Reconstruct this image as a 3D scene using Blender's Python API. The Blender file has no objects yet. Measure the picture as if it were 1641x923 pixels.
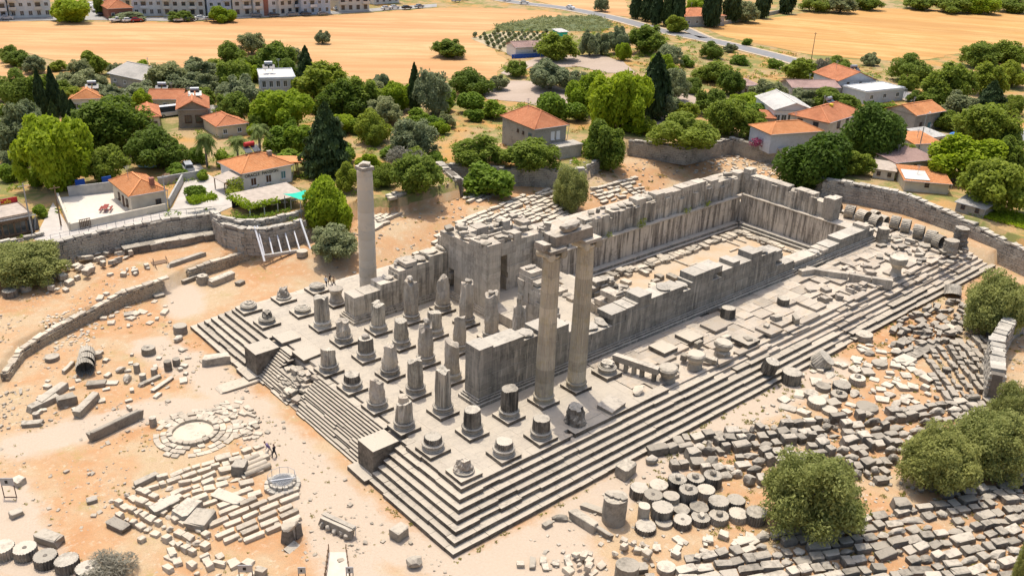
import bpy, bmesh, math, random
import numpy as np
from mathutils import Vector, Matrix

# ------------------------------------------------------------------ camera, world, sun, exposure
scene = bpy.context.scene
col = scene.collection
R = math.radians
cam_d = bpy.data.cameras.new('camera')
cam_d.lens = 32.30; cam_d.sensor_width = 36.0; cam_d.clip_start = 0.5; cam_d.clip_end = 6000
cam = bpy.data.objects.new('camera', cam_d); col.objects.link(cam)
CAM = Vector((-48.377, -60.458, 56.239))
M3 = Matrix(((0.7558, 0.24754, -0.60622), (-0.65391, 0.33382, -0.67895), (0.03431, 0.90955, 0.41417)))
cam.matrix_world = Matrix.Translation(CAM) @ M3.to_4x4()
scene.camera = cam

SUN_EL, SUN_AZ = R(71.5), math.atan2(0.955, 0.30)          # towards the sun, seen from the temple
world = bpy.data.worlds.new('World'); scene.world = world; world.use_nodes = True
wn = world.node_tree.nodes; wl = world.node_tree.links
bg = wn['Background']; bg.inputs['Strength'].default_value = 0.15
sky = wn.new('ShaderNodeTexSky'); sky.sky_type = 'NISHITA'; sky.sun_disc = False
sky.sun_elevation = SUN_EL; sky.sun_rotation = math.pi / 2 - SUN_AZ
sky.air_density = 1.0; sky.dust_density = 4.0
wl.new(sky.outputs[0], bg.inputs['Color'])
sun_d = bpy.data.lights.new('sun', 'SUN'); sun_d.energy = 2.65; sun_d.angle = R(0.53); sun_d.color = (1.0, 0.935, 0.83)
sun = bpy.data.objects.new('sun', sun_d); col.objects.link(sun)
sd = Vector((math.cos(SUN_EL) * math.cos(SUN_AZ), math.cos(SUN_EL) * math.sin(SUN_AZ), math.sin(SUN_EL)))
sun.rotation_euler = (-sd).to_track_quat('-Z', 'Y').to_euler(); sun.location = (0, 0, 200)
scene.view_settings.view_transform = 'Standard'; scene.view_settings.look = 'None'
scene.view_settings.exposure = 0.40; scene.view_settings.gamma = 1.0; scene.view_settings.use_curve_mapping = False
scene.cycles.max_bounces = 6; scene.cycles.diffuse_bounces = 3; scene.cycles.glossy_bounces = 2
scene.cycles.transmission_bounces = 3; scene.cycles.transparent_max_bounces = 4

rng = random.Random(7)
nr = np.random.default_rng(11)
# world positions of the things of the place, in metres (x along the temple, y across it, z 0 = temple floor)
TREES = [('lime', -6.19, 108.72, 2.0, 11.97, 12.79), ('olive', -4.79, 130.39, 2.0, 9.33, 10.85), ('broad', 4.74, 169.72, 2.0, 8.8, 9.39), ('broad', 8.22, 167.66, 2.0, 9.27, 7.92), ('cypress', 6.17, 158.86, 2.0, 2.06, 10.39), ('cedar', 9.62, 161.34, 2.0, 3.64, 10.98), ('cypress', 6.25, 151.79, 2.0, 1.75, 5.25), ('cypress', 9.03, 151.84, 2.0, 1.9, 6.96), ('cypress', 7.55, 141.76, 2.0, 2.09, 7.1), ('broad', 9.64, 125.41, 2.0, 14.55, 10.71), ('broad', 12.67, 110.55, 2.0, 10.64, 7.67), ('broad', 2.25, 108.2, 2.0, 7.8, 6.31), ('olive', 20.24, 176.57, 2.0, 9.72, 6.52), ('broad', 15.38, 167.39, 2.0, 6.57, 4.56), ('olive', 22.78, 164.37, 2.0, 8.41, 4.95), ('olive', 37.93, 168.64, 2.0, 10.88, 7.61), ('olive', 29.04, 160.59, 2.0, 9.94, 5.34), ('olive', 47.44, 171.1, 2.0, 10.43, 6.89), ('olive', 40.6, 162.5, 2.0, 11.23, 6.16), ('lime', 24.25, 150.1, 2.0, 5.51, 6.11), ('lime', 38.69, 188.57, 2.0, 5.78, 4.92), ('broad', 40.64, 189.9, 2.0, 2.17, 4.23), ('broad', 17.55, 228.72, 2.0, 5.25, 4.53), ('broad', 17.7, 222.74, 2.0, 6.9, 4.02), ('broad', 19.44, 217.54, 2.0, 5.47, 3.69), ('olive', 18.84, 210.01, 2.0, 5.68, 4.64), ('broad', 24.97, 210.35, 2.0, 4.76, 2.8), ('olive', 79.79, 206.86, 2.0, 8.38, 6.21), ('broad', 68.9, 196.35, 2.0, 8.33, 6.07), ('broad', 69.1, 170.04, 2.0, 11.8, 9.69), ('cedar', 67.41, 150.93, 2.0, 5.87, 12.08), ('broad', 64.34, 137.89, 2.0, 13.96, 10.11), ('broad', 61.64, 124.86, 2.0, 11.0, 8.85), ('broad', 51.7, 159.62, 2.0, 8.78, 8.45), ('olive', 45.74, 143.54, 2.0, 9.7, 8.15), ('broad', 38.69, 132.96, 2.0, 8.22, 6.89), ('lime', 45.65, 123.59, 2.0, 11.56, 8.32), ('cedar', 37.06, 89.28, 2.0, 8.23, 13.83), ('palm', 20.52, 106.24, 2.0, 5.01, 8.31), ('palm', 26.46, 105.24, 2.0, 5.35, 6.65), ('palm', 32.28, 107.5, 2.0, 6.24, 8.1), ('bush', 37.22, 108.67, 2.0, 5.75, 4.64), ('bush', 40.3, 105.43, 2.0, 5.99, 5.58), ('lime', 26.43, 70.33, -1.6, 8.91, 9.62), ('broad', 34.85, 78.68, 1.0, 4.87, 5.37), ('olive', 21.0, 60.43, -1.8, 7.39, 5.5), ('broad', 56.25, 102.73, 2.0, 7.69, 6.84), ('olive', 56.9, 89.03, 2.0, 8.85, 7.76), ('lime', 76.36, 123.78, 2.0, 8.13, 6.7), ('broad', 66.79, 124.99, 2.0, 10.58, 8.72), ('cypress', 79.05, 119.9, 2.0, 2.54, 10.85), ('olive', 81.11, 115.29, 2.0, 8.3, 10.46), ('broad', 102.28, 126.8, 2.0, 11.39, 6.56), ('broad', 44.44, 70.52, -0.8, 9.09, 6.91), ('dead', 48.3, 80.23, 0.5, 8.37, 5.42), ('broad', 50.98, 79.89, 1.0, 6.51, 4.9), ('broad', 64.37, 77.15, 2.0, 9.94, 6.09), ('broad', 71.05, 69.14, 2.0, 10.12, 5.85), ('bush', 59.93, 68.73, -1.0, 9.79, 6.0), ('nearolive', 70.32, 56.95, -2.6, 7.1, 8.66), ('broad', 90.87, 66.55, -0.9, 9.13, 10.67), ('fig', 101.43, 95.22, 2.0, 7.69, 6.59), ('lime', 113.76, 96.41, 2.0, 8.56, 10.16), ('lime', 108.92, 80.33, 2.0, 13.88, 13.13), ('cypress', 123.24, 82.62, 2.0, 5.69, 14.5), ('olive', 143.55, 93.17, 2.0, 7.21, 8.24), ('olive', 125.98, 81.2, 2.0, 6.81, 6.66), ('broad', 155.16, 151.24, 2.0, 12.71, 8.25), ('olive', 169.69, 150.63, 2.0, 6.84, 8.08), ('olive', 174.8, 150.21, 2.0, 5.69, 6.94), ('olive', 181.53, 148.83, 2.0, 8.21, 8.63), ('broad', 190.03, 144.26, 2.0, 12.6, 8.98), ('lime', 174.19, 139.62, 2.0, 4.76, 5.37), ('broad', 127.55, 138.24, 2.0, 6.25, 4.57), ('olive', 124.88, 121.24, 2.0, 12.19, 7.74), ('olive', 176.82, 123.15, 2.0, 8.05, 6.86), ('lime', 158.09, 109.46, 2.0, 8.52, 8.15), ('broad', 129.2, 172.66, 2.0, 10.15, 5.25), ('olive', 107.05, 211.27, 2.0, 5.1, 4.26), ('cypress', 246.48, 199.92, 2.0, 4.08, 10.79), ('cypress', 245.22, 193.07, 2.0, 4.53, 11.14), ('cypress', 241.08, 184.27, 2.0, 4.42, 12.36), ('cypress', 242.58, 179.86, 2.0, 4.39, 13.27), ('cypress', 243.9, 175.65, 2.0, 4.37, 13.68), ('cypress', 257.23, 169.92, 2.0, 5.88, 16.76), ('cypress', 274.91, 173.37, 2.0, 6.1, 14.82), ('cypress', 298.42, 174.64, 2.0, 5.29, 13.56), ('cypress', 321.23, 177.42, 2.0, 5.51, 12.18), ('lime', 276.73, 192.93, 2.0, 10.07, 7.37), ('olive', 281.88, 170.81, 2.0, 9.76, 8.19), ('broad', 234.67, 168.38, 2.0, 8.04, 6.35), ('olive', 248.63, 221.41, 2.0, 6.13, 5.86), ('broad', 202.56, 126.81, 2.0, 6.94, 5.47), ('bush', 235.27, 136.22, 2.0, 4.0, 2.4), ('broad', 172.66, 103.13, 2.0, 11.21, 5.9), ('broad', 163.1, 89.59, 2.0, 6.82, 6.47), ('olive', 164.46, 78.65, 2.0, 9.14, 6.0), ('broad', 139.94, 78.34, 2.0, 8.73, 6.26), ('broad', 109.62, 61.94, 2.0, 13.57, 7.67), ('broad', 126.79, 63.23, 2.0, 10.31, 8.19), ('broad', 131.91, 58.44, 2.0, 8.04, 5.89), ('olive', 166.07, 68.61, 2.0, 8.44, 5.01), ('broad', 169.44, 59.89, 2.0, 12.77, 6.14), ('broad', 197.18, 89.85, 2.0, 10.53, 6.3), ('broad', 217.72, 89.87, 2.0, 8.12, 5.32), ('dead', 204.05, 87.15, 2.0, 5.59, 6.55), ('plum', 116.58, 34.41, -1.0, 12.87, 11.37), ('plum', 137.22, 33.43, 2.0, 12.79, 12.09), ('broad', 124.6, 29.03, 2.0, 6.86, 4.93), ('broad', 141.57, 29.63, 2.0, 8.47, 3.58), ('broad', 225.5, 70.2, 2.0, 11.6, 8.32), ('broad', 270.59, 69.59, 2.0, 11.71, 7.7), ('broad', 279.62, 64.22, 2.0, 13.43, 8.55), ('broad', 205.7, 48.83, 2.0, 12.49, 10.74), ('cedar', 195.57, 33.58, 2.0, 8.67, 10.3), ('broad', 228.08, 48.88, 2.0, 10.7, 8.86), ('olive', 190.19, 38.12, 2.0, 9.79, 7.15), ('broad', 170.7, 23.82, 2.0, 12.3, 9.29), ('lime', 137.93, 12.82, 2.0, 15.19, 8.99), ('broad', 124.33, 1.48, 2.0, 11.82, 9.36), ('broad', 145.52, 7.36, 2.0, 6.5, 9.13), ('broad', 201.86, 49.79, 2.0, 9.09, 5.21), ('broad', 340.75, 175.29, 2.0, 13.31, 6.97), ('olive', 347.89, 167.42, 2.0, 14.13, 6.93), ('broad', 371.02, 166.93, 2.0, 13.43, 6.3), ('broad', 396.78, 154.36, 2.0, 16.02, 6.04), ('broad', 399.97, 140.92, 2.0, 15.75, 7.75), ('lime', 412.79, 132.1, 2.0, 15.81, 8.08), ('broad', 433.02, 126.44, 2.0, 15.53, 7.65), ('lime', 53.39, 291.42, 2.0, 13.54, 7.71), ('broad', 67.49, 301.65, 2.0, 5.04, 7.59), ('lime', 98.72, 267.62, 2.0, 9.05, 5.57), ('olive', 71.62, 286.52, 2.0, 12.11, 3.18), ('broad', 87.4, 277.49, 2.0, 9.06, 3.42), ('bush', 159.92, 31.9, 2.0, 4.3, 2.29), ('bush', 70.47, 119.07, 2.0, 5.86, 3.49), ('olive', 83.37, 141.47, 2.0, 6.15, 5.13), ('fig', 90.55, 111.74, 2.0, 7.1, 5.01), ('fig', 91.56, 105.26, 2.0, 6.24, 4.34), ('bush', 85.1, 116.65, 2.0, 6.05, 4.44), ('bush', 53.78, 90.77, 2.0, 6.33, 3.51), ('bush', 57.52, 110.74, 2.0, 4.12, 3.38), ('broad', 154.85, 96.72, 2.0, 5.98, 4.19), ('lime', 110.88, 76.03, 2.0, 7.17, 3.23), ('bush', 146.47, 70.14, 2.0, 8.54, 3.49), ('lime', 154.03, 77.02, 2.0, 9.69, 3.57), ('bush', 35.94, 110.31, 2.0, 3.2, 3.89), ('bush', -8.82, 111.94, 2.0, 3.32, 3.32), ('olive', 2.24, 123.52, 2.0, 6.03, 2.49), ('broad', 69.31, 123.23, 2.0, 6.65, 5.07), ('olive', 33.53, 156.84, 2.0, 5.96, 1.21), ('broad', 12.19, 169.51, 2.0, 8.43, 5.98), ('olive', 24.12, 178.85, 2.0, 7.43, 4.82), ('olive', 43.71, 159.95, 2.0, 7.7, 6.08), ('broad', 54.0, 177.34, 2.0, 6.65, 5.78), ('broad', 41.51, 156.19, 2.0, 6.83, 3.57), ('lime', 46.73, 150.32, 2.0, 6.04, 4.12), ('broad', 66.28, 160.76, 2.0, 8.17, 7.32), ('broad', 71.35, 148.81, 2.0, 6.4, 7.23), ('broad', 69.13, 128.37, 2.0, 6.75, 5.64), ('olive', 65.56, 122.11, 2.0, 5.83, 4.27), ('olive', 5.45, 141.1, 2.0, 3.9, 3.48), ('broad', -6.92, 133.96, 2.0, 3.63, 6.18), ('olive', -9.76, 121.53, 2.0, 4.58, 4.58), ('broad', -3.26, 119.45, 2.0, 5.8, 5.8), ('broad', 16.27, 138.12, 2.0, 4.65, 3.94), ('bush', 20.0, 109.66, 2.0, 3.64, 3.25), ('bush', 23.6, 104.32, 2.0, 4.21, 3.29), ('bush', 34.38, 100.29, 2.0, 4.92, 2.43), ('broad', 39.52, 124.39, 2.0, 3.4, 3.69), ('olive', 71.75, 171.19, 2.0, 5.13, 4.24), ('broad', 54.86, 100.42, 2.0, 3.94, 4.64), ('olive', 76.79, 104.42, 2.0, 4.27, 3.51), ('bush', 73.23, 110.4, 2.0, 5.75, 3.41), ('lime', 72.44, 100.97, 2.0, 4.17, 2.66), ('fig', 106.42, 91.97, 2.0, 5.95, 4.36), ('bush', 86.68, 91.37, 2.0, 3.51, 2.76), ('bush', 89.81, 71.28, 2.0, 3.97, 3.26), ('broad', 111.26, 75.12, -0.9, 5.75, 4.19), ('broad', 128.99, 77.21, 2.0, 6.05, 4.44), ('broad', 161.33, 73.81, 2.0, 6.03, 4.31), ('broad', 159.1, 43.29, 2.0, 4.44, 4.44), ('broad', 200.13, 54.87, 2.0, 5.11, 3.33), ('bush', 179.36, 36.95, 2.0, 4.61, 2.98), ('broad', 171.4, 19.5, 2.0, 8.65, 5.49), ('lime', 148.74, 12.46, 2.0, 7.76, 4.97), ('broad', 177.3, 34.95, 2.0, 6.82, 4.42), ('broad', 213.88, 64.4, 2.0, 6.31, 4.43), ('olive', 240.03, 91.39, 2.0, 6.1, 4.0), ('bush', 181.1, 53.52, 2.0, 6.48, 2.47), ('broad', 246.62, 48.89, 2.0, 9.31, 7.39), ('bush', 183.78, 121.37, 2.0, 4.86, 3.44), ('bush', 207.08, 105.26, 2.0, 4.91, 2.87), ('bush', 202.07, 115.32, 2.0, 5.97, 3.06), ('olive', 111.97, 128.04, 2.0, 5.87, 4.1), ('bush', 85.8, 105.41, 2.0, 4.4, 2.82), ('bush', 43.52, 93.71, 2.0, 4.33, 3.24), ('lime', 44.45, 86.67, 2.0, 4.83, 3.49), ('broad', 41.09, 77.23, 2.0, 4.6, 4.35), ('nearolive', 24.84, -25.06, -3.2, 10.47, 8.7), ('nearolive', 42.04, -29.7, -3.0, 8.18, 7.08), ('nearolive', 48.84, -32.27, -3.0, 8.23, 7.6), ('nearolive', 59.57, -29.88, -2.8, 5.35, 6.26), ('nearolive', 85.82, -16.67, -2.5, 9.52, 9.0), ('nearolive', -19.73, 78.86, -1.5, 11.16, 5.47), ('drybush', -31.87, 11.96, -3.5, 5.17, 1.54), ('nearolive', 31.86, -43.09, -3.3, 2.84, 7.3)]
HOUSES = [{'n': 'pension', 'x': 19.56, 'y': 88.82, 'z': 2.0, 'yaw': 1.6, 'w': 9.72, 'd': 8.5, 'h': 3.4, 'roof': 'hip'}, {'n': 'courtyard_house', 'x': -0.37, 'y': 88.55, 'z': 2.0, 'yaw': -2.0, 'w': 5.61, 'd': 9.5, 'h': 3.2, 'roof': 'hip'}, {'n': 'brown_house', 'x': 27.48, 'y': 135.99, 'z': 2.0, 'yaw': -23.6, 'w': 6.27, 'd': 11, 'h': 4.2, 'roof': 'gable'}, {'n': 'long_house', 'x': 28.05, 'y': 154.52, 'z': 2.0, 'yaw': -32.8, 'w': 7.29, 'd': 8, 'h': 2.8, 'roof': 'gable'}, {'n': 'small_house', 'x': 19.92, 'y': 138.47, 'z': 2.0, 'yaw': -18.6, 'w': 4.07, 'd': 10, 'h': 3, 'roof': 'hip'}, {'n': 'round_house', 'x': 30.87, 'y': 123.92, 'z': 2.0, 'yaw': -5.2, 'w': 6.32, 'd': 9, 'h': 2.6, 'roof': 'hip'}, {'n': 'grove_house', 'x': 13.31, 'y': 162.61, 'z': 2.0, 'yaw': -22.5, 'w': 6.63, 'd': 9, 'h': 3, 'roof': 'hip'}, {'n': 'barn', 'x': 30.38, 'y': 186.43, 'z': 2.0, 'yaw': -72.3, 'w': 15.62, 'd': 12, 'h': 3, 'roof': 'gable'}, {'n': 'white_house', 'x': 52.69, 'y': 146.91, 'z': 2.0, 'yaw': -23.5, 'w': 8.37, 'd': 11, 'h': 6.0, 'roof': 'flat'}, {'n': 'stone_house', 'x': 76.92, 'y': 74.71, 'z': 2.0, 'yaw': -7.2, 'w': 8.06, 'd': 12, 'h': 6.2, 'roof': 'hip'}, {'n': 'east_house', 'x': 189.53, 'y': 72.88, 'z': 2.0, 'yaw': -24.8, 'w': 12.25, 'd': 12, 'h': 3.8, 'roof': 'gable'}, {'n': 'court_hall', 'x': 140.29, 'y': 45.88, 'z': 2.0, 'yaw': 3.4, 'w': 16.23, 'd': 9.5, 'h': 4.8, 'roof': 'hip'}, {'n': 'wall_house', 'x': 123.04, 'y': 49.04, 'z': 2.0, 'yaw': -21.0, 'w': 13.1, 'd': 8, 'h': 4.0, 'roof': 'hip'}, {'n': 'glass_hall', 'x': 142.57, 'y': 61.54, 'z': 2.0, 'yaw': -36.8, 'w': 9.58, 'd': 14, 'h': 4.2, 'roof': 'gable'}, {'n': 'shed_row', 'x': 174.08, 'y': 77.24, 'z': 2.0, 'yaw': -32.3, 'w': 13.47, 'd': 8, 'h': 3, 'roof': 'gable'}, {'n': 'flat_house', 'x': 184.85, 'y': 61.79, 'z': 2.0, 'yaw': -12.6, 'w': 15.01, 'd': 8, 'h': 3.2, 'roof': 'flat'}, {'n': 'far_stone_house', 'x': 166.78, 'y': 38.66, 'z': 2.0, 'yaw': -8.2, 'w': 10.85, 'd': 8, 'h': 4.4, 'roof': 'gable'}, {'n': 'pink_house', 'x': 130.78, 'y': 24.07, 'z': 2.0, 'yaw': -20.4, 'w': 10.44, 'd': 8, 'h': 2.6, 'roof': 'shed'}, {'n': 'patched_house', 'x': 122.21, 'y': 17.38, 'z': 2.0, 'yaw': -51.3, 'w': 8.06, 'd': 8, 'h': 2.2, 'roof': 'shed'}, {'n': 'shed_house', 'x': 146.77, 'y': 28.31, 'z': 2.0, 'yaw': -25.7, 'w': 6.45, 'd': 7, 'h': 3, 'roof': 'shed'}, {'n': 'estate_house', 'x': 247.89, 'y': 175.16, 'z': 2.0, 'yaw': -18.4, 'w': 18.44, 'd': 16, 'h': 4, 'roof': 'hip'}, {'n': 'blue_hut', 'x': 146.87, 'y': 160.7, 'z': 2.0, 'yaw': -16.4, 'w': 8.8, 'd': 7, 'h': 3.2, 'roof': 'gable'}, {'n': 'teal_hut', 'x': 183.01, 'y': 178.64, 'z': 2.0, 'yaw': -7.8, 'w': 3.55, 'd': 4, 'h': 2.6, 'roof': 'shed'}, {'n': 'red_roof_house', 'x': 66.19, 'y': 289.86, 'z': 2.0, 'yaw': -6.4, 'w': 8.18, 'd': 14, 'h': 4, 'roof': 'hip'}, {'n': 'shed1', 'x': 165.86, 'y': 87.76, 'z': 2.0, 'yaw': -16.2, 'w': 5.57, 'd': 6, 'h': 2.4, 'roof': 'shed'}, {'n': 'shed2', 'x': 188.48, 'y': 69.92, 'z': 2.0, 'yaw': -48.1, 'w': 5.54, 'd': 5, 'h': 2.2, 'roof': 'shed'}, {'n': 'shed3', 'x': 157.52, 'y': 30.58, 'z': 2.0, 'yaw': -13.2, 'w': 5.84, 'd': 6, 'h': 2.2, 'roof': 'shed'}, {'n': 'shed4', 'x': 118.92, 'y': 5.68, 'z': 2.0, 'yaw': -87.3, 'w': 5.05, 'd': 6, 'h': 1.8, 'roof': 'shed'}, {'n': 'shed5', 'x': 151.26, 'y': 19.59, 'z': 2.0, 'yaw': -34.4, 'w': 4.6, 'd': 6, 'h': 2.4, 'roof': 'shed'}, {'n': 'shed6', 'x': 34.13, 'y': 135.48, 'z': 2.0, 'yaw': -21.2, 'w': 2.68, 'd': 5, 'h': 2.6, 'roof': 'shed'}, {'n': 'shed7', 'x': 23.25, 'y': 161.97, 'z': 2.0, 'yaw': -18.2, 'w': 2.46, 'd': 5, 'h': 2.4, 'roof': 'shed'}, {'n': 'shed8', 'x': 139.45, 'y': 62.21, 'z': 2.0, 'yaw': -45.9, 'w': 2.64, 'd': 6, 'h': 2.6, 'roof': 'shed'}, {'n': 'shed9', 'x': 182.85, 'y': 39.4, 'z': 2.0, 'yaw': -17.7, 'w': 4.65, 'd': 6, 'h': 2.4, 'roof': 'shed'}, {'n': 'shed10', 'x': 124.99, 'y': 25.54, 'z': 2.0, 'yaw': -64.8, 'w': 4.04, 'd': 5, 'h': 2.0, 'roof': 'shed'}, {'n': 'cafe', 'x': -23.95, 'y': 88.82, 'z': 2.0, 'yaw': 1.9, 'w': 8.52, 'd': 9, 'h': 3.0, 'roof': 'flat'}]
APTS = [(23.83, 311.97, -15.95, 14.27, 14.0, 18.0), (38.29, 309.3, -14.83, 13.63, 16.0, 16.0), (75.32, 318.71, -4.79, 9.33, 14.0, 14.0), (76.44, 294.66, -18.68, 10.43, 16.0, 17.0), (85.74, 289.88, -27.23, 15.06, 16.0, 18.0), (99.29, 281.16, -16.86, 8.62, 16.0, 17.0), (107.95, 278.45, -14.08, 6.99, 16.0, 18.0), (114.84, 274.91, -7.19, 9.35, 15.0, 19.0), (123.78, 272.11, 3.87, 9.48, 15.0, 18.0), (132.06, 269.67, -3.26, 12.31, 15.0, 15.0), (149.14, 270.33, -10.95, 12.74, 15.0, 17.0), (173.51, 282.42, 0.93, 12.9, 14.0, 14.0)]
CARS = [(66.29, 283.32, -12.44, 'pickup'), (69.77, 281.48, -7.86, 'white'), (72.42, 280.89, -5.92, 'red'), (85.6, 274.77, -11.48, 'white'), (88.73, 273.95, -6.53, 'black'), (93.85, 275.42, -11.92, 'white'), (95.34, 271.31, -12.47, 'silver'), (98.74, 270.36, -8.84, 'white'), (114.74, 273.19, -14.3, 'grey'), (120.45, 270.25, -8.55, 'dark'), (127.38, 268.46, -6.59, 'grey'), (132.53, 267.61, -8.25, 'dark'), (138.22, 264.7, -4.61, 'grey'), (150.71, 273.4, -6.06, 'white'), (158.06, 269.71, -8.19, 'dark'), (168.74, 266.32, -3.01, 'white'), (173.23, 267.07, -4.12, 'white'), (177.34, 264.01, -4.33, 'black'), (184.13, 264.69, 10.83, 'grey'), (208.99, 271.72, 6.02, 'silver'), (216.14, 275.05, -7.04, 'white'), (232.45, 264.94, -10.79, 'white'), (232.83, 253.49, -38.53, 'white'), (240.74, 232.35, -92.97, 'white'), (68.14, 311.23, -97.54, 'silver'), (66.63, 301.42, -97.51, 'dark'), (70.46, 323.02, -99.37, 'white'), (53.7, 296.38, -27.56, 'black'), (34.93, 136.28, 6.63, 'dark'), (194.27, 28.25, -144.46, 'black'), (36.46, 305.38, -27.53, 'silver'), (189.25, 51.51, -71.73, 'white'), (30.34, 147.4, -0.78, 'bus'), (16.55, 105.84, 75.39, 'van')]
SHEETS = {'stubble_field_left': [(20.06, 312.36), (58.19, 289.19), (87.87, 273.58), (115.15, 269.47), (149.11, 262.81), (190.76, 261.4), (219.87, 246.94), (229.3, 225.84), (207.86, 210.5), (178.04, 209.26), (158.03, 195.46), (149.78, 175.31), (141.57, 157.88), (121.18, 140.98), (106.0, 147.31), (86.07, 148.38), (86.74, 166.91), (86.71, 182.48), (86.67, 205.34), (72.61, 201.85), (55.57, 197.87), (40.96, 196.6), (29.89, 213.2), (26.75, 236.51), (10.49, 267.18)], 'stubble_field_low': [(8.47, 242.7), (16.05, 233.93), (21.95, 213.94), (21.48, 199.05), (12.87, 198.11), (1.51, 211.28)], 'stubble_field_right': [(254.42, 171.67), (286.84, 172.77), (337.44, 175.26), (385.15, 164.88), (419.34, 138.51), (450.06, 104.73), (349.48, 68.46), (325.74, 86.51), (294.57, 85.28), (270.29, 85.94), (254.46, 88.89), (248.09, 98.96), (239.76, 112.92), (241.16, 134.32), (242.3, 151.79)], 'far_field': [(248.99, 276.14), (297.52, 253.47), (248.26, 204.35), (244.07, 218.34), (242.72, 239.89)], 'crop_plot': [(181.87, 213.85), (214.75, 221.62), (238.72, 213.14), (227.07, 193.26), (209.1, 182.71), (193.08, 194.64), (176.39, 203.69)], 'orchard_plot': [(157.07, 196.0), (174.56, 201.51), (194.35, 187.58), (176.34, 162.76), (154.98, 159.63), (148.27, 161.1), (151.25, 177.09)], 'dirt_lot': [(108.22, 130.12), (119.99, 136.8), (130.66, 130.24), (126.66, 115.92), (121.43, 104.71), (108.69, 99.55), (108.32, 113.05), (102.38, 120.91)], 'parking_yard': [(151.48, 98.58), (156.28, 93.78), (140.69, 80.41), (120.35, 75.47), (113.4, 80.06), (120.82, 85.77), (136.33, 91.13)], 'dirt_track': [(153.53, 158.03), (174.56, 150.76), (172.2, 137.47), (162.28, 123.22), (154.85, 127.71), (154.23, 138.95), (140.88, 146.93), (126.74, 140.61), (126.69, 144.75)], 'yard': [(143.12, 47.15), (158.0, 43.8), (170.44, 42.49), (173.96, 33.22), (159.8, 23.57), (144.18, 24.43), (137.18, 29.22), (127.7, 32.46)], 'courtyard': [(-7.94, 103.57), (1.94, 101.58), (1.61, 86.4), (-10.93, 85.87)], 'street_left': [(-16.5, 85.63), (-9.04, 101.57), (-10.93, 85.87), (2.67, 83.81), (10.72, 82.55), (16.66, 98.31), (17.0, 107.46), (20.25, 109.2), (16.5, 93.98), (18.37, 84.23), (9.69, 80.27), (-5.56, 83.36), (-14.81, 82.18)], 'apartment_street': [(19.47, 309.54), (59.55, 293.33), (88.45, 274.92), (115.86, 270.85), (150.87, 265.66), (193.01, 264.43), (198.82, 272.25), (155.41, 272.99), (118.73, 276.49), (91.98, 283.2), (62.36, 301.9), (21.28, 318.11)], 'side_street': [(60.1, 293.04), (64.71, 290.63), (72.52, 320.1), (76.71, 339.7), (75.04, 340.51)]}
ROADS = {'road': [(234.21, 290.46), (234.38, 259.45), (241.21, 236.35), (239.54, 205.02), (232.1, 173.48), (231.07, 148.85), (228.22, 130.37), (223.53, 109.62), (215.69, 90.92), (210.38, 73.21), (204.05, 56.5), (196.91, 42.54), (191.24, 28.8), (185.03, 14.61)], 'field_road': [(264.23, 208.11), (246.27, 176.03), (233.46, 153.59)]}
PIT = [(-27.35, 80.93), (-14.78, 82.17), (-6.29, 82.57), (2.03, 82.16), (9.86, 80.6), (9.7, 77.4), (10.17, 72.45), (13.27, 69.52), (20.37, 69.77), (27.03, 71.43), (35.24, 72.46), (39.75, 69.29), (54.6, 71.2), (57.69, 82.28), (65.58, 72.29), (79.0, 63.06), (89.17, 67.75), (103.33, 72.24), (109.04, 60.59), (124.73, 59.83), (126.34, 47.15), (114.04, 28.49), (117.69, 21.21), (119.18, 15.6), (118.55, 9.01), (117.27, 1.25), (115.73, -3.92), (112.77, -12.49)]
TERR = [(-32.38, 52.68), (-29.52, 54.71), (-26.38, 59.51), (-23.59, 61.36), (-19.83, 63.38), (-15.08, 65.22), (-11.03, 66.87), (-7.24, 67.31), (-4.84, 67.48), (-2.79, 68.54), (0.63, 70.16), (5.54, 70.89), (10.17, 71.7), (14.41, 70.27), (20.4, 66.59), (26.23, 64.42)]
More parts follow.
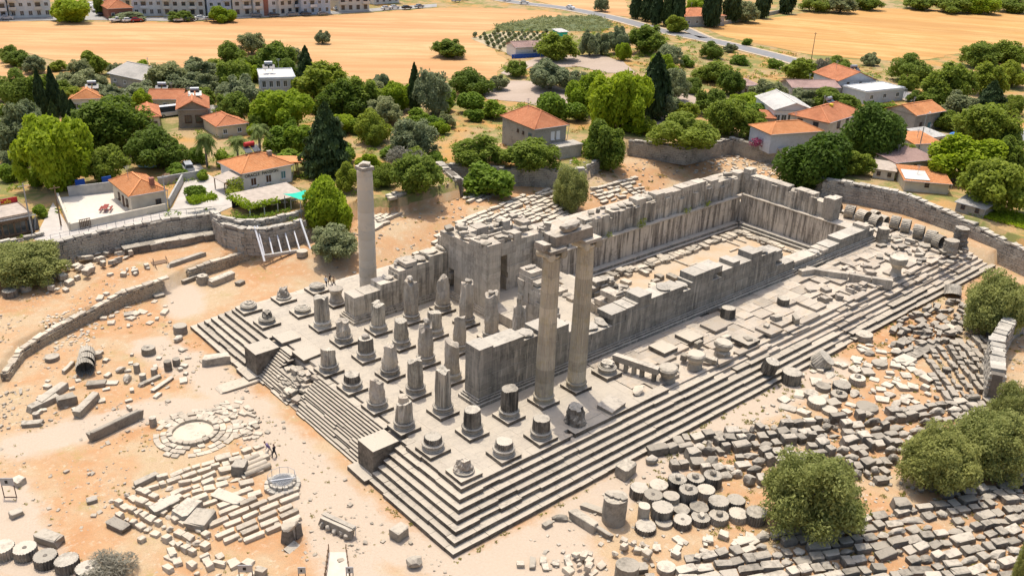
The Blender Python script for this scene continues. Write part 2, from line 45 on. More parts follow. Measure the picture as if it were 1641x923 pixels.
ZONES = {'rows_low': {'poly': [(5.94, -17.86), (14.95, -21.14), (22.23, -23.35), (32.61, -27.78), (50.99, -36.83), (33.15, -44.41), (2.32, -19.64)], 'z': -3.5, 'yaw': -24.9}, 'rows_dark': {'poly': [(19.6, -6.3), (24.48, -5.76), (33.8, -9.4), (43.18, -13.58), (54.21, -19.05), (64.2, -23.94), (58.04, -28.25), (49.98, -23.67), (43.29, -24.86), (38.26, -26.09), (37.14, -24.49), (31.91, -15.95), (25.4, -18.06), (25.64, -15.45)], 'z': -3.5, 'yaw': -25.8}, 'slabs_mid': {'poly': [(44.01, -8.37), (53.18, -5.77), (59.65, -7.0), (68.59, -7.58), (70.8, -12.08), (65.27, -16.72), (60.27, -20.91), (54.63, -18.82), (45.54, -14.7), (42.21, -11.58)], 'z': -3.5, 'yaw': -9.7}, 'pile_far': {'poly': [(70.62, -8.39), (80.18, -6.21), (93.72, -8.55), (89.23, -13.54), (83.09, -15.37), (73.72, -14.29), (65.85, -12.84)], 'z': -3.5, 'yaw': -0.8}, 'rows_wall': {'poly': [(72.26, -13.19), (86.44, -16.64), (73.57, -23.07), (59.46, -27.62), (58.4, -25.02), (60.27, -20.91)], 'z': -3.5, 'yaw': -135.4}, 'under_olives': {'poly': [(38.85, -28.67), (48.98, -30.84), (54.92, -33.97), (49.79, -37.3), (41.03, -31.76)], 'z': -3.5, 'yaw': -28.0}, 'paved_blocks': {'poly': [(-20.91, 13.34), (-16.91, 13.99), (-12.67, 12.64), (-12.94, 9.3), (-14.88, 7.34), (-17.68, 7.17), (-21.05, 7.56), (-22.5, 9.85)], 'z': -3.5, 'yaw': -0.5}, 'left_small': {'poly': [(-27.98, 22.73), (-24.71, 22.13), (-22.34, 18.28), (-22.03, 13.01), (-23.11, 9.2), (-25.29, 9.83), (-27.79, 14.06), (-28.64, 18.26)], 'z': -3.5, 'yaw': -70.6}, 'museum_rows': {'poly': [(-25.45, 22.72), (-19.67, 23.02), (-14.75, 22.86), (-11.51, 21.86), (-11.83, 18.33), (-14.19, 16.59), (-14.43, 13.36), (-16.91, 13.99), (-20.73, 14.45), (-22.84, 18.67)], 'z': -3.5, 'yaw': -5.3}, 'left_edge_low': {'poly': [(-26.48, 11.32), (-23.07, 8.61), (-20.05, 5.09), (-21.0, 2.63), (-25.34, 5.59), (-27.92, 9.22)], 'z': -3.5, 'yaw': -38.6}, 'left_field': {'poly': [(-30.19, 48.88), (-26.15, 53.3), (-20.4, 57.2), (-15.9, 51.62), (-8.83, 48.41), (-10.97, 37.78), (-16.31, 38.17), (-22.19, 38.31), (-29.88, 40.13)], 'z': -3.5}, 'left_upper': {'poly': [(-14.72, 67.04), (-9.59, 68.98), (-4.53, 65.21), (-4.94, 59.71), (-11.33, 57.14), (-15.34, 60.17)], 'z': -3.5}, 'left_white': {'poly': [(-22.64, 65.67), (-16.88, 65.66), (-15.37, 62.57), (-18.84, 57.11), (-22.95, 59.14)], 'z': -3.5}, 'terrace_a': {'poly': [(-19.6, 75.12), (-15.26, 78.07), (-11.52, 81.29), (-5.18, 83.01), (-4.17, 79.04), (-12.73, 74.76), (-17.33, 71.28)], 'z': -1.4, 'yaw': 22.5}, 'terrace_b': {'poly': [(-9.95, 75.01), (-3.42, 74.69), (-4.41, 70.92), (-10.02, 72.18)], 'z': -1.7}, 'stadium': {'poly': [(21.95, 49.94), (29.82, 54.97), (44.16, 60.37), (58.77, 64.02), (71.55, 63.89), (74.0, 57.61), (66.08, 54.59), (53.37, 57.61), (43.21, 57.34), (36.31, 55.25), (25.45, 50.33)], 'z': -2.2, 'yaw': 8.8}, 'south_far': {'poly': [(79.23, 61.23), (93.88, 61.08), (91.24, 55.29), (77.11, 55.69)], 'z': -1.0, 'yaw': 0.0}, 'south_wall_steps': {'poly': [(54.56, 71.09), (63.79, 73.85), (62.12, 68.02), (53.68, 65.22)], 'z': -1.5, 'yaw': 17.0}, 'column_steps': {'poly': [(33.98, 70.67), (42.18, 72.92), (40.17, 69.02), (29.87, 63.91)], 'z': -1.0, 'yaw': 17.7}, 'sw_yard': {'poly': [(108.39, 58.02), (123.53, 59.45), (125.01, 45.53), (113.51, 38.56), (110.73, 48.23)], 'z': 0}, 'west_end': {'poly': [(94.57, 8.85), (104.89, 8.67), (107.85, 1.0), (108.53, -3.05), (100.56, -5.64), (92.37, -1.23), (90.18, 5.23)], 'z': -0.3}, 'bottom_mid': {'poly': [(0.53, -12.44), (8.42, -14.76), (10.62, -17.68), (4.85, -18.06), (-0.0, -14.71)], 'z': -3.5}, 'right_edge_band': {'poly': [(7.74, -15.39), (19.73, -21.36), (20.91, -23.52), (10.79, -20.65)], 'z': -3.5, 'yaw': -24.9}, 'front_mid': {'poly': [(-1.96, -9.9), (5.19, -14.49), (4.24, -15.41), (-2.34, -11.24)], 'z': -3.5}}
DRUMS = [(10.14, -11.72, -3.5, 1.25, 3.0, 0), (15.13, -10.63, -3.5, 1, 1.2, 1), (15.06, -12.56, -3.5, 1.05, 1.5, 1), (17.5, -11.3, -3.5, 1.05, 0.9, 0), (19.4, -12.22, -3.5, 1.05, 1.3, 1), (14.35, -14.45, -3.5, 1.15, 1.4, 1), (16.72, -13.63, -3.5, 0.9, 1.2, 0), (18.54, -14.41, -3.5, 1.05, 1.6, 1), (21.23, -13.21, -3.5, 1, 1.2, 1), (22.85, -14.26, -3.5, 1.05, 1.4, 1), (20.7, -15.09, -3.5, 1, 1.0, 1), (19.96, -17.25, -3.5, 1.1, 1.2, 1), (21.93, -18.05, -3.5, 1, 0.9, 1), (16.5, -15.23, -3.5, 0.95, 0.6, 1), (18.0, -16.35, -3.5, 1, 0.8, 0), (16.93, -17.39, -3.5, 1, 0.7, 1), (18.52, -18.43, -3.5, 1.05, 0.8, 1), (20.33, -19.48, -3.5, 1.02, 0.8, 1), (21.5, -20.8, -3.5, 1.1, 1.2, 1), (11.58, -14.73, -3.5, 1.1, 0.6, 1), (13.67, -15.33, -3.5, 0.9, 0.4, 0), (15.05, -16.56, -3.5, 1, 0.8, 1), (12.63, -13.49, -3.5, 0.62, 1.8, 0), (4.49, -18.61, -3.5, 1.12, 2.2, 0), (8.64, -19.91, -3.5, 0.9, 0.6, 0), (49.03, -6.76, -3.5, 1.3, 1.6, 1), (46.53, -12.16, -3.5, 1.2, 0.9, 1), (52.76, -11.92, -3.5, 1.2, 0.8, 1), (55.87, -12.31, -3.5, 1.1, 0.9, 1), (46.44, -14.05, -3.5, 1.0, 0.5, 1), (68.07, -6.2, -3.5, 1.3, 1.0, 0), (47.84, -10.48, -3.5, 0.9, 0.7, 0), (50.62, -12.8, -3.5, 1.1, 0.6, 1), (50.84, -10.42, -3.5, 1, 0.6, 0), (50.88, -16.57, -3.5, 1.4, 0.5, 0), (62.8, -11.65, -3.5, 1.1, 0.5, 0), (-36.85, 18.93, -3.5, 1.08, 1.1, 1), (-38.4, 20.24, -3.5, 1.08, 1.2, 1), (-35.7, 16.75, -3.5, 1.08, 1.0, 1), (-34.4, 14.92, -3.5, 1.08, 1.1, 1), (-33.27, 12.64, -3.5, 1.1, 1.1, 1), (-7.58, 53.5, -3.5, 0.95, 1.2, 0), (-13.24, 50.3, -3.5, 0.9, 1.0, 1), (-23.53, 56.06, -3.5, 0.9, 0.6, 0), (-18.8, 53.27, -3.5, 0.6, 0.8, 0), (-14.75, 44.58, -3.5, 0.42, 0.9, 0), (-16.43, 43.86, -3.5, 0.42, 1.0, 0), (-12.89, 44.7, -3.5, 0.5, 1.3, 0), (-11.58, 45.2, -3.5, 0.5, 1.0, 0), (-16.21, 46.44, -3.5, 0.4, 1.2, 0), (-19.32, 33.19, -3.5, 0.42, 1.2, 0), (-23.28, 74.87, -1.6, 1.0, 1.0, 1), (-21.95, 76.56, -1.6, 1.1, 1.3, 1), (-19.93, 77.84, -1.6, 1.0, 0.8, 0), (-21.04, 75.63, -1.6, 0.8, 0.8, 0), (-15.91, 79.17, -1.6, 0.9, 0.7, 0), (1.73, 67.23, -3.5, 0.8, 1.4, 1), (17.3, 64.2, -1.6, 0.9, 0.9, 0), (-9.35, 67.21, -3.5, 0.35, 0.5, 0), (-29.19, 42.81, -3.5, 0.4, 0.8, 0)]
BLOCKS = [(-8.23, -0.34, -3.5, 10.66, 1.6, 1.3, 1.2, 'fluted fragment'), (-9.36, -4.54, -3.5, -1.61, 1.6, 1.4, 1.1, 'rough boulder'), (7.29, -10.26, -3.5, -87.3, 3.2, 1.0, 1.0, 'block'), (9.6, -9.31, -3.5, -67.17, 2.4, 0.8, 0.5, 'block'), (7.63, -12.72, -3.5, -85.46, 2.0, 0.4, 0.7, 'block'), (16.88, -7.12, -3.5, 9.24, 2.2, 1.5, 1.4, 'block'), (5.94, -8.31, -3.5, -39.47, 1.6, 0.8, 0.6, 'rough boulder'), (4.23, -8.2, -3.5, -2.34, 1.0, 0.6, 0.5, 'block'), (-7.38, 42.6, -3.5, -22.3, 3.2, 1.3, 1.2, 'block'), (-22.92, 35.04, -3.5, 12.13, 6.5, 0.7, 1.2, 'block'), (-23.99, 41.43, -3.5, 42.72, 4.6, 1.0, 1.1, 'block'), (-27.75, 45.21, -3.5, 16.79, 3.6, 1.1, 0.8, 'block'), (-26.29, 46.59, -3.5, 33.69, 4.4, 1.2, 0.9, 'block'), (-25.5, 43.83, -3.5, -1.61, 2.0, 1.3, 1.2, 'fluted fragment'), (-29.98, 41.67, -3.5, -26.18, 2.2, 0.8, 0.5, 'block'), (-22.73, 52.27, -3.5, 46.07, 2.6, 0.5, 0.6, 'block'), (-21.33, 46.12, -3.5, -25.5, 2.2, 1.1, 0.6, 'block'), (-19.98, 45.66, -3.5, -37.48, 2.0, 1.0, 0.3, 'block'), (-17.68, 47.81, -3.5, -5.62, 1.4, 1.0, 0.8, 'rough boulder'), (-8.81, 51.53, -3.5, 26.15, 1.6, 1.0, 0.8, 'rough boulder'), (-15.06, 41.3, -3.5, 27.47, 3.8, 0.6, 0.4, 'block'), (-15.91, 43.11, -3.5, 14.85, 3.0, 0.6, 0.4, 'block'), (-17.91, 45.03, -3.5, 56.51, 1.6, 1.0, 0.9, 'rough boulder'), (-10.84, 63.11, -3.5, -13.21, 1.8, 1.2, 0.3, 'block'), (-5.45, 66.44, -3.5, -3.34, 1.6, 0.9, 0.5, 'block'), (1.92, 67.77, -3.5, 29.52, 1.8, 1.2, 0.8, 'block'), (4.32, 66.14, -2.6, 15.61, 4.4, 1.3, 1.1, 'block'), (1.2, 69.33, -2.6, 16.95, 4.0, 0.7, 0.7, 'block'), (1.68, 72.71, -2.2, 11.34, 6.0, 0.8, 0.7, 'block'), (6.06, 63.53, -3.5, 21.71, 1.4, 0.9, 0.6, 'block'), (-3.95, 80.47, -1.5, -3.52, 2.6, 1.8, 1.3, 'rough boulder'), (-1.77, 80.17, -1.5, -3.47, 2.6, 1.8, 1.3, 'rough boulder'), (0.11, 79.8, -1.5, -3.7, 2.6, 1.8, 1.3, 'rough boulder'), (2.36, 79.5, -1.5, -3.65, 2.6, 1.8, 1.3, 'rough boulder'), (4.56, 79.25, -1.5, -3.59, 2.6, 1.8, 1.3, 'rough boulder'), (6.91, 79.26, -1.5, -3.53, 2.6, 1.8, 1.3, 'rough boulder'), (8.61, 78.72, -1.5, -3.74, 2.6, 1.8, 1.3, 'rough boulder'), (-24.16, 17.79, -3.5, 8.31, 2.6, 1.4, 0.8, 'block'), (-22.79, 15.7, -3.5, 27.29, 2.6, 1.8, 1.0, 'block'), (-22.33, 13.49, -3.5, 37.37, 2.6, 2.0, 0.9, 'block'), (-18.64, 15.36, -3.5, -67.94, 3.6, 1.4, 0.5, 'block'), (-15.6, 18.82, -3.5, 45.4, 1.4, 1.4, 1.3, 'block'), (-23.94, 23.28, -3.5, 8.13, 2.6, 0.8, 0.6, 'block'), (-34.28, 31.02, -3.5, -65.22, 1.2, 1.0, 0.7, 'block'), (-35.88, 25.7, -3.5, 1.97, 1.2, 0.8, 0.6, 'block'), (-34.57, 19.69, -3.5, -61.49, 2.6, 1.2, 0.9, 'block'), (-29.43, 23.36, -3.5, -8.33, 1.0, 0.8, 0.5, 'block'), (-28.81, 17.79, -3.5, -70.13, 2.2, 1.2, 0.6, 'block'), (35.24, -29.3, -3.2, -38.21, 1.6, 1.4, 1.1, 'block'), (50.58, -35.59, -3.2, -9.22, 2.0, 1.4, 1.0, 'block'), (81.06, -12.58, -3.5, -2.82, 5.5, 2.0, 0.6, 'block'), (70.98, -13.37, -3.5, 0.0, 6.0, 1.6, 0.5, 'block'), (66.55, -13.38, -3.5, -3.25, 3.0, 2.2, 0.5, 'block'), (42.12, -29.84, -3.5, -30.02, 2.2, 1.0, 0.8, 'block'), (-14.31, 19.98, -3.5, 1.8, 3.0, 0.7, 0.7, 'column shaft fragment'), (-14.26, 19.21, -3.5, 1.35, 3.0, 0.7, 0.7, 'column shaft fragment'), (-14.2, 18.44, -3.5, 1.36, 3.0, 0.7, 0.7, 'column shaft fragment'), (-14.15, 17.68, -3.5, 0.91, 3.0, 0.7, 0.7, 'column shaft fragment')]
MISC = {'altar': (-16.33, 29.11), 'well': (-13.22, 13.89), 'stair': (-2.39, 70.95), 'stairtop': (-2.44, 72.74), 'bench0': (-13.05, 6.13), 'bench1': (-11.79, 2.26), 'pillar': (-16.5, 5.88), 'sign0': (-35.56, 29.11), 'sign1': (-22.5, 3.32), 'sign2': (-18.63, 0.01), 'sign3': (-15.19, -2.54), 'path0': (-14.74, 1.96), 'path1': (-16.62, -0.66), 'path2': (-13.45, 0.93), 'path3': (-14.93, -2.02), 'ramp0': (11.6, 66.11), 'ramp1': (19.17, 64.45), 'rampt0': (12.36, 70.53), 'rampt1': (19.91, 69.37), 'person0': (12.36, 48.15), 'person1': (13.24, 48.59), 'person2': (13.11, 47.32), 'person3': (-11.54, 19.89), 'person4': (-11.44, 19.06), 'pole0': (151.6, 48.72), 'polea': (147.73, 27.65), 'poleb': (230.29, 106.88), 'lampa': (113.06, 82.33), 'lampb': (4.72, 86.81), 'lampc': (-11.38, 89.6), 'lampd': (-15.96, 88.5), 'tent': (23.96, 76.26), 'aw0': (15.01, 84.98), 'aw1': (15.31, 78.52), 'aw2': (24.76, 77.69), 'aw3': (26.16, 82.91), 'bench_red': (-1.17, 91.75), 'farwall': (80.33, -21.65), 'teal': (135.69, 60.61), 'tarp': (11.6, 112.14), 'bluetarp': (172.34, 30.93), 'slabsign': (-17.15, 4.68), 'cw0': (-7.92, 101.96), 'cw1': (-10.76, 86.42), 'cw2': (4.72, 86.81), 'court': (133.9, 21.91)}
WALLS = {'pension_curve': [(9.38, 78.35), (9.35, 74.79), (10.6, 71.79), (13.27, 69.52), (17.02, 69.29), (20.54, 69.65)], 'long_left': [(-17.06, 81.96), (-14.78, 82.17), (-6.29, 82.57), (2.03, 82.16), (10.27, 80.3)], 'cafe': [(-24.53, 86.16), (-15.71, 86.7)], 'oblique': [(57.89, 82.13), (54.6, 71.2)], 'south': [(57.81, 81.4), (62.14, 75.88), (74.55, 63.84), (79.05, 62.25)], 'south_low': [(36.79, 74.92), (43.99, 75.49)], 'tumbled': [(80.15, 65.1), (89.91, 68.08)], 'south_west': [(103.01, 71.59), (108.45, 60.14), (124.08, 59.39), (125.69, 46.75)], 'west': [(113.79, 29.56), (117.19, 21.01), (118.68, 15.4), (118.05, 8.81), (116.77, 1.05), (115.23, -4.12), (112.27, -12.69)], 'west_corner': [(125.69, 46.75), (116.95, 34.63), (113.77, 28.39)], 'east_edge': [(65.41, -25.58), (75.06, -21.27), (86.28, -18.85), (97.6, -19.25)], 'curved': [(-29.62, 54.11), (-26.49, 58.89), (-23.72, 60.73), (-19.98, 62.74), (-15.19, 64.78), (-11.07, 66.63), (-7.29, 67.08), (-4.8, 67.48)]}

# ------------------------------------------------------------------ helpers
def tag(o, label=None, cat=None, group=None, kind=None):
    if label: o['label'] = label
    if cat: o['category'] = cat
    if group: o['group'] = group
    if kind: o['kind'] = kind
    return o

def add(name, data, parent=None, mat=None, loc=None, rz=None, scale=None, rot=None):
    o = bpy.data.objects.new(name, data); col.objects.link(o)
    if parent is not None: o.parent = parent
    if mat is not None and data is not None and hasattr(data, 'materials') and not data.materials: data.materials.append(mat)
    if loc is not None: o.location = loc
    if rot is not None: o.rotation_euler = rot
    elif rz is not None: o.rotation_euler = (0, 0, rz)
    if scale is not None: o.scale = scale
    return o

def empty(name, loc=(0, 0, 0), rz=0.0):
    o = bpy.data.objects.new(name, None); col.objects.link(o)
    o.location = loc; o.rotation_euler = (0, 0, rz); o.empty_display_size = 0.2
    return o

def mesh(name, v, f, mat=None, smooth=False):
    m = bpy.data.meshes.new(name); m.from_pydata([tuple(p) for p in v], [], f); m.update()
    if mat: m.materials.append(mat)
    if smooth:
        for p in m.polygons: p.use_smooth = True
    return m

def quads(name, v, mat=None, mats=None, idx=None):
    """v: (n*4,3) array, every four rows one quad"""
    n = len(v) // 4
    m = bpy.data.meshes.new(name)
    m.vertices.add(n * 4); m.vertices.foreach_set('co', np.asarray(v, 'f').ravel())
    m.loops.add(n * 4); m.loops.foreach_set('vertex_index', np.arange(n * 4, dtype='i'))
    m.polygons.add(n); m.polygons.foreach_set('loop_start', np.arange(0, n * 4, 4, dtype='i'))
    if mat: m.materials.append(mat)
    m.update(); m.validate(); m.shade_flat()
    return m

def solid(name, v, f, mat=None):
    """v (n,3) f (k,4) arrays -> mesh of quads"""
    m = bpy.data.meshes.new(name)
    v = np.asarray(v, 'f'); f = np.asarray(f, 'i')
    m.vertices.add(len(v)); m.vertices.foreach_set('co', v.ravel())
    m.loops.add(f.size); m.loops.foreach_set('vertex_index', f.ravel())
    m.polygons.add(len(f)); m.polygons.foreach_set('loop_start', np.arange(0, f.size, 4, dtype='i'))
    if mat: m.materials.append(mat)
    m.update(); m.validate(); m.shade_flat()
    return m

BOXV = np.array([(x, y, z) for z in (0, 1) for y in (-.5, .5) for x in (-.5, .5)], float)   # base at z 0
BOXF = np.array([(0, 2, 3, 1), (4, 5, 7, 6), (0, 1, 5, 4), (1, 3, 7, 5), (3, 2, 6, 7), (2, 0, 4, 6)])

class Acc:
    """collects boxes and prisms into one mesh"""
    def __init__(s): s.v = []; s.f = []; s.n = 0
    def raw(s, v, f):
        s.v.append(np.asarray(v, float)); s.f.append(np.asarray(f, int) + s.n); s.n += len(v)
    def box(s, c, size, rz=0.0, jit=0.0, tilt=0.0):
        v = BOXV * np.asarray(size, float)
        if jit: v = v + nr.uniform(-jit, jit, v.shape) * np.minimum(np.asarray(size), 1.0)
        if tilt:
            a, b = nr.uniform(-tilt, tilt, 2)
            v = v @ np.array(((1, 0, a), (0, 1, b), (-a, -b, 1)), float).T
        ca, sa = math.cos(rz), math.sin(rz)
        v = np.stack([v[:, 0] * ca - v[:, 1] * sa, v[:, 0] * sa + v[:, 1] * ca, v[:, 2]], 1) + np.asarray(c, float)
        s.raw(v, BOXF)
    def bar(s, a, b, w, h=None):
        """square bar from a to b"""
        a = Vector(a); b = Vector(b); h = h or w; d = (b - a)
        if d.length < 1e-6: return
        z = d.normalized(); x = z.cross(Vector((0, 0, 1)))
        if x.length < 1e-3: x = Vector((1, 0, 0))
        x.normalize(); y = z.cross(x)
        v = [tuple(p + x * (i * w / 2) + y * (j * h / 2)) for p in (a, b) for j in (-1, 1) for i in (-1, 1)]
        s.raw(v, BOXF)
    def mesh(s, name, mat=None): return solid(name, np.concatenate(s.v), np.concatenate(s.f), mat)
    def obj(s, name, mat, parent=None): return add(name, s.mesh(name, mat), parent)

def lathe(prof, seg=24, jit=0.0, closed_top=True):
    """prof list of (r,z) bottom to top"""
    v = []; f = []
    for r, z in prof:
        for i in range(seg):
            a = 2 * math.pi * i / seg; q = 1 + (rng.uniform(-jit, jit) if jit else 0)
            v.append((r * q * math.cos(a), r * q * math.sin(a), z))
    for k in range(len(prof) - 1):
        for i in range(seg):
            j = (i + 1) % seg
            f.append((k * seg + i, k * seg + j, (k + 1) * seg + j, (k + 1) * seg + i))
    if closed_top: f.append(tuple((len(prof) - 1) * seg + i for i in range(seg)))
    return v, f

def pip(px, py, poly):
    """points (arrays) in polygon"""
    inside = np.zeros(np.shape(px), bool); n = len(poly); j = n - 1
    for i in range(n):
        xi, yi = poly[i]; xj, yj = poly[j]
        c = ((yi > py) != (yj > py)) & (px < (xj - xi) * (py - yi) / ((yj - yi) or 1e-9) + xi)
        inside ^= c; j = i
    return inside

def seg_dist(px, py, line):
    d = np.full(np.shape(px), 1e9)
    for (x0, y0), (x1, y1) in zip(line[:-1], line[1:]):
        dx, dy = x1 - x0, y1 - y0; L = dx * dx + dy * dy or 1e-9
        t = np.clip(((px - x0) * dx + (py - y0) * dy) / L, 0, 1)
        d = np.minimum(d, np.hypot(px - x0 - t * dx, py - y0 - t * dy))
    return d

# ------------------------------------------------------------------ materials
def nodes(name):
    m = bpy.data.materials.new(name); m.use_nodes = True
    nt = m.node_tree; b = nt.nodes['Principled BSDF']
    b.inputs['Roughness'].default_value = 0.9
    b.inputs['Specular IOR Level'].default_value = 0.2
    return m, nt, b

class N:
    def __init__(s, nt): s.nt = nt
    def new(s, t, **kw):
        n = s.nt.nodes.new(t)
        for k, v in kw.items(): setattr(n, k, v)
        return n
    def link(s, a, b): s.nt.links.new(a, b)
    def pos(s, scale=None):
        g = s.new('ShaderNodeNewGeometry').outputs['Position']
        if scale is None: return g
        v = s.new('ShaderNodeVectorMath', operation='MULTIPLY'); v.inputs[1].default_value = scale
        s.link(g, v.inputs[0]); return v.outputs[0]
    def noise(s, vec, scale, detail=4, rough=0.55, dist=0.0):
        n = s.new('ShaderNodeTexNoise'); n.inputs['Scale'].default_value = scale
        n.inputs['Detail'].default_value = detail; n.inputs['Roughness'].default_value = rough
        n.inputs['Distortion'].default_value = dist
        s.link(vec, n.inputs['Vector']); return n.outputs['Fac']
    def ramp(s, fac, stops):
        n = s.new('ShaderNodeValToRGB'); e = n.color_ramp.elements
        while len(e) < len(stops): e.new(0.5)
        for i, (p, c) in enumerate(stops):
            e[i].position = p; e[i].color = (c, c, c, 1) if isinstance(c, (int, float)) else (*c, 1)
        s.link(fac, n.inputs['Fac']); return n.outputs['Color']
    def mix(s, fac, a, b, mode='MIX'):
        n = s.new('ShaderNodeMix', data_type='RGBA', blend_type=mode)
        for i, x in ((0, fac), (6, a), (7, b)):
            if isinstance(x, (int, float)): n.inputs[i].default_value = x if i == 0 else (x, x, x, 1)
            elif isinstance(x, tuple): n.inputs[i].default_value = (*x, 1)
            else: s.link(x, n.inputs[i])
        return n.outputs[2]
    def math(s, op, a, b=0.0):
        n = s.new('ShaderNodeMath', operation=op)
        for i, x in ((0, a), (1, b)):
            if isinstance(x, (int, float)): n.inputs[i].default_value = x
            else: s.link(x, n.inputs[i])
        return n.outputs[0]
    def bump(s, b, h, strength=0.4, dist=0.1):
        n = s.new('ShaderNodeBump'); n.inputs['Strength'].default_value = strength; n.inputs['Distance'].default_value = dist
        s.link(h, n.inputs['Height']); s.link(n.outputs[0], b.inputs['Normal'])
    def rand(s): return s.new('ShaderNodeObjectInfo').outputs['Random']

def stone_mat(name, light, dark, amount=0.5, streak=0.0, scale=1.0, vary=0.25, warm=None, side_dark=0.0, drip=0.0):
    """weathered marble: pale stone, lichen blotches, optional vertical run-off stains"""
    m, nt, b = nodes(name); n = N(nt)
    p = n.pos()
    big = n.noise(p, 0.35 * scale, 3, 0.5)
    fine = n.noise(p, 2.2 * scale, 7, 0.68)
    f = n.math('ADD', n.math('MULTIPLY', big, 0.45), n.math('MULTIPLY', fine, 0.55))
    c0 = 0.31 + 0.20 * amount
    blot = n.ramp(f, [(c0 - 0.12, 1.0), (c0 + 0.04, 0.35), (c0 + 0.14, 0.0)])
    colr = n.mix(blot, light, dark)
    if warm:
        w = n.ramp(n.noise(p, 0.9 * scale, 4, 0.6), [(0.5, 0.0), (0.72, 0.75)])
        colr = n.mix(w, colr, warm)
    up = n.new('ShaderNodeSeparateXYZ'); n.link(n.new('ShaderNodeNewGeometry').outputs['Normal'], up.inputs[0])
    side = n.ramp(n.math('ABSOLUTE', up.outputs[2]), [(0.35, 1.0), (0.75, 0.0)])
    if side_dark:      # upright faces pulled unevenly towards the dark tone, level faces left as they are
        ck = n.ramp(n.math('ADD', n.math('MULTIPLY', fine, .6), n.math('MULTIPLY', big, .4)), [(0.40, side_dark), (0.72, side_dark * .55)])
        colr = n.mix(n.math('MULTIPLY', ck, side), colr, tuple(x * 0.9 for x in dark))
    if streak:
        s1 = n.noise(n.pos((1.1, 1.1, 0.10)), 1.15, 5, 0.6)
        s2 = n.noise(n.pos((3.4, 3.4, 0.22)), 1.1, 4, 0.6)
        s = n.math('ADD', n.math('MULTIPLY', s1, 0.62), n.math('MULTIPLY', s2, 0.38))
        st = n.ramp(s, [(0.47, 0.0), (0.53, 0.6 * streak), (0.62, streak)])
        colr = n.mix(n.math('MULTIPLY', st, side), colr, tuple(x * 0.75 for x in dark))
    if drip:       # pale lime runs washed down from the joints
        dk = n.ramp(n.noise(n.pos((1.6, 1.6, 0.13)), 1.0, 4, 0.65), [(0.55, 0.0), (0.63, drip)])
        colr = n.mix(n.math('MULTIPLY', dk, side), colr, tuple(x * 0.9 for x in light))
    v = n.ramp(n.rand(), [(0.0, 1.0 - vary), (1.0, 1.0 + vary * 0.35)])
    colr = n.mix(1.0, colr, v, 'MULTIPLY')
    n.link(colr, b.inputs['Base Color'])
    h = n.noise(p, 5.5 * scale, 6, 0.7)
    n.bump(b, h, 0.55, 0.12)
    return m

def flat_mat(name, c, rough=0.8, vary=0.0, nz=0.15, nscale=1.5, spec=0.25, metal=0.0):
    m, nt, b = nodes(name); n = N(nt)
    f = n.noise(n.pos(), nscale, 5, 0.6)
    x = n.ramp(f, [(0.3, 1.0 - nz), (0.7, 1.0 + nz)])
    colr = n.mix(1.0, c, x, 'MULTIPLY')
    if vary:
        colr = n.mix(1.0, colr, n.ramp(n.rand(), [(0, 1 - vary), (1, 1 + vary)]), 'MULTIPLY')
    n.link(colr, b.inputs['Base Color']); b.inputs['Roughness'].default_value = rough
    b.inputs['Specular IOR Level'].default_value = spec; b.inputs['Metallic'].default_value = metal
    return m

def leaf_mat(name, a, c, trans=0.3, vary=0.35):
    """foliage: two greens mixed by clump, a little light coming through"""
    m, nt, b = nodes(name); n = N(nt)
    p = n.pos()
    f = n.noise(p, 0.9, 3, 0.6); f2 = n.noise(p, 5.0, 2, 0.5)
    k = n.ramp(n.math('ADD', n.math('MULTIPLY', f, .6), n.math('MULTIPLY', f2, .4)), [(0.36, 0.0), (0.62, 1.0)])
    colr = n.mix(k, a, c)
    colr = n.mix(1.0, colr, n.ramp(n.rand(), [(0, (1 - vary, 1 - vary * .8, 1 - vary)), (0.5, (1, 1, 1)), (1, (1 + vary, 1 + vary * .6, 1 - vary * .3))]), 'MULTIPLY')
    n.link(colr, b.inputs['Base Color']); b.inputs['Roughness'].default_value = 0.65
    t = n.new('ShaderNodeBsdfTranslucent'); n.link(colr, t.inputs['Color'])
    x = n.new('ShaderNodeMixShader'); x.inputs[0].default_value = trans
    out = nt.nodes['Material Output']
    n.link(b.outputs[0], x.inputs[1]); n.link(t.outputs[0], x.inputs[2]); n.link(x.outputs[0], out.inputs['Surface'])
    return m

LIGHT = (0.57, 0.50, 0.40); DARK = (0.095, 0.083, 0.07)
M = {}
M['marble'] = stone_mat('marble', LIGHT, DARK, 0.22, side_dark=.6)
M['paving'] = stone_mat('paving marble', (0.536, 0.468, 0.370), (0.34, 0.30, 0.25), 0.32, vary=0.12, scale=0.8)
M['step'] = stone_mat('step marble', (0.525, 0.458, 0.361), (0.072, 0.06, 0.048), 0.06, vary=0.15, side_dark=.98)
M['ruinpave'] = stone_mat('worn paving', (0.520, 0.448, 0.356), (0.20, 0.175, 0.15), 0.22, vary=0.22, warm=(0.52, 0.40, 0.27), side_dark=.6)
M['drumdark'] = stone_mat('lichen marble', (0.520, 0.463, 0.370), (0.06, 0.054, 0.047), 0.30, streak=0.9, side_dark=.68)
M['shaft'] = stone_mat('shaft marble', (0.600, 0.537, 0.430), (0.12, 0.11, 0.095), 0.24, streak=0.7, side_dark=.12)
M['tall'] = stone_mat('tall column marble', (0.510, 0.448, 0.338), (0.22, 0.20, 0.165), 0.18, streak=0.35, vary=0.30, warm=(0.45, 0.375, 0.22))
M['lone'] = stone_mat('smooth column marble', (0.561, 0.492, 0.389), (0.34, 0.31, 0.255), 0.2, vary=0.1)
M['wall'] = stone_mat('wall marble', (0.561, 0.492, 0.389), (0.085, 0.076, 0.066), 0.24, streak=0.7, vary=0.2)
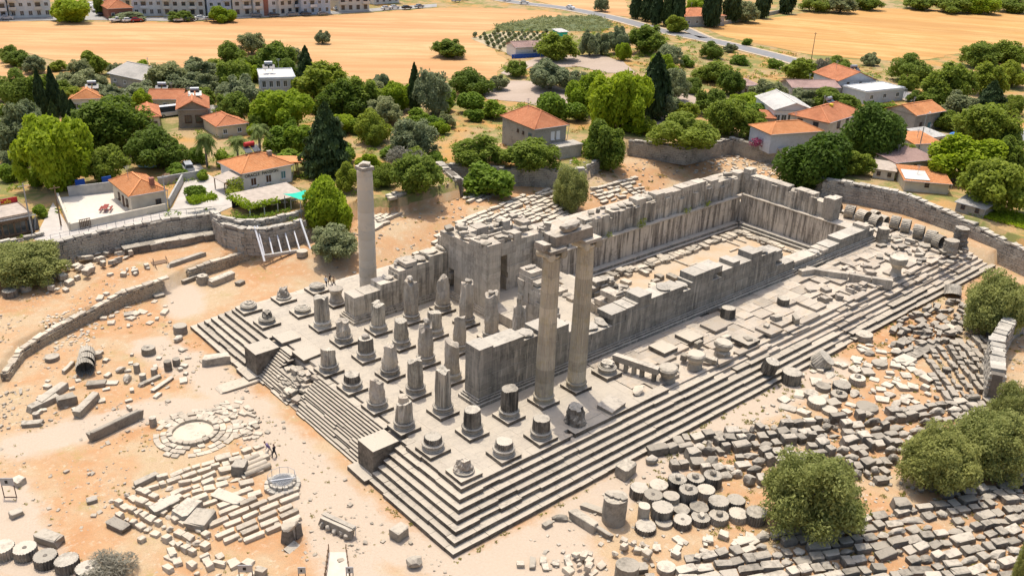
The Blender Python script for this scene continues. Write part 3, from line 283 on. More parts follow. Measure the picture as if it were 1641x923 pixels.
M['wallN'] = stone_mat('grey wall marble', (0.520, 0.468, 0.384), (0.075, 0.077, 0.071), 0.18, streak=0.4, vary=0.16, side_dark=.64, drip=.7)
M['wallR'] = stone_mat('stained wall marble', (0.592, 0.522, 0.421), (0.075, 0.062, 0.052), 0.16, streak=0.85, vary=0.14)
M['wallP'] = stone_mat('rough wall marble', (0.551, 0.483, 0.384), (0.17, 0.152, 0.13), 0.38, streak=0.35, vary=0.18, warm=(0.54, 0.45, 0.355))
M['rubble'] = stone_mat('rubble marble', (0.551, 0.483, 0.379), (0.095, 0.085, 0.072), 0.28, vary=0.40, side_dark=.5)
M['rubbledark'] = stone_mat('dark rubble marble', (0.520, 0.458, 0.365), (0.065, 0.059, 0.051), 0.28, vary=0.42, side_dark=.68)
M['pale'] = stone_mat('pale stone', (0.592, 0.507, 0.389), (0.22, 0.19, 0.15), 0.25, vary=0.28, side_dark=.32)
M['masonry'] = stone_mat('field stone', (0.439, 0.399, 0.328), (0.085, 0.08, 0.072), 0.42, vary=0.1, scale=1.6)
M['mortar'] = stone_mat('wall core', (0.204, 0.177, 0.143), (0.08, 0.075, 0.07), 0.5, vary=0.1)
M['coping'] = stone_mat('coping stone', (0.541, 0.492, 0.407), (0.16, 0.15, 0.14), 0.30, vary=0.25, side_dark=.4)
M['earthwall'] = stone_mat('earth wall', (0.428, 0.360, 0.259), (0.18, 0.15, 0.115), 0.40, vary=0.15)

# ------------------------------------------------------------------ ground
PITP = [(-90, 88)] + PIT + [(108, -40), (112, -400), (-400, -400), (-400, 60)]
TERRP = [(-90, 30), (-40, 46)] + TERR + [(30, 70), (27, 74)] + [p for p in PIT[8::-1]] + [(-90, 86)]

def smooth(t): t = np.clip(t, 0, 1); return t * t * (3 - 2 * t)

def zg(px, py):
    """terrain height"""
    px = np.asarray(px, float); py = np.asarray(py, float)
    z = np.full(px.shape, -3.5)
    z += 0.5 * smooth((-py - 18) / 30) * smooth((px - 20) / 40)
    s = smooth((px - 8) / 14)
    z = np.where(py > 50, np.maximum(z, -3.5 + 2.6 * smooth((py - 52.5) / 13) * s), z)
    z = np.where((px > 107) & (py > -5), np.maximum(z, -3.5 + 2.4 * smooth((px - 109) / 5)), z)
    z = np.where(pip(px, py, TERRP), -1.75 + 0.35 * smooth((py - 68) / 12), z)
    z = np.where(pip(px, py, PITP), z, 2.0)
    return z
def zg1(x, y): return float(zg(np.array([x]), np.array([y]))[0])

def axis(lo, hi, step, far0, far1, g=1.22):
    a = list(np.arange(lo, hi + step * .5, step)); d = step
    while a[-1] < far1: d = min(d * g, 60); a.append(a[-1] + d)
    d = step
    while a[0] > far0: d = min(d * g, 60); a.insert(0, a[0] - d)
    return np.array(a)
gx = axis(-52, 128, 0.8, -1500, 2600); gy = axis(-48, 90, 0.8, -1500, 2600)
GX, GY = np.meshgrid(gx, gy)
GZ = zg(GX, GY)
inpit = pip(GX, GY, PITP)
# small unevenness of trodden earth
GZ = GZ + np.where(inpit, 0.05, 0.02) * np.sin(GX * 0.71 + 1.3 * np.sin(GY * 0.37)) * np.sin(GY * 0.53 + np.sin(GX * 0.29))
# keep the sheet below the temple floor
GZ = np.where((GX > -4.3) & (GX < 106) & (GY > -4.3) & (GY < 51.5), -6.0, GZ)
nx, ny = len(gx), len(gy)
gv = np.stack([GX.ravel(), GY.ravel(), GZ.ravel()], 1)
ii = np.arange((ny - 1) * nx).reshape(ny - 1, nx)[:, :-1].ravel()
gf = np.stack([ii, ii + 1, ii + nx + 1, ii + nx], 1)
gm = solid('ground', gv, gf)
# where feet have worn the ground: walkways round the temple and across the excavation
walk = [[(-12, 52), (-9.5, 40), (-9.5, 20), (-10, 2), (-6, -9), (4, -9.5), (20, -8.4), (40, -8), (58, -8)],
        [(-9, 30), (-18, 36.5), (-32, 38)], [(-9.5, 20), (-11, 12), (-14, 0), (-15, -8)], [(-36, 30), (-37, 20), (-36, 10)],
        [(-4, 60), (-2, 66)], [(4, -9.5), (2, -15), (-10, -10)]]
wd = np.full(GX.shape, 1e9)
for w in walk: wd = np.minimum(wd, seg_dist(GX, GY, w))
path = np.clip(1.25 - wd / 3.6, 0, 1) * inpit
for nm, arr in (('path', path), ('outside', 1.0 - inpit)):
    at = gm.attributes.new(nm, 'FLOAT', 'POINT'); at.data.foreach_set('value', np.asarray(arr, 'f').ravel())
for p in gm.polygons: p.use_smooth = True

def ground_mat():
    m, nt, b = nodes('earth'); n = N(nt); p = n.pos()
    a1 = n.new('ShaderNodeAttribute', attribute_name='path').outputs['Fac']
    a2 = n.new('ShaderNodeAttribute', attribute_name='outside').outputs['Fac']
    big = n.noise(p, 0.085, 4, 0.62, 0.6); med = n.noise(p, 0.5, 5, 0.62); fine = n.noise(p, 4.0, 6, 0.7)
    sand = n.mix(n.ramp(fine, [(0.3, 0.0), (0.7, 1.0)]), (0.455, 0.325, 0.19), (0.545, 0.405, 0.255))
    orange = n.mix(n.ramp(med, [(0.35, 0.0), (0.65, 1.0)]), (0.475, 0.24, 0.105), (0.515, 0.315, 0.165))
    k = n.ramp(n.math('ADD', n.math('MULTIPLY', big, .7), n.math('MULTIPLY', med, .3)), [(0.435, 0.0), (0.54, 0.95)])
    c = n.mix(k, sand, orange)
    grit = n.noise(p, 9.0, 4, 0.75); c = n.mix(n.ramp(grit, [(0.36, 0.55), (0.5, 0.0)]), c, (0.30, 0.215, 0.13)); c = n.mix(n.ramp(n.noise(p, 1.3, 6, 0.75), [(0.56, 0.0), (0.70, 0.6)]), c, (0.64, 0.56, 0.44))
    # dry yellow-green weeds in patches
    wk = n.ramp(n.math('ADD', n.math('MULTIPLY', n.noise(p, 0.22, 5, 0.7), .6), n.math('MULTIPLY', fine, .4)), [(0.555, 0.0), (0.63, 0.6)])
    c = n.mix(wk, c, (0.32, 0.27, 0.085))
    walkc = n.mix(n.ramp(fine, [(0.3, 0.0), (0.7, 1.0)]), (0.475, 0.375, 0.275), (0.53, 0.43, 0.325))
    pk = n.ramp(n.math('ADD', a1, n.math('MULTIPLY', n.math('SUBTRACT', med, 0.5), 1.1)), [(0.25, 0.0), (0.7, 1.0)])
    c = n.mix(pk, c, walkc)
    # village ground: dry straw, bare earth and green weeds
    v1 = n.noise(p, 0.055, 5, 0.65, 0.5); v2 = n.noise(p, 0.16, 5, 0.7, 0.4)
    vil = n.mix(n.ramp(v1, [(0.42, 0.0), (0.6, 1.0)]), (0.43, 0.30, 0.155), (0.52, 0.275, 0.085))
    vil = n.mix(n.ramp(v2, [(0.47, 0.0), (0.57, 0.9)]), vil, (0.17, 0.20, 0.05))
    vil = n.mix(n.ramp(fine, [(0.35, 0.45), (0.65, 0.0)]), vil, (0.24, 0.19, 0.09))
    c = n.mix(n.math('GREATER_THAN', a2, 0.5), c, vil)
    n.link(c, b.inputs['Base Color']); b.inputs['Roughness'].default_value = 0.97
    n.bump(b, n.math('ADD', n.noise(p, 3.0, 7, 0.72), n.math('MULTIPLY', n.noise(p, 14.0, 3, 0.6), 0.35)), 0.5, 0.12)
    return m
gm.materials.append(ground_mat())
tag(add('ground', gm), 'sandy excavation floor and dry village land', kind='structure')

def field_mat(name, a, b_, c, yaw, rows=0.6, amt=0.5):
    m, nt, bs = nodes(name); n = N(nt)
    mp = n.new('ShaderNodeMapping'); mp.inputs['Rotation'].default_value = (0, 0, yaw)
    n.link(n.pos(), mp.inputs['Vector'])
    st = n.new('ShaderNodeVectorMath', operation='MULTIPLY'); st.inputs[1].default_value = (0.07, rows, 1)
    n.link(mp.outputs[0], st.inputs[0])
    s = n.noise(st.outputs[0], 0.5, 5, 0.72, 0.9); g = n.noise(n.pos(), 0.018, 4, 0.6, 0.8); f = n.noise(n.pos(), 1.5, 4, 0.7)
    cc = n.mix(n.ramp(s, [(0.42, 0.0), (0.58, 1.0)]), a, b_)
    cc = n.mix(n.ramp(g, [(0.42, 0.0), (0.60, amt)]), cc, c)
    st2 = n.new('ShaderNodeVectorMath', operation='MULTIPLY'); st2.inputs[1].default_value = (0.006, rows * .16, 1); n.link(mp.outputs[0], st2.inputs[0])
    cc = n.mix(n.ramp(n.noise(st2.outputs[0], 1.0, 4, 0.6, 0.6), [(0.46, 0.0), (0.60, 0.6)]), cc, tuple(x * .84 for x in c))
    cc = n.mix(n.ramp(f, [(0.3, 0.35), (0.6, 0.0)]), cc, tuple(x * .7 for x in a))
    n.link(cc, bs.inputs['Base Color']); n.bump(bs, s, 0.4, 0.3); return m

def sheet(name, poly, mat, z, rough=0.0, thick=None):
    """a flat sheet of land with a slightly uneven edge"""
    pts = []
    for i, a in enumerate(poly):
        b = poly[(i + 1) % len(poly)]; L = math.dist(a, b); k = max(1, int(L / 4)) if rough else 1
        for t in range(k):
            pts.append((a[0] + (b[0] - a[0]) * t / k + rng.uniform(-rough, rough), a[1] + (b[1] - a[1]) * t / k + rng.uniform(-rough, rough), z))
    m = mesh(name, pts, [tuple(range(len(pts)))], mat)
    if m.polygons[0].normal.z < 0: m.flip_normals()
    return m
FM = {
 'stubble_field_left': (field_mat('stubble', (0.52, 0.30, 0.13), (0.595, 0.395, 0.19), (0.54, 0.27, 0.11), R(35), 0.5), 2.20, 1.2),
 'stubble_field_low': (None, 2.20, 1.0),
 'stubble_field_right': (field_mat('stubble rows', (0.50, 0.275, 0.085), (0.61, 0.395, 0.155), (0.50, 0.26, 0.085), R(58), 0.45), 2.20, 1.0),
 'far_field': (None, 2.20, 0.8),
 'crop_plot': (field_mat('green crop', (0.085, 0.115, 0.05), (0.13, 0.155, 0.07), (0.20, 0.20, 0.08), R(30), 1.2), 2.28, 1.0),
 'orchard_plot': (field_mat('orchard soil', (0.44, 0.35, 0.22), (0.50, 0.41, 0.27), (0.33, 0.30, 0.16), R(30), 1.0), 2.24, 0.5),
 'dirt_lot': (field_mat('packed earth', (0.42, 0.33, 0.255), (0.47, 0.375, 0.295), (0.40, 0.31, 0.235), R(10), 0.3), 2.24, 0.4),
 'parking_yard': (None, 2.26, 0.3), 'dirt_track': (None, 2.28, 0.4), 'yard': (None, 2.22, 0.3),
 'courtyard': (flat_mat('courtyard paving', (0.62, 0.56, 0.47), nz=.08), 2.24, 0),
 'street_left': (flat_mat('street concrete', (0.50, 0.455, 0.40), nz=.12, nscale=.6), 2.20, 0),
 'apartment_street': (flat_mat('street asphalt', (0.33, 0.315, 0.29), nz=.15, nscale=.4), 2.30, 0), 'side_street': (None, 2.34, 0)}
DEF = {'stubble_field_low': 'stubble_field_left', 'far_field': 'stubble_field_left', 'parking_yard': 'dirt_lot', 'dirt_track': 'dirt_lot', 'yard': 'dirt_lot', 'side_street': 'apartment_street'}
SN = {'stubble_field_left': 'stubble_field', 'stubble_field_low': 'stubble_field', 'stubble_field_right': 'stubble_field', 'far_field': 'stubble_field', 'street_left': 'street', 'apartment_street': 'street', 'side_street': 'street', 'crop_plot': 'crop_field'}
for k, poly in SHEETS.items():
    mt, z, rg = FM[k]; mt = mt or FM[DEF[k]][0]
    tag(add(SN.get(k, k), sheet(k, poly, mt, 2.0 + (z - 2.0) * .35, rg)), kind='structure')

for nm_, pl_ in (('street', [(-15, 82.6), (10.4, 81.0), (13.2, 83.4), (5.0, 86.5), (-10.8, 85.9), (-13, 88), (-17, 88)]), ('lane', [(5.0, 86.7), (13.2, 83.6), (18.0, 84.2), (18.6, 97), (18.2, 111), (14.6, 111), (15.4, 100.6), (13.4, 100.0), (6.2, 88)])):
    tag(add(nm_, sheet(nm_, pl_, FM['street_left'][0], 2.09 if nm_ == 'street' else 2.1, 0)), kind='structure')
def ribbon(name, line, w, z, mat, lift=0.0):
    L = [Vector((x, y, 0)) for x, y in line]
    # smooth the line
    pts = []
    for i in range(len(L) - 1):
        p0, p1, p2, p3 = L[max(i - 1, 0)], L[i], L[i + 1], L[min(i + 2, len(L) - 1)]
        for t in range(6):
            t /= 6; pts.append(0.5 * ((2 * p1) + (-p0 + p2) * t + (2 * p0 - 5 * p1 + 4 * p2 - p3) * t * t + (-p0 + 3 * p1 - 3 * p2 + p3) * t ** 3))
    pts.append(L[-1]); v = []; f = []
    for i, p in enumerate(pts):
        d = (pts[min(i + 1, len(pts) - 1)] - pts[max(i - 1, 0)]).normalized(); nrm = Vector((-d.y, d.x, 0))
        v += [tuple(p + nrm * w / 2 + Vector((0, 0, z))), tuple(p - nrm * w / 2 + Vector((0, 0, z)))]
        if i: f.append((2 * i - 2, 2 * i - 1, 2 * i + 1, 2 * i))
    return mesh(name, v, f, mat), pts
asph = flat_mat('asphalt', (0.23, 0.225, 0.22), nz=.12, nscale=.5)
verge = flat_mat('road verge', (0.50, 0.40, 0.28), nz=.2, nscale=.4)
for nm, w in (('road', 7.0), ('field_road', 4.5)):
    m0, _ = ribbon(nm + ' verge', ROADS[nm], w + 3.0, 2.135, verge); tag(add('road_verge', m0), kind='structure')
    m1, pts = ribbon(nm, ROADS[nm], w, 2.155, asph); tag(add('road', m1), kind='structure')

# ------------------------------------------------------------------ shared stone shapes
def block_mesh(name, seed, rough, mat=None, cuts=1):
    """a dressed block: bevelled unit box (base at z 0), worn corners"""
    r = random.Random(seed); bm = bmesh.new()
    bmesh.ops.create_cube(bm, size=1.0)
    bmesh.ops.translate(bm, verts=bm.verts, vec=(0, 0, .5))
    bmesh.ops.bevel(bm, geom=list(bm.edges), offset=0.004 + 0.05 * rough, segments=1, affect='EDGES', profile=0.6)
    for v in bm.verts:
        v.co += Vector((r.uniform(-1, 1), r.uniform(-1, 1), r.uniform(-1, 1))) * 0.05 * rough
        v.co.z = max(v.co.z, 0)
    m = bpy.data.meshes.new(name); bm.to_mesh(m); bm.free()
    if mat: m.materials.append(mat)
    return m
def boulder_mesh(name, seed, mat=None):
    r = random.Random(seed); bm = bmesh.new()
    bmesh.ops.create_icosphere(bm, subdivisions=2, radius=0.5)
    cuts = [(Vector((r.uniform(-1, 1), r.uniform(-1, 1), r.uniform(-.6, 1))).normalized(), r.uniform(.28, .42)) for _ in range(9)]
    for v in bm.verts:
        for d, k in cuts:
            e = v.co.dot(d)
            if e > k: v.co -= d * (e - k)
        v.co += Vector((r.uniform(-1, 1), r.uniform(-1, 1), r.uniform(-1, 1))) * 0.022
        v.co.z = (v.co.z + .42)
        if v.co.z < 0: v.co.z = 0
    m = bpy.data.meshes.new(name); bm.to_mesh(m); bm.free()
    if mat: m.materials.append(mat)
    return m
def slabs(key, mat, rough, n=6): return [block_mesh(key, 100 + i, rough, mat) for i in range(n)]
BLK = {'wall': slabs('wall block', M['wall'], .12), 'wallN': slabs('grey wall block', M['wallN'], .08), 'wallR': slabs('stained block', M['wallR'], .04),
       'wallP': slabs('rough wall block', M['wallP'], .2), 'rubble': slabs('rubble block', M['rubble'], 1.5, 10), 'rubbledark': slabs('dark rubble block', M['rubbledark'], 1.6, 10),
       'pale': slabs('pale block', M['pale'], 1.3, 8), 'ruinpave': slabs('worn slab', M['ruinpave'], .35, 8), 'marble': slabs('marble block', M['marble'], .5, 6),
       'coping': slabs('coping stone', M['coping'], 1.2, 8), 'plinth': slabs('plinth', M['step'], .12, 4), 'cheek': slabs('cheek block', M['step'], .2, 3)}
BOU = {k: [boulder_mesh(k + ' boulder', 40 + i, M[k]) for i in range(8)] for k in ('rubble', 'rubbledark', 'pale', 'marble', 'wall', 'wallN', 'wallP')}

def fluted(name, seed, r0, r1, h, mat, flutes=24, broken=0.3, rings=7, deep=0.075, rough=0.012, smooth_above=2.0):
    """fluted shaft piece with a broken upper edge"""
    r = random.Random(seed); v = []; f = []; seg = flutes * 2
    ph = r.uniform(0, 6.28); tilt = r.uniform(.1, 1) * broken; a2 = r.uniform(0, 6.28)
    chip = [(r.uniform(0, 6.28), r.uniform(.3, .9), r.uniform(.1, .35) * broken * 2) for _ in range(3)]
    for k in range(rings + 1):
        t = k / rings
        for i in range(seg):
            a = 2 * math.pi * i / seg
            top = h - tilt * h * .35 * (0.5 + 0.5 * math.cos(a - ph)) - 0.06 * h * broken * math.sin(3 * a + a2)
            z = top * t; rr = r0 + (r1 - r0) * t
            if flutes and t < smooth_above: rr *= (1.0 if i % 2 == 0 else 1.0 - deep)
            elif flutes: rr *= 0.96
            for ca, cw, cd in chip:
                dd = abs((a - ca + math.pi) % (2 * math.pi) - math.pi)
                if dd < cw and t > .35: rr *= 1 - cd * (1 - dd / cw) * min(1, (t - .35) * 2.2)
            rr *= 1 + r.uniform(-rough, rough) + rough * 2.2 * math.sin(2 * a + 5 * t + a2) * math.sin(3.3 * t + ph)
            v.append((rr * math.cos(a), rr * math.sin(a), z))
    for k in range(rings):
        for i in range(seg):
            j = (i + 1) % seg
            f.append((k * seg + i, k * seg + j, (k + 1) * seg + j, (k + 1) * seg + i))
    c = len(v); topz = sum(p[2] for p in v[-seg:]) / seg
    n0 = rings * seg
    inner = []
    for i in range(seg):
        p = v[n0 + i]; v.append((p[0] * .55, p[1] * .55, topz + (p[2] - topz) * .5 + r.uniform(-.07, .09) * broken))
    v.append((0, 0, topz + r.uniform(-.05, .12) * broken)); cc = len(v) - 1
    for i in range(seg):
        j = (i + 1) % seg
        f.append((n0 + i, n0 + j, c + j, c + i)); f.append((c + i, c + j, cc))
    return mesh(name, v, f, mat)

def base_mesh(name, mat, R0=1.18, seed=0):
    """Asiatic-Ionic base: two hollows and a fat torus"""
    p = [(R0, 0), (R0 + .02, .08), (R0 - .10, .13), (R0 - .14, .2), (R0 - .08, .26), (R0 - .13, .3), (R0 - .18, .36), (R0 - .1, .42),
         (R0 - .02, .48), (R0 + .03, .56), (R0 + .02, .64), (R0 - .05, .72), (R0 - .16, .76), (R0 - .19, .84)]
    v, f = lathe(p, 28, 0.006); return mesh(name, v, f, mat)

S = 5.3
# ------------------------------------------------------------------ stepped platform
plat = empty('temple_platform', (50, 24, -3.5))
tag(plat, 'huge stepped marble platform carrying the temple ruins', 'temple platform')
def part(acc, name, mat, parent):
    o = acc.obj(name, mat, parent); o.matrix_parent_inverse = Matrix.Translation(parent.location).inverted() if parent.rotation_euler.z == 0 else parent.matrix_world.inverted()
    return o
def P(o, parent):
    """parent without moving"""
    o.parent = parent; o.matrix_parent_inverse = (Matrix.Translation(parent.location) @ Matrix.Rotation(parent.rotation_euler.z, 4, 'Z')).inverted(); return o

XB, YB = 107.75, 49.45
core = Acc()
def cbox(x0, x1, y0, y1, z0, z1, a=core): a.box(((x0 + x1) / 2, (y0 + y1) / 2, z0), (x1 - x0, y1 - y0, z1 - z0))
cbox(-1.3, 44, -1.2, 49, -3.6, -.46); cbox(44, 94.2, -1.2, 11.8, -3.6, -.46); cbox(44, 94.2, 35.7, 49, -3.6, -.46); cbox(94.2, 107.3, -1.2, 49, -3.6, -.46)
for i in range(7):
    o = 1.75 + .72 * i
    cbox(-o + .3, 108.6 + .5 * i, -o + .33, -1.0 if i == 0 else -o + 1.3, -3.61 - .002 * i, -.5 * i - .27)
P(core.obj('foundation', M['ruinpave'], None), plat)

def run(acc, axis_, a0, a1, fixed, depth, z0, h, seg=(1.9, 3.1), rough=0.02, r=rng):
    """a course of blocks along x (axis 0) or y (axis 1); fixed = outer edge, depth inwards (+)"""
    a = a0
    while a < a1 - .05:
        L = min(r.uniform(*seg), a1 - a)
        if a1 - a - L < .7: L = a1 - a
        d = depth + r.uniform(-.02, .02); dz = r.uniform(-.025, .01); off = r.uniform(0, rough) + (r.uniform(.05, .2) if r.random() < .12 else 0)
        if axis_ == 0: acc.box((a + L / 2, fixed + off + d / 2, z0), (L - .03, d, h + dz), jit=0.014)
        else: acc.box((fixed + off + d / 2, a + L / 2, z0), (d, L - .03, h + dz), jit=0.014)
        a += L
NEAR = {0: [(-1.75, 13.5), (14.2, 30)], 1: [(-2.47, 38)], 2: [(-3.19, 40), (42, 49)], 3: [(-3.91, 58)], 4: [(-4.63, 64), (79, 90)], 5: [(-5.35, 62), (66.5, 107)], 6: [(-6.07, 64), (66.2, 112)]}
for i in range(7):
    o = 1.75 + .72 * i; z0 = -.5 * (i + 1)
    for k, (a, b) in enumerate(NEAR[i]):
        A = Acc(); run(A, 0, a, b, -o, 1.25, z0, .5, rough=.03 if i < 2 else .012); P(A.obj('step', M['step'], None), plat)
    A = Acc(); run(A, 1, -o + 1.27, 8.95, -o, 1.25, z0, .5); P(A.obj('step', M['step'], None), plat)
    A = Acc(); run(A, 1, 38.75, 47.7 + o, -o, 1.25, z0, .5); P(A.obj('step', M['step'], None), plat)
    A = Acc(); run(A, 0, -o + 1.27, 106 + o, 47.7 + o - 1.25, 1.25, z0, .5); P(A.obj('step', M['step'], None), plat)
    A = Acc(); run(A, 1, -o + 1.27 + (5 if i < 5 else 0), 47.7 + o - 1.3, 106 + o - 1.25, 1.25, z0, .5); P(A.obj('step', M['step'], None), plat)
# middle stair: thirteen low steps between the two cheek blocks
for i in range(14):
    z1 = -.25 * i - .002; x0 = -1.75 - .272 * i
    y0, y1 = 12.02, 26.6 - max(0, (i - 9)) * .25 + rng.uniform(-.25, .1)
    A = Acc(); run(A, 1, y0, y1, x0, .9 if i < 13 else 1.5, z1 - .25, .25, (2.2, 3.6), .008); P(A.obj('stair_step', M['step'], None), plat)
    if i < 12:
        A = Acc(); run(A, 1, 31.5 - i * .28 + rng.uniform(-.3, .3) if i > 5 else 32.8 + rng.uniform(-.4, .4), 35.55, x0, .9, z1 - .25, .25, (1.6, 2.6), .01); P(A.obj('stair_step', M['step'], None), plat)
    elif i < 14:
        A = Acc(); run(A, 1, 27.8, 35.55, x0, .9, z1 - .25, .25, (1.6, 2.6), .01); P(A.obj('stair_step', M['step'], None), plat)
A = Acc(); cbox(-5.0, -1.2, 12.1, 35.4, -3.7, -3.3, A); cbox(-3.2, -1.25, 12.1, 26.0, -3.7, -1.6, A); cbox(-3.0, -1.25, 32.0, 35.4, -3.7, -1.6, A); P(A.obj('foundation', M['ruinpave'], None), plat)
for y0, y1 in ((8.98, 12.0), (35.6, 38.72)):
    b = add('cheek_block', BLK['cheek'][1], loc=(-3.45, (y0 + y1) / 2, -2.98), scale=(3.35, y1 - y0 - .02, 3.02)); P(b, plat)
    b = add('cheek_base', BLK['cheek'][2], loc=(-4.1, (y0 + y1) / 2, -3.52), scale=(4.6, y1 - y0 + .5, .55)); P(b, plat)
# broken masonry in the gap of the stair
for k in range(46):
    x = rng.uniform(-4.6, -1.5); y = rng.gauss(29.3, 1.3); z = -3.4 + (x + 4.8) * .8 + rng.uniform(-.3, .2)
    b = add('broken_block', rng.choice(BLK['ruinpave'] + BLK['rubble']), loc=(x, y, min(z, -.5)), scale=(rng.uniform(.6, 1.7), rng.uniform(.5, 1.2), rng.uniform(.3, .7)), rot=(rng.uniform(-.15, .15), rng.uniform(-.15, .15), rng.choice((0, 1.57)) + rng.uniform(-.25, .25))); P(b, plat)

# paving: the front hall as one laid floor, the long flank slab by slab
A = Acc()
def pave(x0, x1, y0, y1, sx=2.65, sy=1.325, skip=0.0):
    x = x0
    while x < x1 - .1:
        w = min(sx, x1 - x); y = y0
        while y < y1 - .1:
            d = min(sy, y1 - y)
            if rng.random() >= skip: A.box((x + w / 2, y + d / 2, -.45), (w - .012, d - .012, .45 + rng.uniform(-.008, .004)))
            y += sy
        x += sx
pave(-.5, 9.1, -.5, 49.0); pave(9.1, 25, 12.0, 35.6); pave(9.1, 26.5, 38.4, 49.0); pave(9.1, 26.3, -.5, 9.2); pave(26.5, 44, 12.0, 35.6, 2.1, 1.8, .12)
tag(P(A.obj('paving', M['paving'], None), plat), kind='stuff')
A = Acc(); pave(26.5, 107, 38.4, 48.9, 3.0, 2.0, .06); pave(97.5, 106.5, 10, 38.4, 3, 2, .1); tag(P(A.obj('paving', M['ruinpave'], None), plat), kind='stuff')
x = 26.45
while x < 106.5:
    w = rng.uniform(1.9, 3.4); y = -.5 if x < 30 else -.2
    far = 9.3
    if x > 70: y = -.4
    while y < far - .4:
        d = min(rng.uniform(1.1, 2.3), far - y)
        edge = y < 2.2
        miss = (.30 if edge and x > 30 else .05) + (.25 if 66 < x < 86 and y < 6.5 else 0) + (.1 if 50 < x < 66 and y < 4 else 0)
        if rng.random() > miss:
            sink = 0 if y > 4 and rng.random() < .8 else rng.choice((0, 0, -.06, -.12, -.22 if edge else -.05))
            s = add('paving_slab', rng.choice(BLK['ruinpave']), loc=(x + w / 2, y + d / 2, -.47 + sink), scale=(w - .02, d - .02, .47 + rng.uniform(-.02, .02)), rot=(rng.uniform(-.006, .006), rng.uniform(-.006, .006), 0)); P(s, plat)
        y += d
    x += w
# rough blocks left on the ruined edge
for k in range(95):
    x = rng.uniform(30, 106); i = rng.randint(0, 4); o = 1.75 + .72 * i
    if any(a - 1 < x < b + 1 for a, b in NEAR[i]): continue
    b = add('step_block', rng.choice(BLK['ruinpave']), loc=(x, -o + .55 + rng.uniform(-.15, .35), -.5 * i - .42), scale=(rng.uniform(1.6, 4.6), rng.uniform(.7, 1.1), rng.uniform(.25, .45)), rot=(rng.uniform(-.015, .015), rng.uniform(-.015, .015), rng.uniform(-.02, .02))); P(b, plat)
# sunken sanctuary floor
A = Acc(); cbox(44, 94.3, 11.7, 35.8, -5.2, -4.2, A); P(A.obj('sanctuary_floor', M['pale'], None), plat)
def sand_mat():
    m, nt, b = nodes('sanctuary earth'); n = N(nt); p = n.pos()
    c = n.mix(n.ramp(n.noise(p, .25, 5, .65), [(.4, 0.0), (.62, 1.0)]), (.53, .43, .31), (.53, .38, .235))
    c = n.mix(n.ramp(n.noise(p, 3., 5, .7), [(.35, .3), (.6, 0.)]), c, (.40, .31, .2)); n.link(c, b.inputs['Base Color']); n.bump(b, n.noise(p, 4, 6, .7), .5, .1); return m
m = mesh('sanctuary earth', [(46, 13, -4.19), (92, 13, -4.19), (92, 33.5, -4.19), (46, 33.5, -4.19)], [(0, 1, 2, 3)], sand_mat())
tag(add('sanctuary_ground', m), kind='structure')
for k in range(190):   # kerb slabs and loose blocks round the sanctuary floor
    t = rng.random()
    if t < .42: x, y = rng.uniform(46, 90), 31.6 + rng.uniform(-.6, .5)
    elif t < .62: x, y = 90.2 + rng.uniform(-.5, .4), rng.uniform(15, 32)
    else: x, y = rng.uniform(46, 66), rng.uniform(17, 31)
    if t > .62 and rng.random() < (x - 46) / 24: continue
    b = add('floor_slab', rng.choice(BLK['rubble'] if rng.random() < .7 else BLK['pale']), loc=(x, y, -4.2), scale=(rng.uniform(1.0, 2.2), rng.uniform(.7, 1.3), rng.uniform(.35, .8) * (1.5 if x < 60 and t < .42 else 1)), rz=rng.choice((0, 1.57)) + rng.uniform(-.1, .1)); P(b, plat)
for k in range(14):     # low trench walls
    x = rng.uniform(68, 88); b = add('floor_slab', rng.choice(BLK['pale']), loc=(x, rng.choice((22, 24.5, 27, 29)) + rng.uniform(-.2, .2), -4.2), scale=(rng.uniform(2, 4), .35, .28), rz=rng.choice((0, 0, 1.57))); P(b, plat)
# stepped bench at the foot of the sanctuary walls
A = Acc(); A.box((69, 34.5, -4.2), (49.0, 1.2, 1.0)); A.box((69, 33.7, -4.2), (47.5, .6, .5)); A.box((93.4, 23.5, -4.2), (1.2, 22.5, 1.0)); A.box((92.6, 23.3, -4.2), (.6, 21, .5)); P(A.obj('wall_bench', M['wallN'], None), plat)
# stair of the sanctuary
for i in range(12):
    b = add('stair_step', BLK['marble'][i % 6], loc=(44.4 + i * .38, 24, -4.2), scale=(.75, 14, 4.0 - i * .34)); P(b, plat)

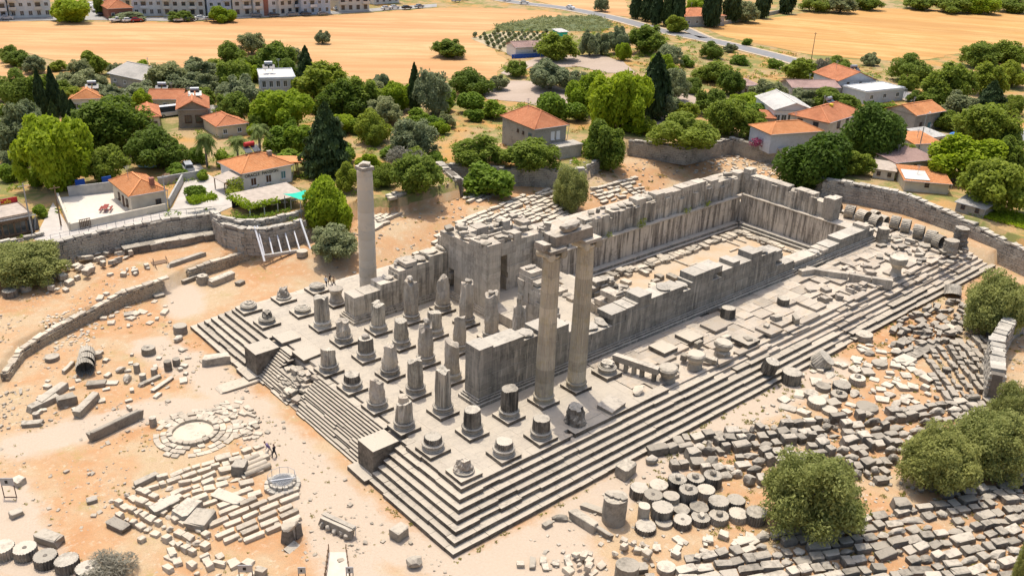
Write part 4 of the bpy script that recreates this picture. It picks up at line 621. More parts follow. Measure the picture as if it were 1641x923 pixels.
# ------------------------------------------------------------------ temple walls
def interp(prof, s):
    if s <= prof[0][0]: return prof[0][1]
    for (a, za), (b, zb) in zip(prof[:-1], prof[1:]):
        if s <= b: return za + (zb - za) * (s - a) / max(b - a, 1e-6)
    return prof[-1][1]
def wall(name, label, axis_, fixed, thick, prof, z0, ch, key, bl=(1.5, 2.6), holes=(), ragged=.35, proud=.012, parent=None, topkey=None):
    """ashlar wall; axis_ 0 runs along x at y=fixed(centre); prof = [(s, top z)]; holes = [(s0,s1,z0,z1)]"""
    s0, s1 = prof[0][0], prof[-1][0]
    if parent is None:
        loc = ((s0 + s1) / 2, fixed, z0) if axis_ == 0 else (fixed, (s0 + s1) / 2, z0)
        root = empty(name, loc); tag(root, label, 'ruined wall', 'standing walls of the temple')
    else: root = parent
    z = z0; c = 0
    while True:
        h = ch if not callable(ch) else ch(c)
        s = s0 - (rng.uniform(.3, 1.0) if c % 2 else 0); any_ = False
        while s < s1 - .02:
            L = rng.uniform(*bl); a = max(s, s0); b = min(s + L, s1); s += L
            if b - a < .12: continue
            mid = (a + b) / 2; top = interp(prof, mid) + rng.uniform(-ragged, ragged)
            if z + h * .9 > top: continue
            any_ = True
            skip = False
            for hs0, hs1, hz0, hz1 in holes:
                if z + h > hz0 + .05 and z < hz1 - .05:
                    if a >= hs0 - .05 and b <= hs1 + .05: skip = True
                    elif a < hs0 < b: b = hs0
                    elif a < hs1 < b: a = hs1
            if skip or b - a < .1: continue
            last = z + h * 1.6 > top
            mesh_ = rng.choice(BLK[topkey if (topkey and last) else key])
            if last and ragged > .1 and rng.random() < .35: mesh_ = rng.choice(BOU[key if key in BOU else 'wallP'])
            th = thick + rng.uniform(-proud, proud); off = rng.uniform(-proud, proud)
            hh = h - .003 if not last or ragged < .1 else h * rng.uniform(.6, 1.05)
            loc = ((a + b) / 2, fixed + off, z) if axis_ == 0 else (fixed + off, (a + b) / 2, z)
            sc = (b - a - .012, th, hh) if axis_ == 0 else (th, b - a - .012, hh)
            P(add('block', mesh_, loc=loc, scale=sc), root)
        z += h; c += 1
        if not any_ or z > 20: break
    return root
def moulding(root, x0, x1, y0, y1, z0=0.0, k=(.55, .34, .18), hs=(.4, .3, .22), mat='wallN'):
    z = z0
    for e, h in zip(k, hs):
        A = Acc(); A.box(((x0 + x1) / 2, (y0 + y1) / 2, z), (x1 - x0 + 2 * e, y1 - y0 + 2 * e, h)); P(A.obj('base_moulding', M[mat], None), root); z += h

wn1 = wall('temple_wall', 'long grey stained temple wall facing the steps, behind the two tall columns', 0, 10.6, 2.5, [(9.4, 7.7), (12, 7.6), (18, 7.4), (20, 6.7), (24, 6.1), (26, 5.1), (30, 5.3), (34, 6.0), (36, 6.25), (66, 6.25), (68.2, 6.1), (68.9, 4.3), (71, 3.1), (72.6, 2.5)], .92, .9, 'wallN', (1.6, 3.0), ragged=.42, proud=.03)
moulding(wn1, 9.4, 72.6, 9.35, 11.85)
wn2 = wall('temple_wall', 'low broken stretch of temple wall near the drums at the far end', 0, 10.6, 2.4, [(73.0, 2.2), (80, 2.5), (85, 2.7), (86, 3.4), (95, 3.5), (97, 2.3)], .92, .62, 'wallN', (1.4, 2.4), ragged=.25, topkey='wallP')
moulding(wn2, 72.9, 97, 9.4, 11.8)
wf1 = wall('temple_wall', 'stepped porch wall of grey blocks beside the lone smooth column', 0, 36.9, 2.5, [(9.4, 3.7), (11.5, 3.9), (14, 4.7), (17, 6.0), (20, 6.9), (24.9, 7.7)], .92, .72, 'wall', (1.5, 2.6), ragged=.2, topkey='wallP')
moulding(wf1, 9.4, 24.9, 35.65, 38.15, mat='wall')
wc1 = wall('temple_wall', 'tall rough inner wall closing the porch, with a slit-like hole', 1, 26.2, 2.4, [(26.9, 10.4), (28, 10.8), (31, 10.7), (34, 10.4), (36, 9.4), (38.1, 8.6)], .92, .85, 'wallP', (1.8, 3.4), holes=((34.2, 34.9, .9, 3.6),), ragged=.3, proud=.02)
moulding(wc1, 25.0, 27.4, 26.9, 38.1, mat='wallP')
wc2 = wall('temple_wall', 'jagged pier of broken wall right of the great doorway', 1, 26.2, 2.2, [(12.0, 3.2), (14.5, 4.2), (16.5, 7.6), (17.6, 9.2), (19.2, 10.4), (20.4, 9.6), (20.7, 6.0)], .92, .7, 'wallP', (.9, 1.8), ragged=.6, proud=.14)
moulding(wc2, 25.1, 27.3, 12.0, 20.7, mat='wallP')
th = empty('door_threshold', (26.2, 23.8, 0)); tag(th, 'massive threshold of the great doorway above the porch floor', 'threshold')
for y, w in ((22.2, 3.0), (25.3, 3.1)): P(add('block', BLK['wallP'][2], loc=(26.2, y, 0), scale=(2.2, w, 1.42)), th)
wa = wall('temple_wall', 'pale inner wall with a dark narrow doorway behind the porch', 0, 32.4, 1.6, [(27.5, 9.4), (31, 8.6), (35, 8.4), (40, 7.9), (43, 6.5)], 0.0, .95, 'wallP', (1.2, 2.2), holes=((31.2, 32.7, 0.4, 5.6),), ragged=.4, proud=.05)
A = Acc(); A.box((32, 34.6, 0), (4, .3, 8)); A.box((32, 34.0, 5.6), (3.2, 1.4, .5)); P(A.obj('door_lining', M['wallP'], None), wa)
wa2 = wall('temple_wall', 'ruined cross wall between the antechamber and the sanctuary stair', 1, 38.5, 1.8, [(14.5, 5.0), (17.5, 3.4), (19, 1.2), (28, 1.0), (29, 5.2), (31.4, 7.2)], 0.0, .8, 'wallP', (.9, 1.8), ragged=.5, proud=.1)
wa3 = wall('temple_wall', 'dark tumbled pier standing beside the sanctuary stair', 0, 20.6, 1.6, [(38.5, 3.6), (41, 4.2), (44, 2.6), (47, -1.5)], -4.2, .8, 'rubbledark', (.9, 1.8), ragged=.7, proud=.15)
# sanctuary: lower dado stands proud of the upper wall and carries its ledge
wf2 = wall('temple_wall', 'long sanctuary wall with pale streaked dado and dark upper courses', 0, 36.6, 3.0, [(27.5, 1.5), (94, 1.7)], -4.2, lambda c: 2.9 if c == 0 else 2.8, 'wallR', (2.4, 3.4), ragged=.02, proud=.012)
wall('temple_wall', None, 0, 37.0, 2.0, [(27.5, 9.4), (30, 9.5), (36, 8.9), (41, 7.4), (46, 5.6), (50, 5.0), (54, 5.5), (61, 6.0), (77, 6.3), (90, 6.4), (96.5, 6.2)], 1.5, .92, 'wall', (1.3, 2.6), ragged=.42, topkey='wallP', parent=wf2)
ww = wall('temple_wall', 'end wall of the sanctuary with streaked dado and blackened top', 1, 95.4, 2.6, [(12.0, 2.0), (35.0, 2.0)], -4.2, lambda c: 2.9 if c == 0 else 3.3, 'wallR', (2.4, 3.4), ragged=.02, proud=.012)
wall('temple_wall', None, 1, 96.0, 2.0, [(17.4, 5.9), (26, 6.0), (35.9, 6.3)], 2.0, .92, 'wall', (1.3, 2.6), ragged=.35, parent=ww)
P(add('pilaster', BLK['marble'][0], loc=(95.6, 16.9, 2.0), scale=(2.6, 1.5, 4.1)), ww)
for k in range(13):    # pilasters along the dado ledge
    P(add('pilaster', BLK['wall'][k % 6], loc=(46 + k * 3.9, 35.85, 1.5), scale=(1.25, .34, 3.2 + rng.uniform(-.6, .5))), wf2)
for k in range(4): P(add('pilaster', BLK['wall'][k % 6], loc=(94.85, 20.5 + k * 4.1, 2.0), scale=(.34, 1.25, 3.2)), ww)
A = Acc(); A.box((69.2, 35.0, 1.38), (50.0, .36, .16)); A.box((94.02, 23.4, 1.88), (.3, 22.2, .16)); P(A.obj('ledge', M['wallP'], None), wf2)
nd = empty('temple_wall', (60, 12.1, -4.2)); tag(nd, 'inner dado of the near sanctuary wall, seen from above', 'ruined wall', 'standing walls of the temple')
for k in range(16): P(add('block', BLK['wallR'][k % 6], loc=(45.5 + k * 3.05, 12.05, -4.2), scale=(3.02, .8, 5.0)), nd)

for root_, x0_, x1_, y0_, y1_, zt, n_ in ((wc1, 25.2, 27.2, 27, 36, 10.0, 16), (wa, 28, 42, 31.8, 33, 8.2, 14), (wf2, 27.5, 40, 36.3, 37.7, 8.6, 12), (wf1, 16, 24, 36, 37.8, 6.2, 8), (wf2, 52, 92, 36.4, 37.8, 5.7, 16)):
    for k in range(n_):
        x, y = rng.uniform(x0_, x1_), rng.uniform(y0_, y1_); P(add('loose_stone', rng.choice(BOU['wallP'] + BLK['rubble']), loc=(x, y, zt - .25 + rng.uniform(-.1, .15)), scale=(rng.uniform(.6, 1.5), rng.uniform(.5, 1.1), rng.uniform(.35, .8)), rot=(rng.uniform(-.2, .2), rng.uniform(-.2, .2), rng.uniform(0, 6))), root_)
# ------------------------------------------------------------------ columns
BASE = [base_mesh('column base', M['drumdark']), base_mesh('pale column base', M['shaft'])]
ORD = ['first', 'second', 'third', 'fourth', 'fifth', 'sixth', 'seventh', 'eighth', 'ninth', 'tenth']
ROW = {1: 'front row', 2: 'second row', 3: 'third row', 4: 'fourth row', 5: 'innermost porch row'}
STUMPS = {(1, 1): (1.5, 'lump'), (1, 2): (1.9, 'd'), (1, 3): (3.6, 's'), (1, 4): (3.9, 'p'), (1, 5): (2.1, 'd'), (1, 6): (3.3, 's'), (1, 7): (0, 'none'), (1, 8): (0, 'none'), (1, 9): (1.8, 'stub'), (1, 10): (1.2, 'stub'),
 (2, 1): (1.9, 'd'), (2, 2): (3.2, 'd'), (2, 3): (5.7, 's'), (2, 4): (4.7, 's'), (2, 5): (4.3, 'p'), (2, 6): (3.0, 'd'), (2, 7): (3.3, 'p'), (2, 8): (4.6, 's'), (2, 9): (1.1, 'stub'), (2, 10): (1.6, 'lump'),
 (3, 1): (2.6, 'd'), (3, 2): (3.9, 'd'), (3, 4): (5.4, 'p'), (3, 5): (5.6, 'p'), (3, 6): (3.9, 's'), (3, 7): (4.2, 's'), (3, 9): (2.4, 'bell'), (3, 10): (0.9, 'stub'),
 (4, 1): (2.0, 'lump2'), (4, 4): (3.6, 'p'), (4, 5): (5.0, 'p'), (4, 6): (3.5, 's'), (4, 7): (6.2, 'p'), (5, 4): (7.2, 'p'), (5, 5): (6.6, 'p'), (5, 6): (6.3, 'p'), (5, 7): (5.2, 'p')}
WORD = {'lump': 'shattered lump of a column on a chipped plinth', 'd': 'short dark-streaked fluted stump', 's': 'fluted pale stump', 'p': 'battered stump with its flutes worn away', 'none': 'bare square plinth without a column', 'stub': 'low broken column base', 'bell': 'bell-shaped unfinished column base', 'lump2': 'blackened shapeless column lump'}
for (r_, l), (h, kd) in STUMPS.items():
    x, y = (r_ - 1) * S, (l - 1) * S
    root = empty('column_stump', (x, y, 0), rng.uniform(-.03, .03))
    tag(root, f"{WORD[kd]}, {ORD[l - 1]} from the near flank, {ROW[r_]}", 'column stump', 'column stumps on the temple platform')
    sd_ = r_ * 17 + l
    pm = M['marble']
    if kd != 'lump2':
        pz = .42
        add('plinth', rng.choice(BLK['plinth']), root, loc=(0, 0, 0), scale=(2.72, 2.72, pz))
    else: pz = 0
    if kd == 'none': 
        if l == 7: root.rotation_euler = (.06, -.05, .05)
        continue
    mt = {'d': M['drumdark'], 's': M['shaft'], 'p': M['wallP'], 'stub': M['drumdark'], 'lump': M['marble'], 'bell': M['wallP'], 'lump2': M['drumdark']}[kd]
    if kd in ('d', 's', 'p'):
        add('base', BASE[0 if kd == 'd' or rng.random() < .75 else 1], root, loc=(0, 0, pz), rz=rng.uniform(0, 6))
        hs = h - pz - .84
        if kd == 's': me = fluted('shaft', sd_, rng.uniform(.93, 1.0), rng.uniform(.86, .95), hs, mt, 20, rng.uniform(.4, .95), deep=.13, rings=10, rough=.02)
        elif kd == 'd': me = fluted('shaft', sd_, .99, .94, max(hs, .5), mt, 24, .22, deep=.10)
        else: me = fluted('shaft', sd_, rng.uniform(.93, 1.0), rng.uniform(.76, .93), hs, mt, 20, rng.uniform(.5, 1.1), deep=.11, rough=.05, rings=12, smooth_above=rng.uniform(.2, .6))
        add('shaft', me, root, loc=(0, 0, pz + .83), rz=rng.uniform(0, 6))
        if (r_, l) == (1, 3): add('upper_fragment', fluted('fragment', 5, .62, .55, .8, M['pale'], 0 or 12, .6), root, loc=(.1, .15, h - .25))
        if (r_, l) in ((2, 6), (3, 5), (5, 5), (5, 6), (4, 7)): add('broken_top', rng.choice(BOU['marble']), root, loc=(rng.uniform(-.2, .2), rng.uniform(-.2, .2), h - .25), scale=(1.25, 1.1, .9), rz=rng.uniform(0, 6))
    elif kd == 'stub':
        add('base', BASE[0], root, loc=(0, 0, pz - .02), rz=rng.uniform(0, 6), rot=(rng.uniform(-.05, .05), rng.uniform(-.05, .05), 0), scale=(.94, .94, .8))
        if h > 1: add('shaft', fluted('stub', sd_, .72, .60, h - pz - .45, mt, 20, .9, rough=.05), root, loc=(.1, .05, pz + .55))
    elif kd == 'lump':
        add('base', BASE[0], root, loc=(0, 0, pz - .1), scale=(.9, .9, .5))
        add('shaft', fluted('lump', sd_, .95, .62, h - .2, mt, 18, 1.0, rough=.09, rings=6), root, loc=(0, .1, pz + .2))
    elif kd == 'bell':
        v, f = lathe([(1.0, 0), (1.05, .2), (.82, .6), (.76, 1.1), (.9, 1.6), (1.05, 1.85), (1.0, 1.98)], 20, .02); add('shaft', mesh('bell', v, f, mt), root, loc=(0, 0, pz))
    else:
        add('shaft', fluted('lump', sd_, 1.25, .95, h, mt, 14, .5, rough=.06), root)
# flank plinths and bases along the near side
FL = [((6, 2), 'base'), ((8, 2), 'none'), ((9, 2), 'none'), ((10, 2), 'chip'), ((7, 1), 'mush'), ((8, 1), 'mush'), ((9, 1), 'mush'), ((10, 1), 'none'), ((5, 1), 'fall'), ((6, 1), 'red'), ((11, 1), 'chip')]
for (r_, l), kd in FL:
    x, y = (r_ - 1) * S, (l - 1) * S
    lab = {'base': 'low round column base on its plinth', 'none': 'bare square plinth on the flank floor', 'chip': 'chipped bare plinth on the flank floor', 'mush': 'mushroom-shaped column base, undercut and pale on top', 'fall': 'tilted slab beside the shadow of the tall columns', 'red': 'brownish stone lump on the flank edge'}[kd]
    root = empty('weathered_pedestal', (x, y, 0)); tag(root, f"{lab}, {ORD[r_ - 1] if r_ < 11 else 'eleventh'} place, {'outer' if l == 1 else 'inner'} flank row", 'column base', 'column bases along the flank')
    if kd in ('base', 'none', 'chip'): add('plinth', BLK['ruinpave' if kd == 'chip' else 'plinth'][r_ % 4], root, scale=(2.72, 2.72, .5 if kd != 'chip' else .4))
    if kd == 'base':
        add('base', BASE[0], root, loc=(0, 0, .48)); add('shaft', fluted('stub', 77, .9, .82, .5, M['drumdark'], 24, .6), root, loc=(0, 0, 1.3))
    if kd == 'mush':
        z0 = -.4
        v, f = lathe([(.95, 0), (.9, .4), (.78, .8), (1.0, 1.3), (1.18, 1.5), (1.22, 1.95), (1.05, 2.15)], 22, .045); add('base', mesh('mushroom', v, f, M['rubble']), root, loc=(0, 0, z0), rot=(rng.uniform(-.12, .12), rng.uniform(-.1, .1), rng.uniform(0, 6)))
    if kd == 'fall': add('base', BLK['marble'][3], root, loc=(.2, -.3, -.1), scale=(2.6, 2.2, .7), rot=(.08, -.1, .15))
    if kd == 'red': add('base', BOU['pale'][2], root, scale=(2.6, 1.6, 1.0), rz=.4)

# the three standing columns
def tall_column(x, y, H, label, mat, flutes, capital, r0=1.1):
    root = empty('column', (x, y, 0)); tag(root, label, 'column', 'standing columns')
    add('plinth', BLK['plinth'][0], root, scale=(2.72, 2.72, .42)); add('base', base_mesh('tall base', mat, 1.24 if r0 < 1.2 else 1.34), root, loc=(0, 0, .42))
    z = 1.24; k = 0; top = H - (1.25 if capital else 0)
    while z < top - .2:
        h = min(rng.uniform(1.1, 1.9), top - z)
        if top - z - h < .8: h = top - z
        ra = r0 * (1 - .16 * ((z - 1.2) / H) ** 1.2); rb = r0 * (1 - .16 * ((z + h - 1.2) / H) ** 1.2)
        seg = 48; v = []; f = []
        for zz, rr in ((0, ra * .995), (.03, ra), (h - .03, rb), (h - .004, rb * .992)):
            for i in range(seg):
                a = 2 * math.pi * i / seg; q = rr * ((1.0 if i % 2 == 0 else .93) if flutes else 1.0) * (1 + rng.uniform(-.004, .004))
                v.append((q * math.cos(a), q * math.sin(a), zz))
        for q in range(3):
            for i in range(seg): f.append((q * seg + i, q * seg + (i + 1) % seg, (q + 1) * seg + (i + 1) % seg, (q + 1) * seg + i))
        f.append(tuple(3 * seg + i for i in range(seg)))
        add('drum', mesh('drum', v, f, mat, smooth=not flutes), root, loc=(rng.uniform(-.012, .012), rng.uniform(-.012, .012), z), rz=0)
        z += h; k += 1
    return root
c1 = tall_column(3 * S, S, 19.5, 'tall fluted marble column with Ionic capital, nearer of the standing pair', M['tall'], True, True)
c2 = tall_column(4 * S, S, 19.5, 'tall fluted column with yellowed drums, farther of the standing pair', M['tall'], True, True)
for c in (c1, c2):     # Ionic capital: echinus, scroll bolsters, abacus
    v, f = lathe([(.84, 0), (.92, .15), (1.02, .32), (.95, .45)], 28); add('echinus', mesh('echinus', v, f, M['tall']), c, loc=(0, 0, 18.25))
    for sx in (-1, 1):
        v, f = lathe([(.45, -1.1), (.48, -1.0), (.34, -.3), (.32, 0), (.34, .3), (.48, 1.0), (.45, 1.1)], 18)
        f.append(tuple(reversed(range(18)))); v = [(p[0], p[2], p[1]) for p in v]
        add('volute', mesh('volute', v, [tuple(reversed(q)) for q in f], M['tall']), c, loc=(sx * .92, 0, 18.72))
    add('abacus', BLK['marble'][2], c, loc=(0, 0, 19.05), scale=(2.5, 2.3, .42))
arch = empty('architrave', (3.5 * S, S, 19.48)); tag(arch, 'marble architrave spanning the two tall columns', 'architrave')
add('beam', BLK['marble'][4], arch, loc=(.15, -.1, 0), scale=(5.7, .95, 1.25)); add('beam', BLK['marble'][5], arch, loc=(-.15, .85, 0), scale=(5.3, .9, 1.25))
fb = add('frieze_block', BOU['marble'][3], loc=(3.55 * S - .3, S + .3, 20.70), scale=(4.0, 1.8, 1.35), rz=.1); tag(fb, 'irregular weathered block lying on top of the architrave', 'stone block')
cb = add('capital_fragment', BLK['marble'][0], loc=(3 * S - 1.35, S + .1, 19.46), scale=(1.1, 1.5, .75), rot=(0, .12, 0)); tag(cb, 'overhanging carved capital fragment at the left end of the architrave', 'stone block')
c3 = tall_column(3 * S, 8 * S, 18.6, 'lone smooth unfluted column standing apart by the porch wall', M['lone'], False, False, 1.24)
add('top_block', BLK['marble'][1], c3, loc=(0, 0, 18.6), scale=(1.9, 1.9, .5)); add('broken_cap', BOU['marble'][5], c3, loc=(0, 0, 19.0), scale=(2.1, 1.9, .85))
# carved balustrade-like fragment propped on short posts
bf = empty('carved_fragment', (29.3, 3.1, 0), math.atan2(-5.6, 1.6)); tag(bf, 'long carved marble beam propped on short posts beside a column base', 'carved fragment')
add('beam', BLK['marble'][3], bf, loc=(0, 0, 1.15), scale=(6.0, .9, .8))
for k, px in enumerate((-2.6, -1.3, -.2, .9, 2.5)): add('post', BLK['rubble'][k], bf, loc=(px, 0, 0), scale=(.45, .6, 1.18))

# ------------------------------------------------------------------ scattered stones
DRM = {}
def drum_mesh(key, r, h, mat, flutes, seed):
    return fluted('drum', seed, r, r, h, mat, flutes, .10, rings=4, deep=.09, rough=.012)
def zone_word(x, y):
    if y < -7 and x > 62: return 'below the far end of the steps'
    if y < -7 and x > 40: return 'in the stone field beside the long steps'
    if y < -7 and x > 12: return 'in the drum park beside the big olive tree'
    if y < -7: return 'near the platform corner'
    if x < -30 and y < 25: return 'at the lower edge of the excavation'
    if y > 70: return 'on the terrace under the village wall'
    if y > 60: return 'near the wooden stair'
    return 'on the sand before the temple front'
SIZE = lambda r, h: ('tall ' if h > 1.7 else 'thin ' if h < .65 else '') + ('small ' if r < .6 else '')
PARK = sorted([i for i, d in enumerate(DRUMS) if d[1] < -7], key=lambda i: (lambda c: c.x / -c.z)(M3.transposed() @ (Vector((DRUMS[i][0], DRUMS[i][1], -3)) - CAM)))
def nth(n):
    W20 = ORD + ['eleventh', 'twelfth', 'thirteenth', 'fourteenth', 'fifteenth', 'sixteenth', 'seventeenth', 'eighteenth', 'nineteenth']
    if n < 20: return W20[n - 1]
    return ['', '', 'twent', 'thirt', 'fort', 'fift'][min(n // 10, 5)] + ('ieth' if n % 10 == 0 else 'y-' + ORD[n % 10 - 1])
for i, (x, y, z, r, h, k) in enumerate(DRUMS):
    root = empty('column_drum', (x, y, zg1(x, y) - .03), rng.uniform(0, 6))
    lab = f"{SIZE(r, h)}{'fluted' if k else 'smooth'} column drum standing {zone_word(x, y)}".strip()
    if i in PARK: lab = f"{SIZE(r, h)}{'fluted' if k else 'smooth'} column drum, {nth(PARK.index(i) + 1)} from the left among drums beside the steps"
    else: lab = lab + f", {nth(i + 1 - 36)} of those there" if False else lab
    tag(root, lab, 'column drum', 'column drums lying about')
    add('body', drum_mesh('d', r, h, M['drumdark'] if (k and rng.random() < .6) else M['rubble'], 24 if k else 0 or 12, 300 + i) if k else fluted('drum', 300 + i, r, r * .98, h, M['rubble'], 12, .12, rings=4, deep=.015, rough=.015), root)
    if i == 0:
        for q in range(4): add('slab_on_top', BLK['rubble'][q], root, loc=(.4 * q - .6, .2 * q - .3, h - .08), scale=(.9, .6, .3), rz=q)
    elif k and rng.random() < .3 and y < -7: add('top_fragment', rng.choice(BOU['rubble']), root, loc=(0, 0, h - .1), scale=(.9, .8, .7), rz=rng.uniform(0, 6))
    elif k and rng.random() < .35: add('dowel_hole', fluted('hole', 1, .22, .2, .05, M['mortar'], 8, .1, rings=2), root, loc=(0, 0, h - .02 ))
# fallen drums lying on their sides: the west end of the temple and the row before the front
LY = [(104.5, 21.5, 1.15, 1.9), (104.8, 18.4, 1.2, 1.7), (104.3, 15.6, 1.2, 2.0), (103.8, 12.8, 1.2, 1.6), (106.5, 10.4, 1.15, 1.6), (106.4, 8.3, 1.2, 1.5), (105.3, 5.3, 1.2, 1.7), (104.2, 2.6, 1.25, 1.6), (103.4, .9, 1.2, 1.5), (101.8, 24.0, 1.2, 1.7), (108.6, 13.8, 1.1, 1.5), (109.4, 7.4, 1.1, 1.4), (110.4, 16.5, 1.0, 1.4)]
for i, (x, y, r, L) in enumerate(LY):
    o = add('column_drum', fluted('lying drum', 500 + i, r, r, L, M['rubble'], 24, .08, rings=3, deep=.05, rough=.02), loc=(x, y - L / 2, r - .1 + zg1(x, y) * 0 - (0.0 if x < 107.6 else 1.2)), rot=(-math.pi / 2 + rng.uniform(-.06, .06), 0, rng.uniform(-.4, .4)))
    tag(o, 'drum fallen on its side at the far platform end', 'column drum', 'fallen drums at the far end of the platform')
for i, (x, y) in enumerate(((-20.4, 52.2), (-21.0, 50.6), (-21.6, 49.1))):
    o = add('column_drum', fluted('lying drum', 540 + i, 1.0 + .06 * i, 1.0, 1.5, M['drumdark'], 24, .08, rings=3, deep=.06), loc=(x, y, -2.5), rot=(-math.pi / 2, 0, R(-20) + i * .05))
    tag(o, ['farthest', 'middle', 'nearest'][i] + ' of three fallen drums lying in line on the sand', 'column drum', 'three fallen drums in line')
for i, (x, y, h, lab) in enumerate(((106.8, -1.2, 3.6, 'tall leaning stack of drums at the far corner of the platform'), (102.6, -1.6, 2.4, 'broad rough drum stack beside the leaning stack at the far corner'), (86.4, -.6, 3.0, 'undercut column drum perched on rubble on the ruined flank'), (97.9, 8.2, 2.6, 'hollow-looking grey drum by the end of the low wall'), (52.0, 6.2, 1.5, 'short sharply fluted drum alone on the flank floor'), (62.1, 3.9, 1.0, 'small fluted drum farther along the flank floor'), (46.6, -4.6, 1.7, 'tilted drum resting on the broken flank steps'))):
    root = empty('column_drum', (x, y, -.05 if i != 6 else -2.0)); tag(root, lab, 'column drum', 'single drums on the platform')
    if i < 2:
        z = 0
        for q in range(3 if i == 0 else 2):
            hh = h / (3 if i == 0 else 2); add('drum', fluted('d', 560 + i * 5 + q, 1.25 - .06 * q, 1.2, hh, M['rubble' if i else 'rubbledark'], 16, .12, rings=3, deep=.03, rough=.05), root, loc=(rng.uniform(-.12, .12), rng.uniform(-.12, .12), z), rz=q); z += hh - .05
    elif i == 2:
        v, f = lathe([(.95, 0), (.75, .5), (.7, 1.1), (.95, 1.5), (1.35, 2.0), (1.42, 2.9), (1.38, 3.0)], 22, .04); add('body', mesh('perched', v, f, M['rubble']), root)
    else: add('body', fluted('d', 590 + i, 1.05 if i != 5 else .9, 1.0 if i != 5 else .9, h, M['drumdark' if i != 3 else 'rubble'], 24, .12, rings=4, deep=.12), root, rot=(.25, .1, 0) if i == 6 else (0, 0, 0))
o = add('column_drum', fluted('d', 640, 1.35, 1.3, 1.7, M['shaft'], 24, .06, rings=3, deep=.05), loc=(55.6, -6.6, -3.2), rot=(.55, .35, 0)); tag(o, 'large pale drum tipped against the lowest flank step', 'column drum', 'single drums on the platform')
o = add('column_drum', fluted('d', 641, 1.35, 1.3, 1.6, M['shaft'], 24, .06, rings=3, deep=.03), loc=(93.5, -7.2, -3.3), rot=(-.35, .6, 0)); tag(o, 'big tipped drum below the far flank steps near the round bush', 'column drum', 'single drums on the platform')

# single blocks set down by hand
bw = {}
for i, (x, y, z, yaw, l, w, h, k) in enumerate(BLOCKS):
    zz = zg1(x, y) - .04
    if k == 'rough boulder' and y > 78: me = BLK['rubbledark'][i % 10]; l *= 1.1
    elif k == 'rough boulder': me = BOU['rubble'][i % 8]; l *= 1.15; w *= 1.15; h *= 1.15
    elif k == 'fluted fragment': me = BLK['rubble'][i % 10]
    elif k == 'column shaft fragment': me = None
    else: me = BLK['rubble' if rng.random() < .6 else 'rubbledark'][i % 10]
    where = zone_word(x, y); size = 'long ' if l > 3 else 'flat ' if h < .45 else 'big ' if l * w * h > 3 else 'small ' if l < 1.5 else ''
    if me is None:
        o = add('shaft_fragment', fluted('f', 700 + i, w / 2, w / 2, l, M['pale'], 16, .06, rings=3, deep=.04), loc=(x - l / 2 * math.cos(R(yaw)), y - l / 2 * math.sin(R(yaw)), zz + w / 2), rot=(0, math.pi / 2, R(yaw)))
        tag(o, 'slender column shaft lying among the sorted stones', 'column shaft', 'slender shafts lying side by side'); continue
    o = add('boulder' if k == 'rough boulder' else 'marble_block', me, loc=(x, y, zz), scale=(l, w, h), rz=R(yaw))
    lab = f"{size}{'weathered marble block' if k == 'block' else 'rough marble boulder' if k == 'rough boulder' else 'fluted marble fragment'} lying {where}"
    tag(o, lab, 'stone block', 'single stones: ' + lab)

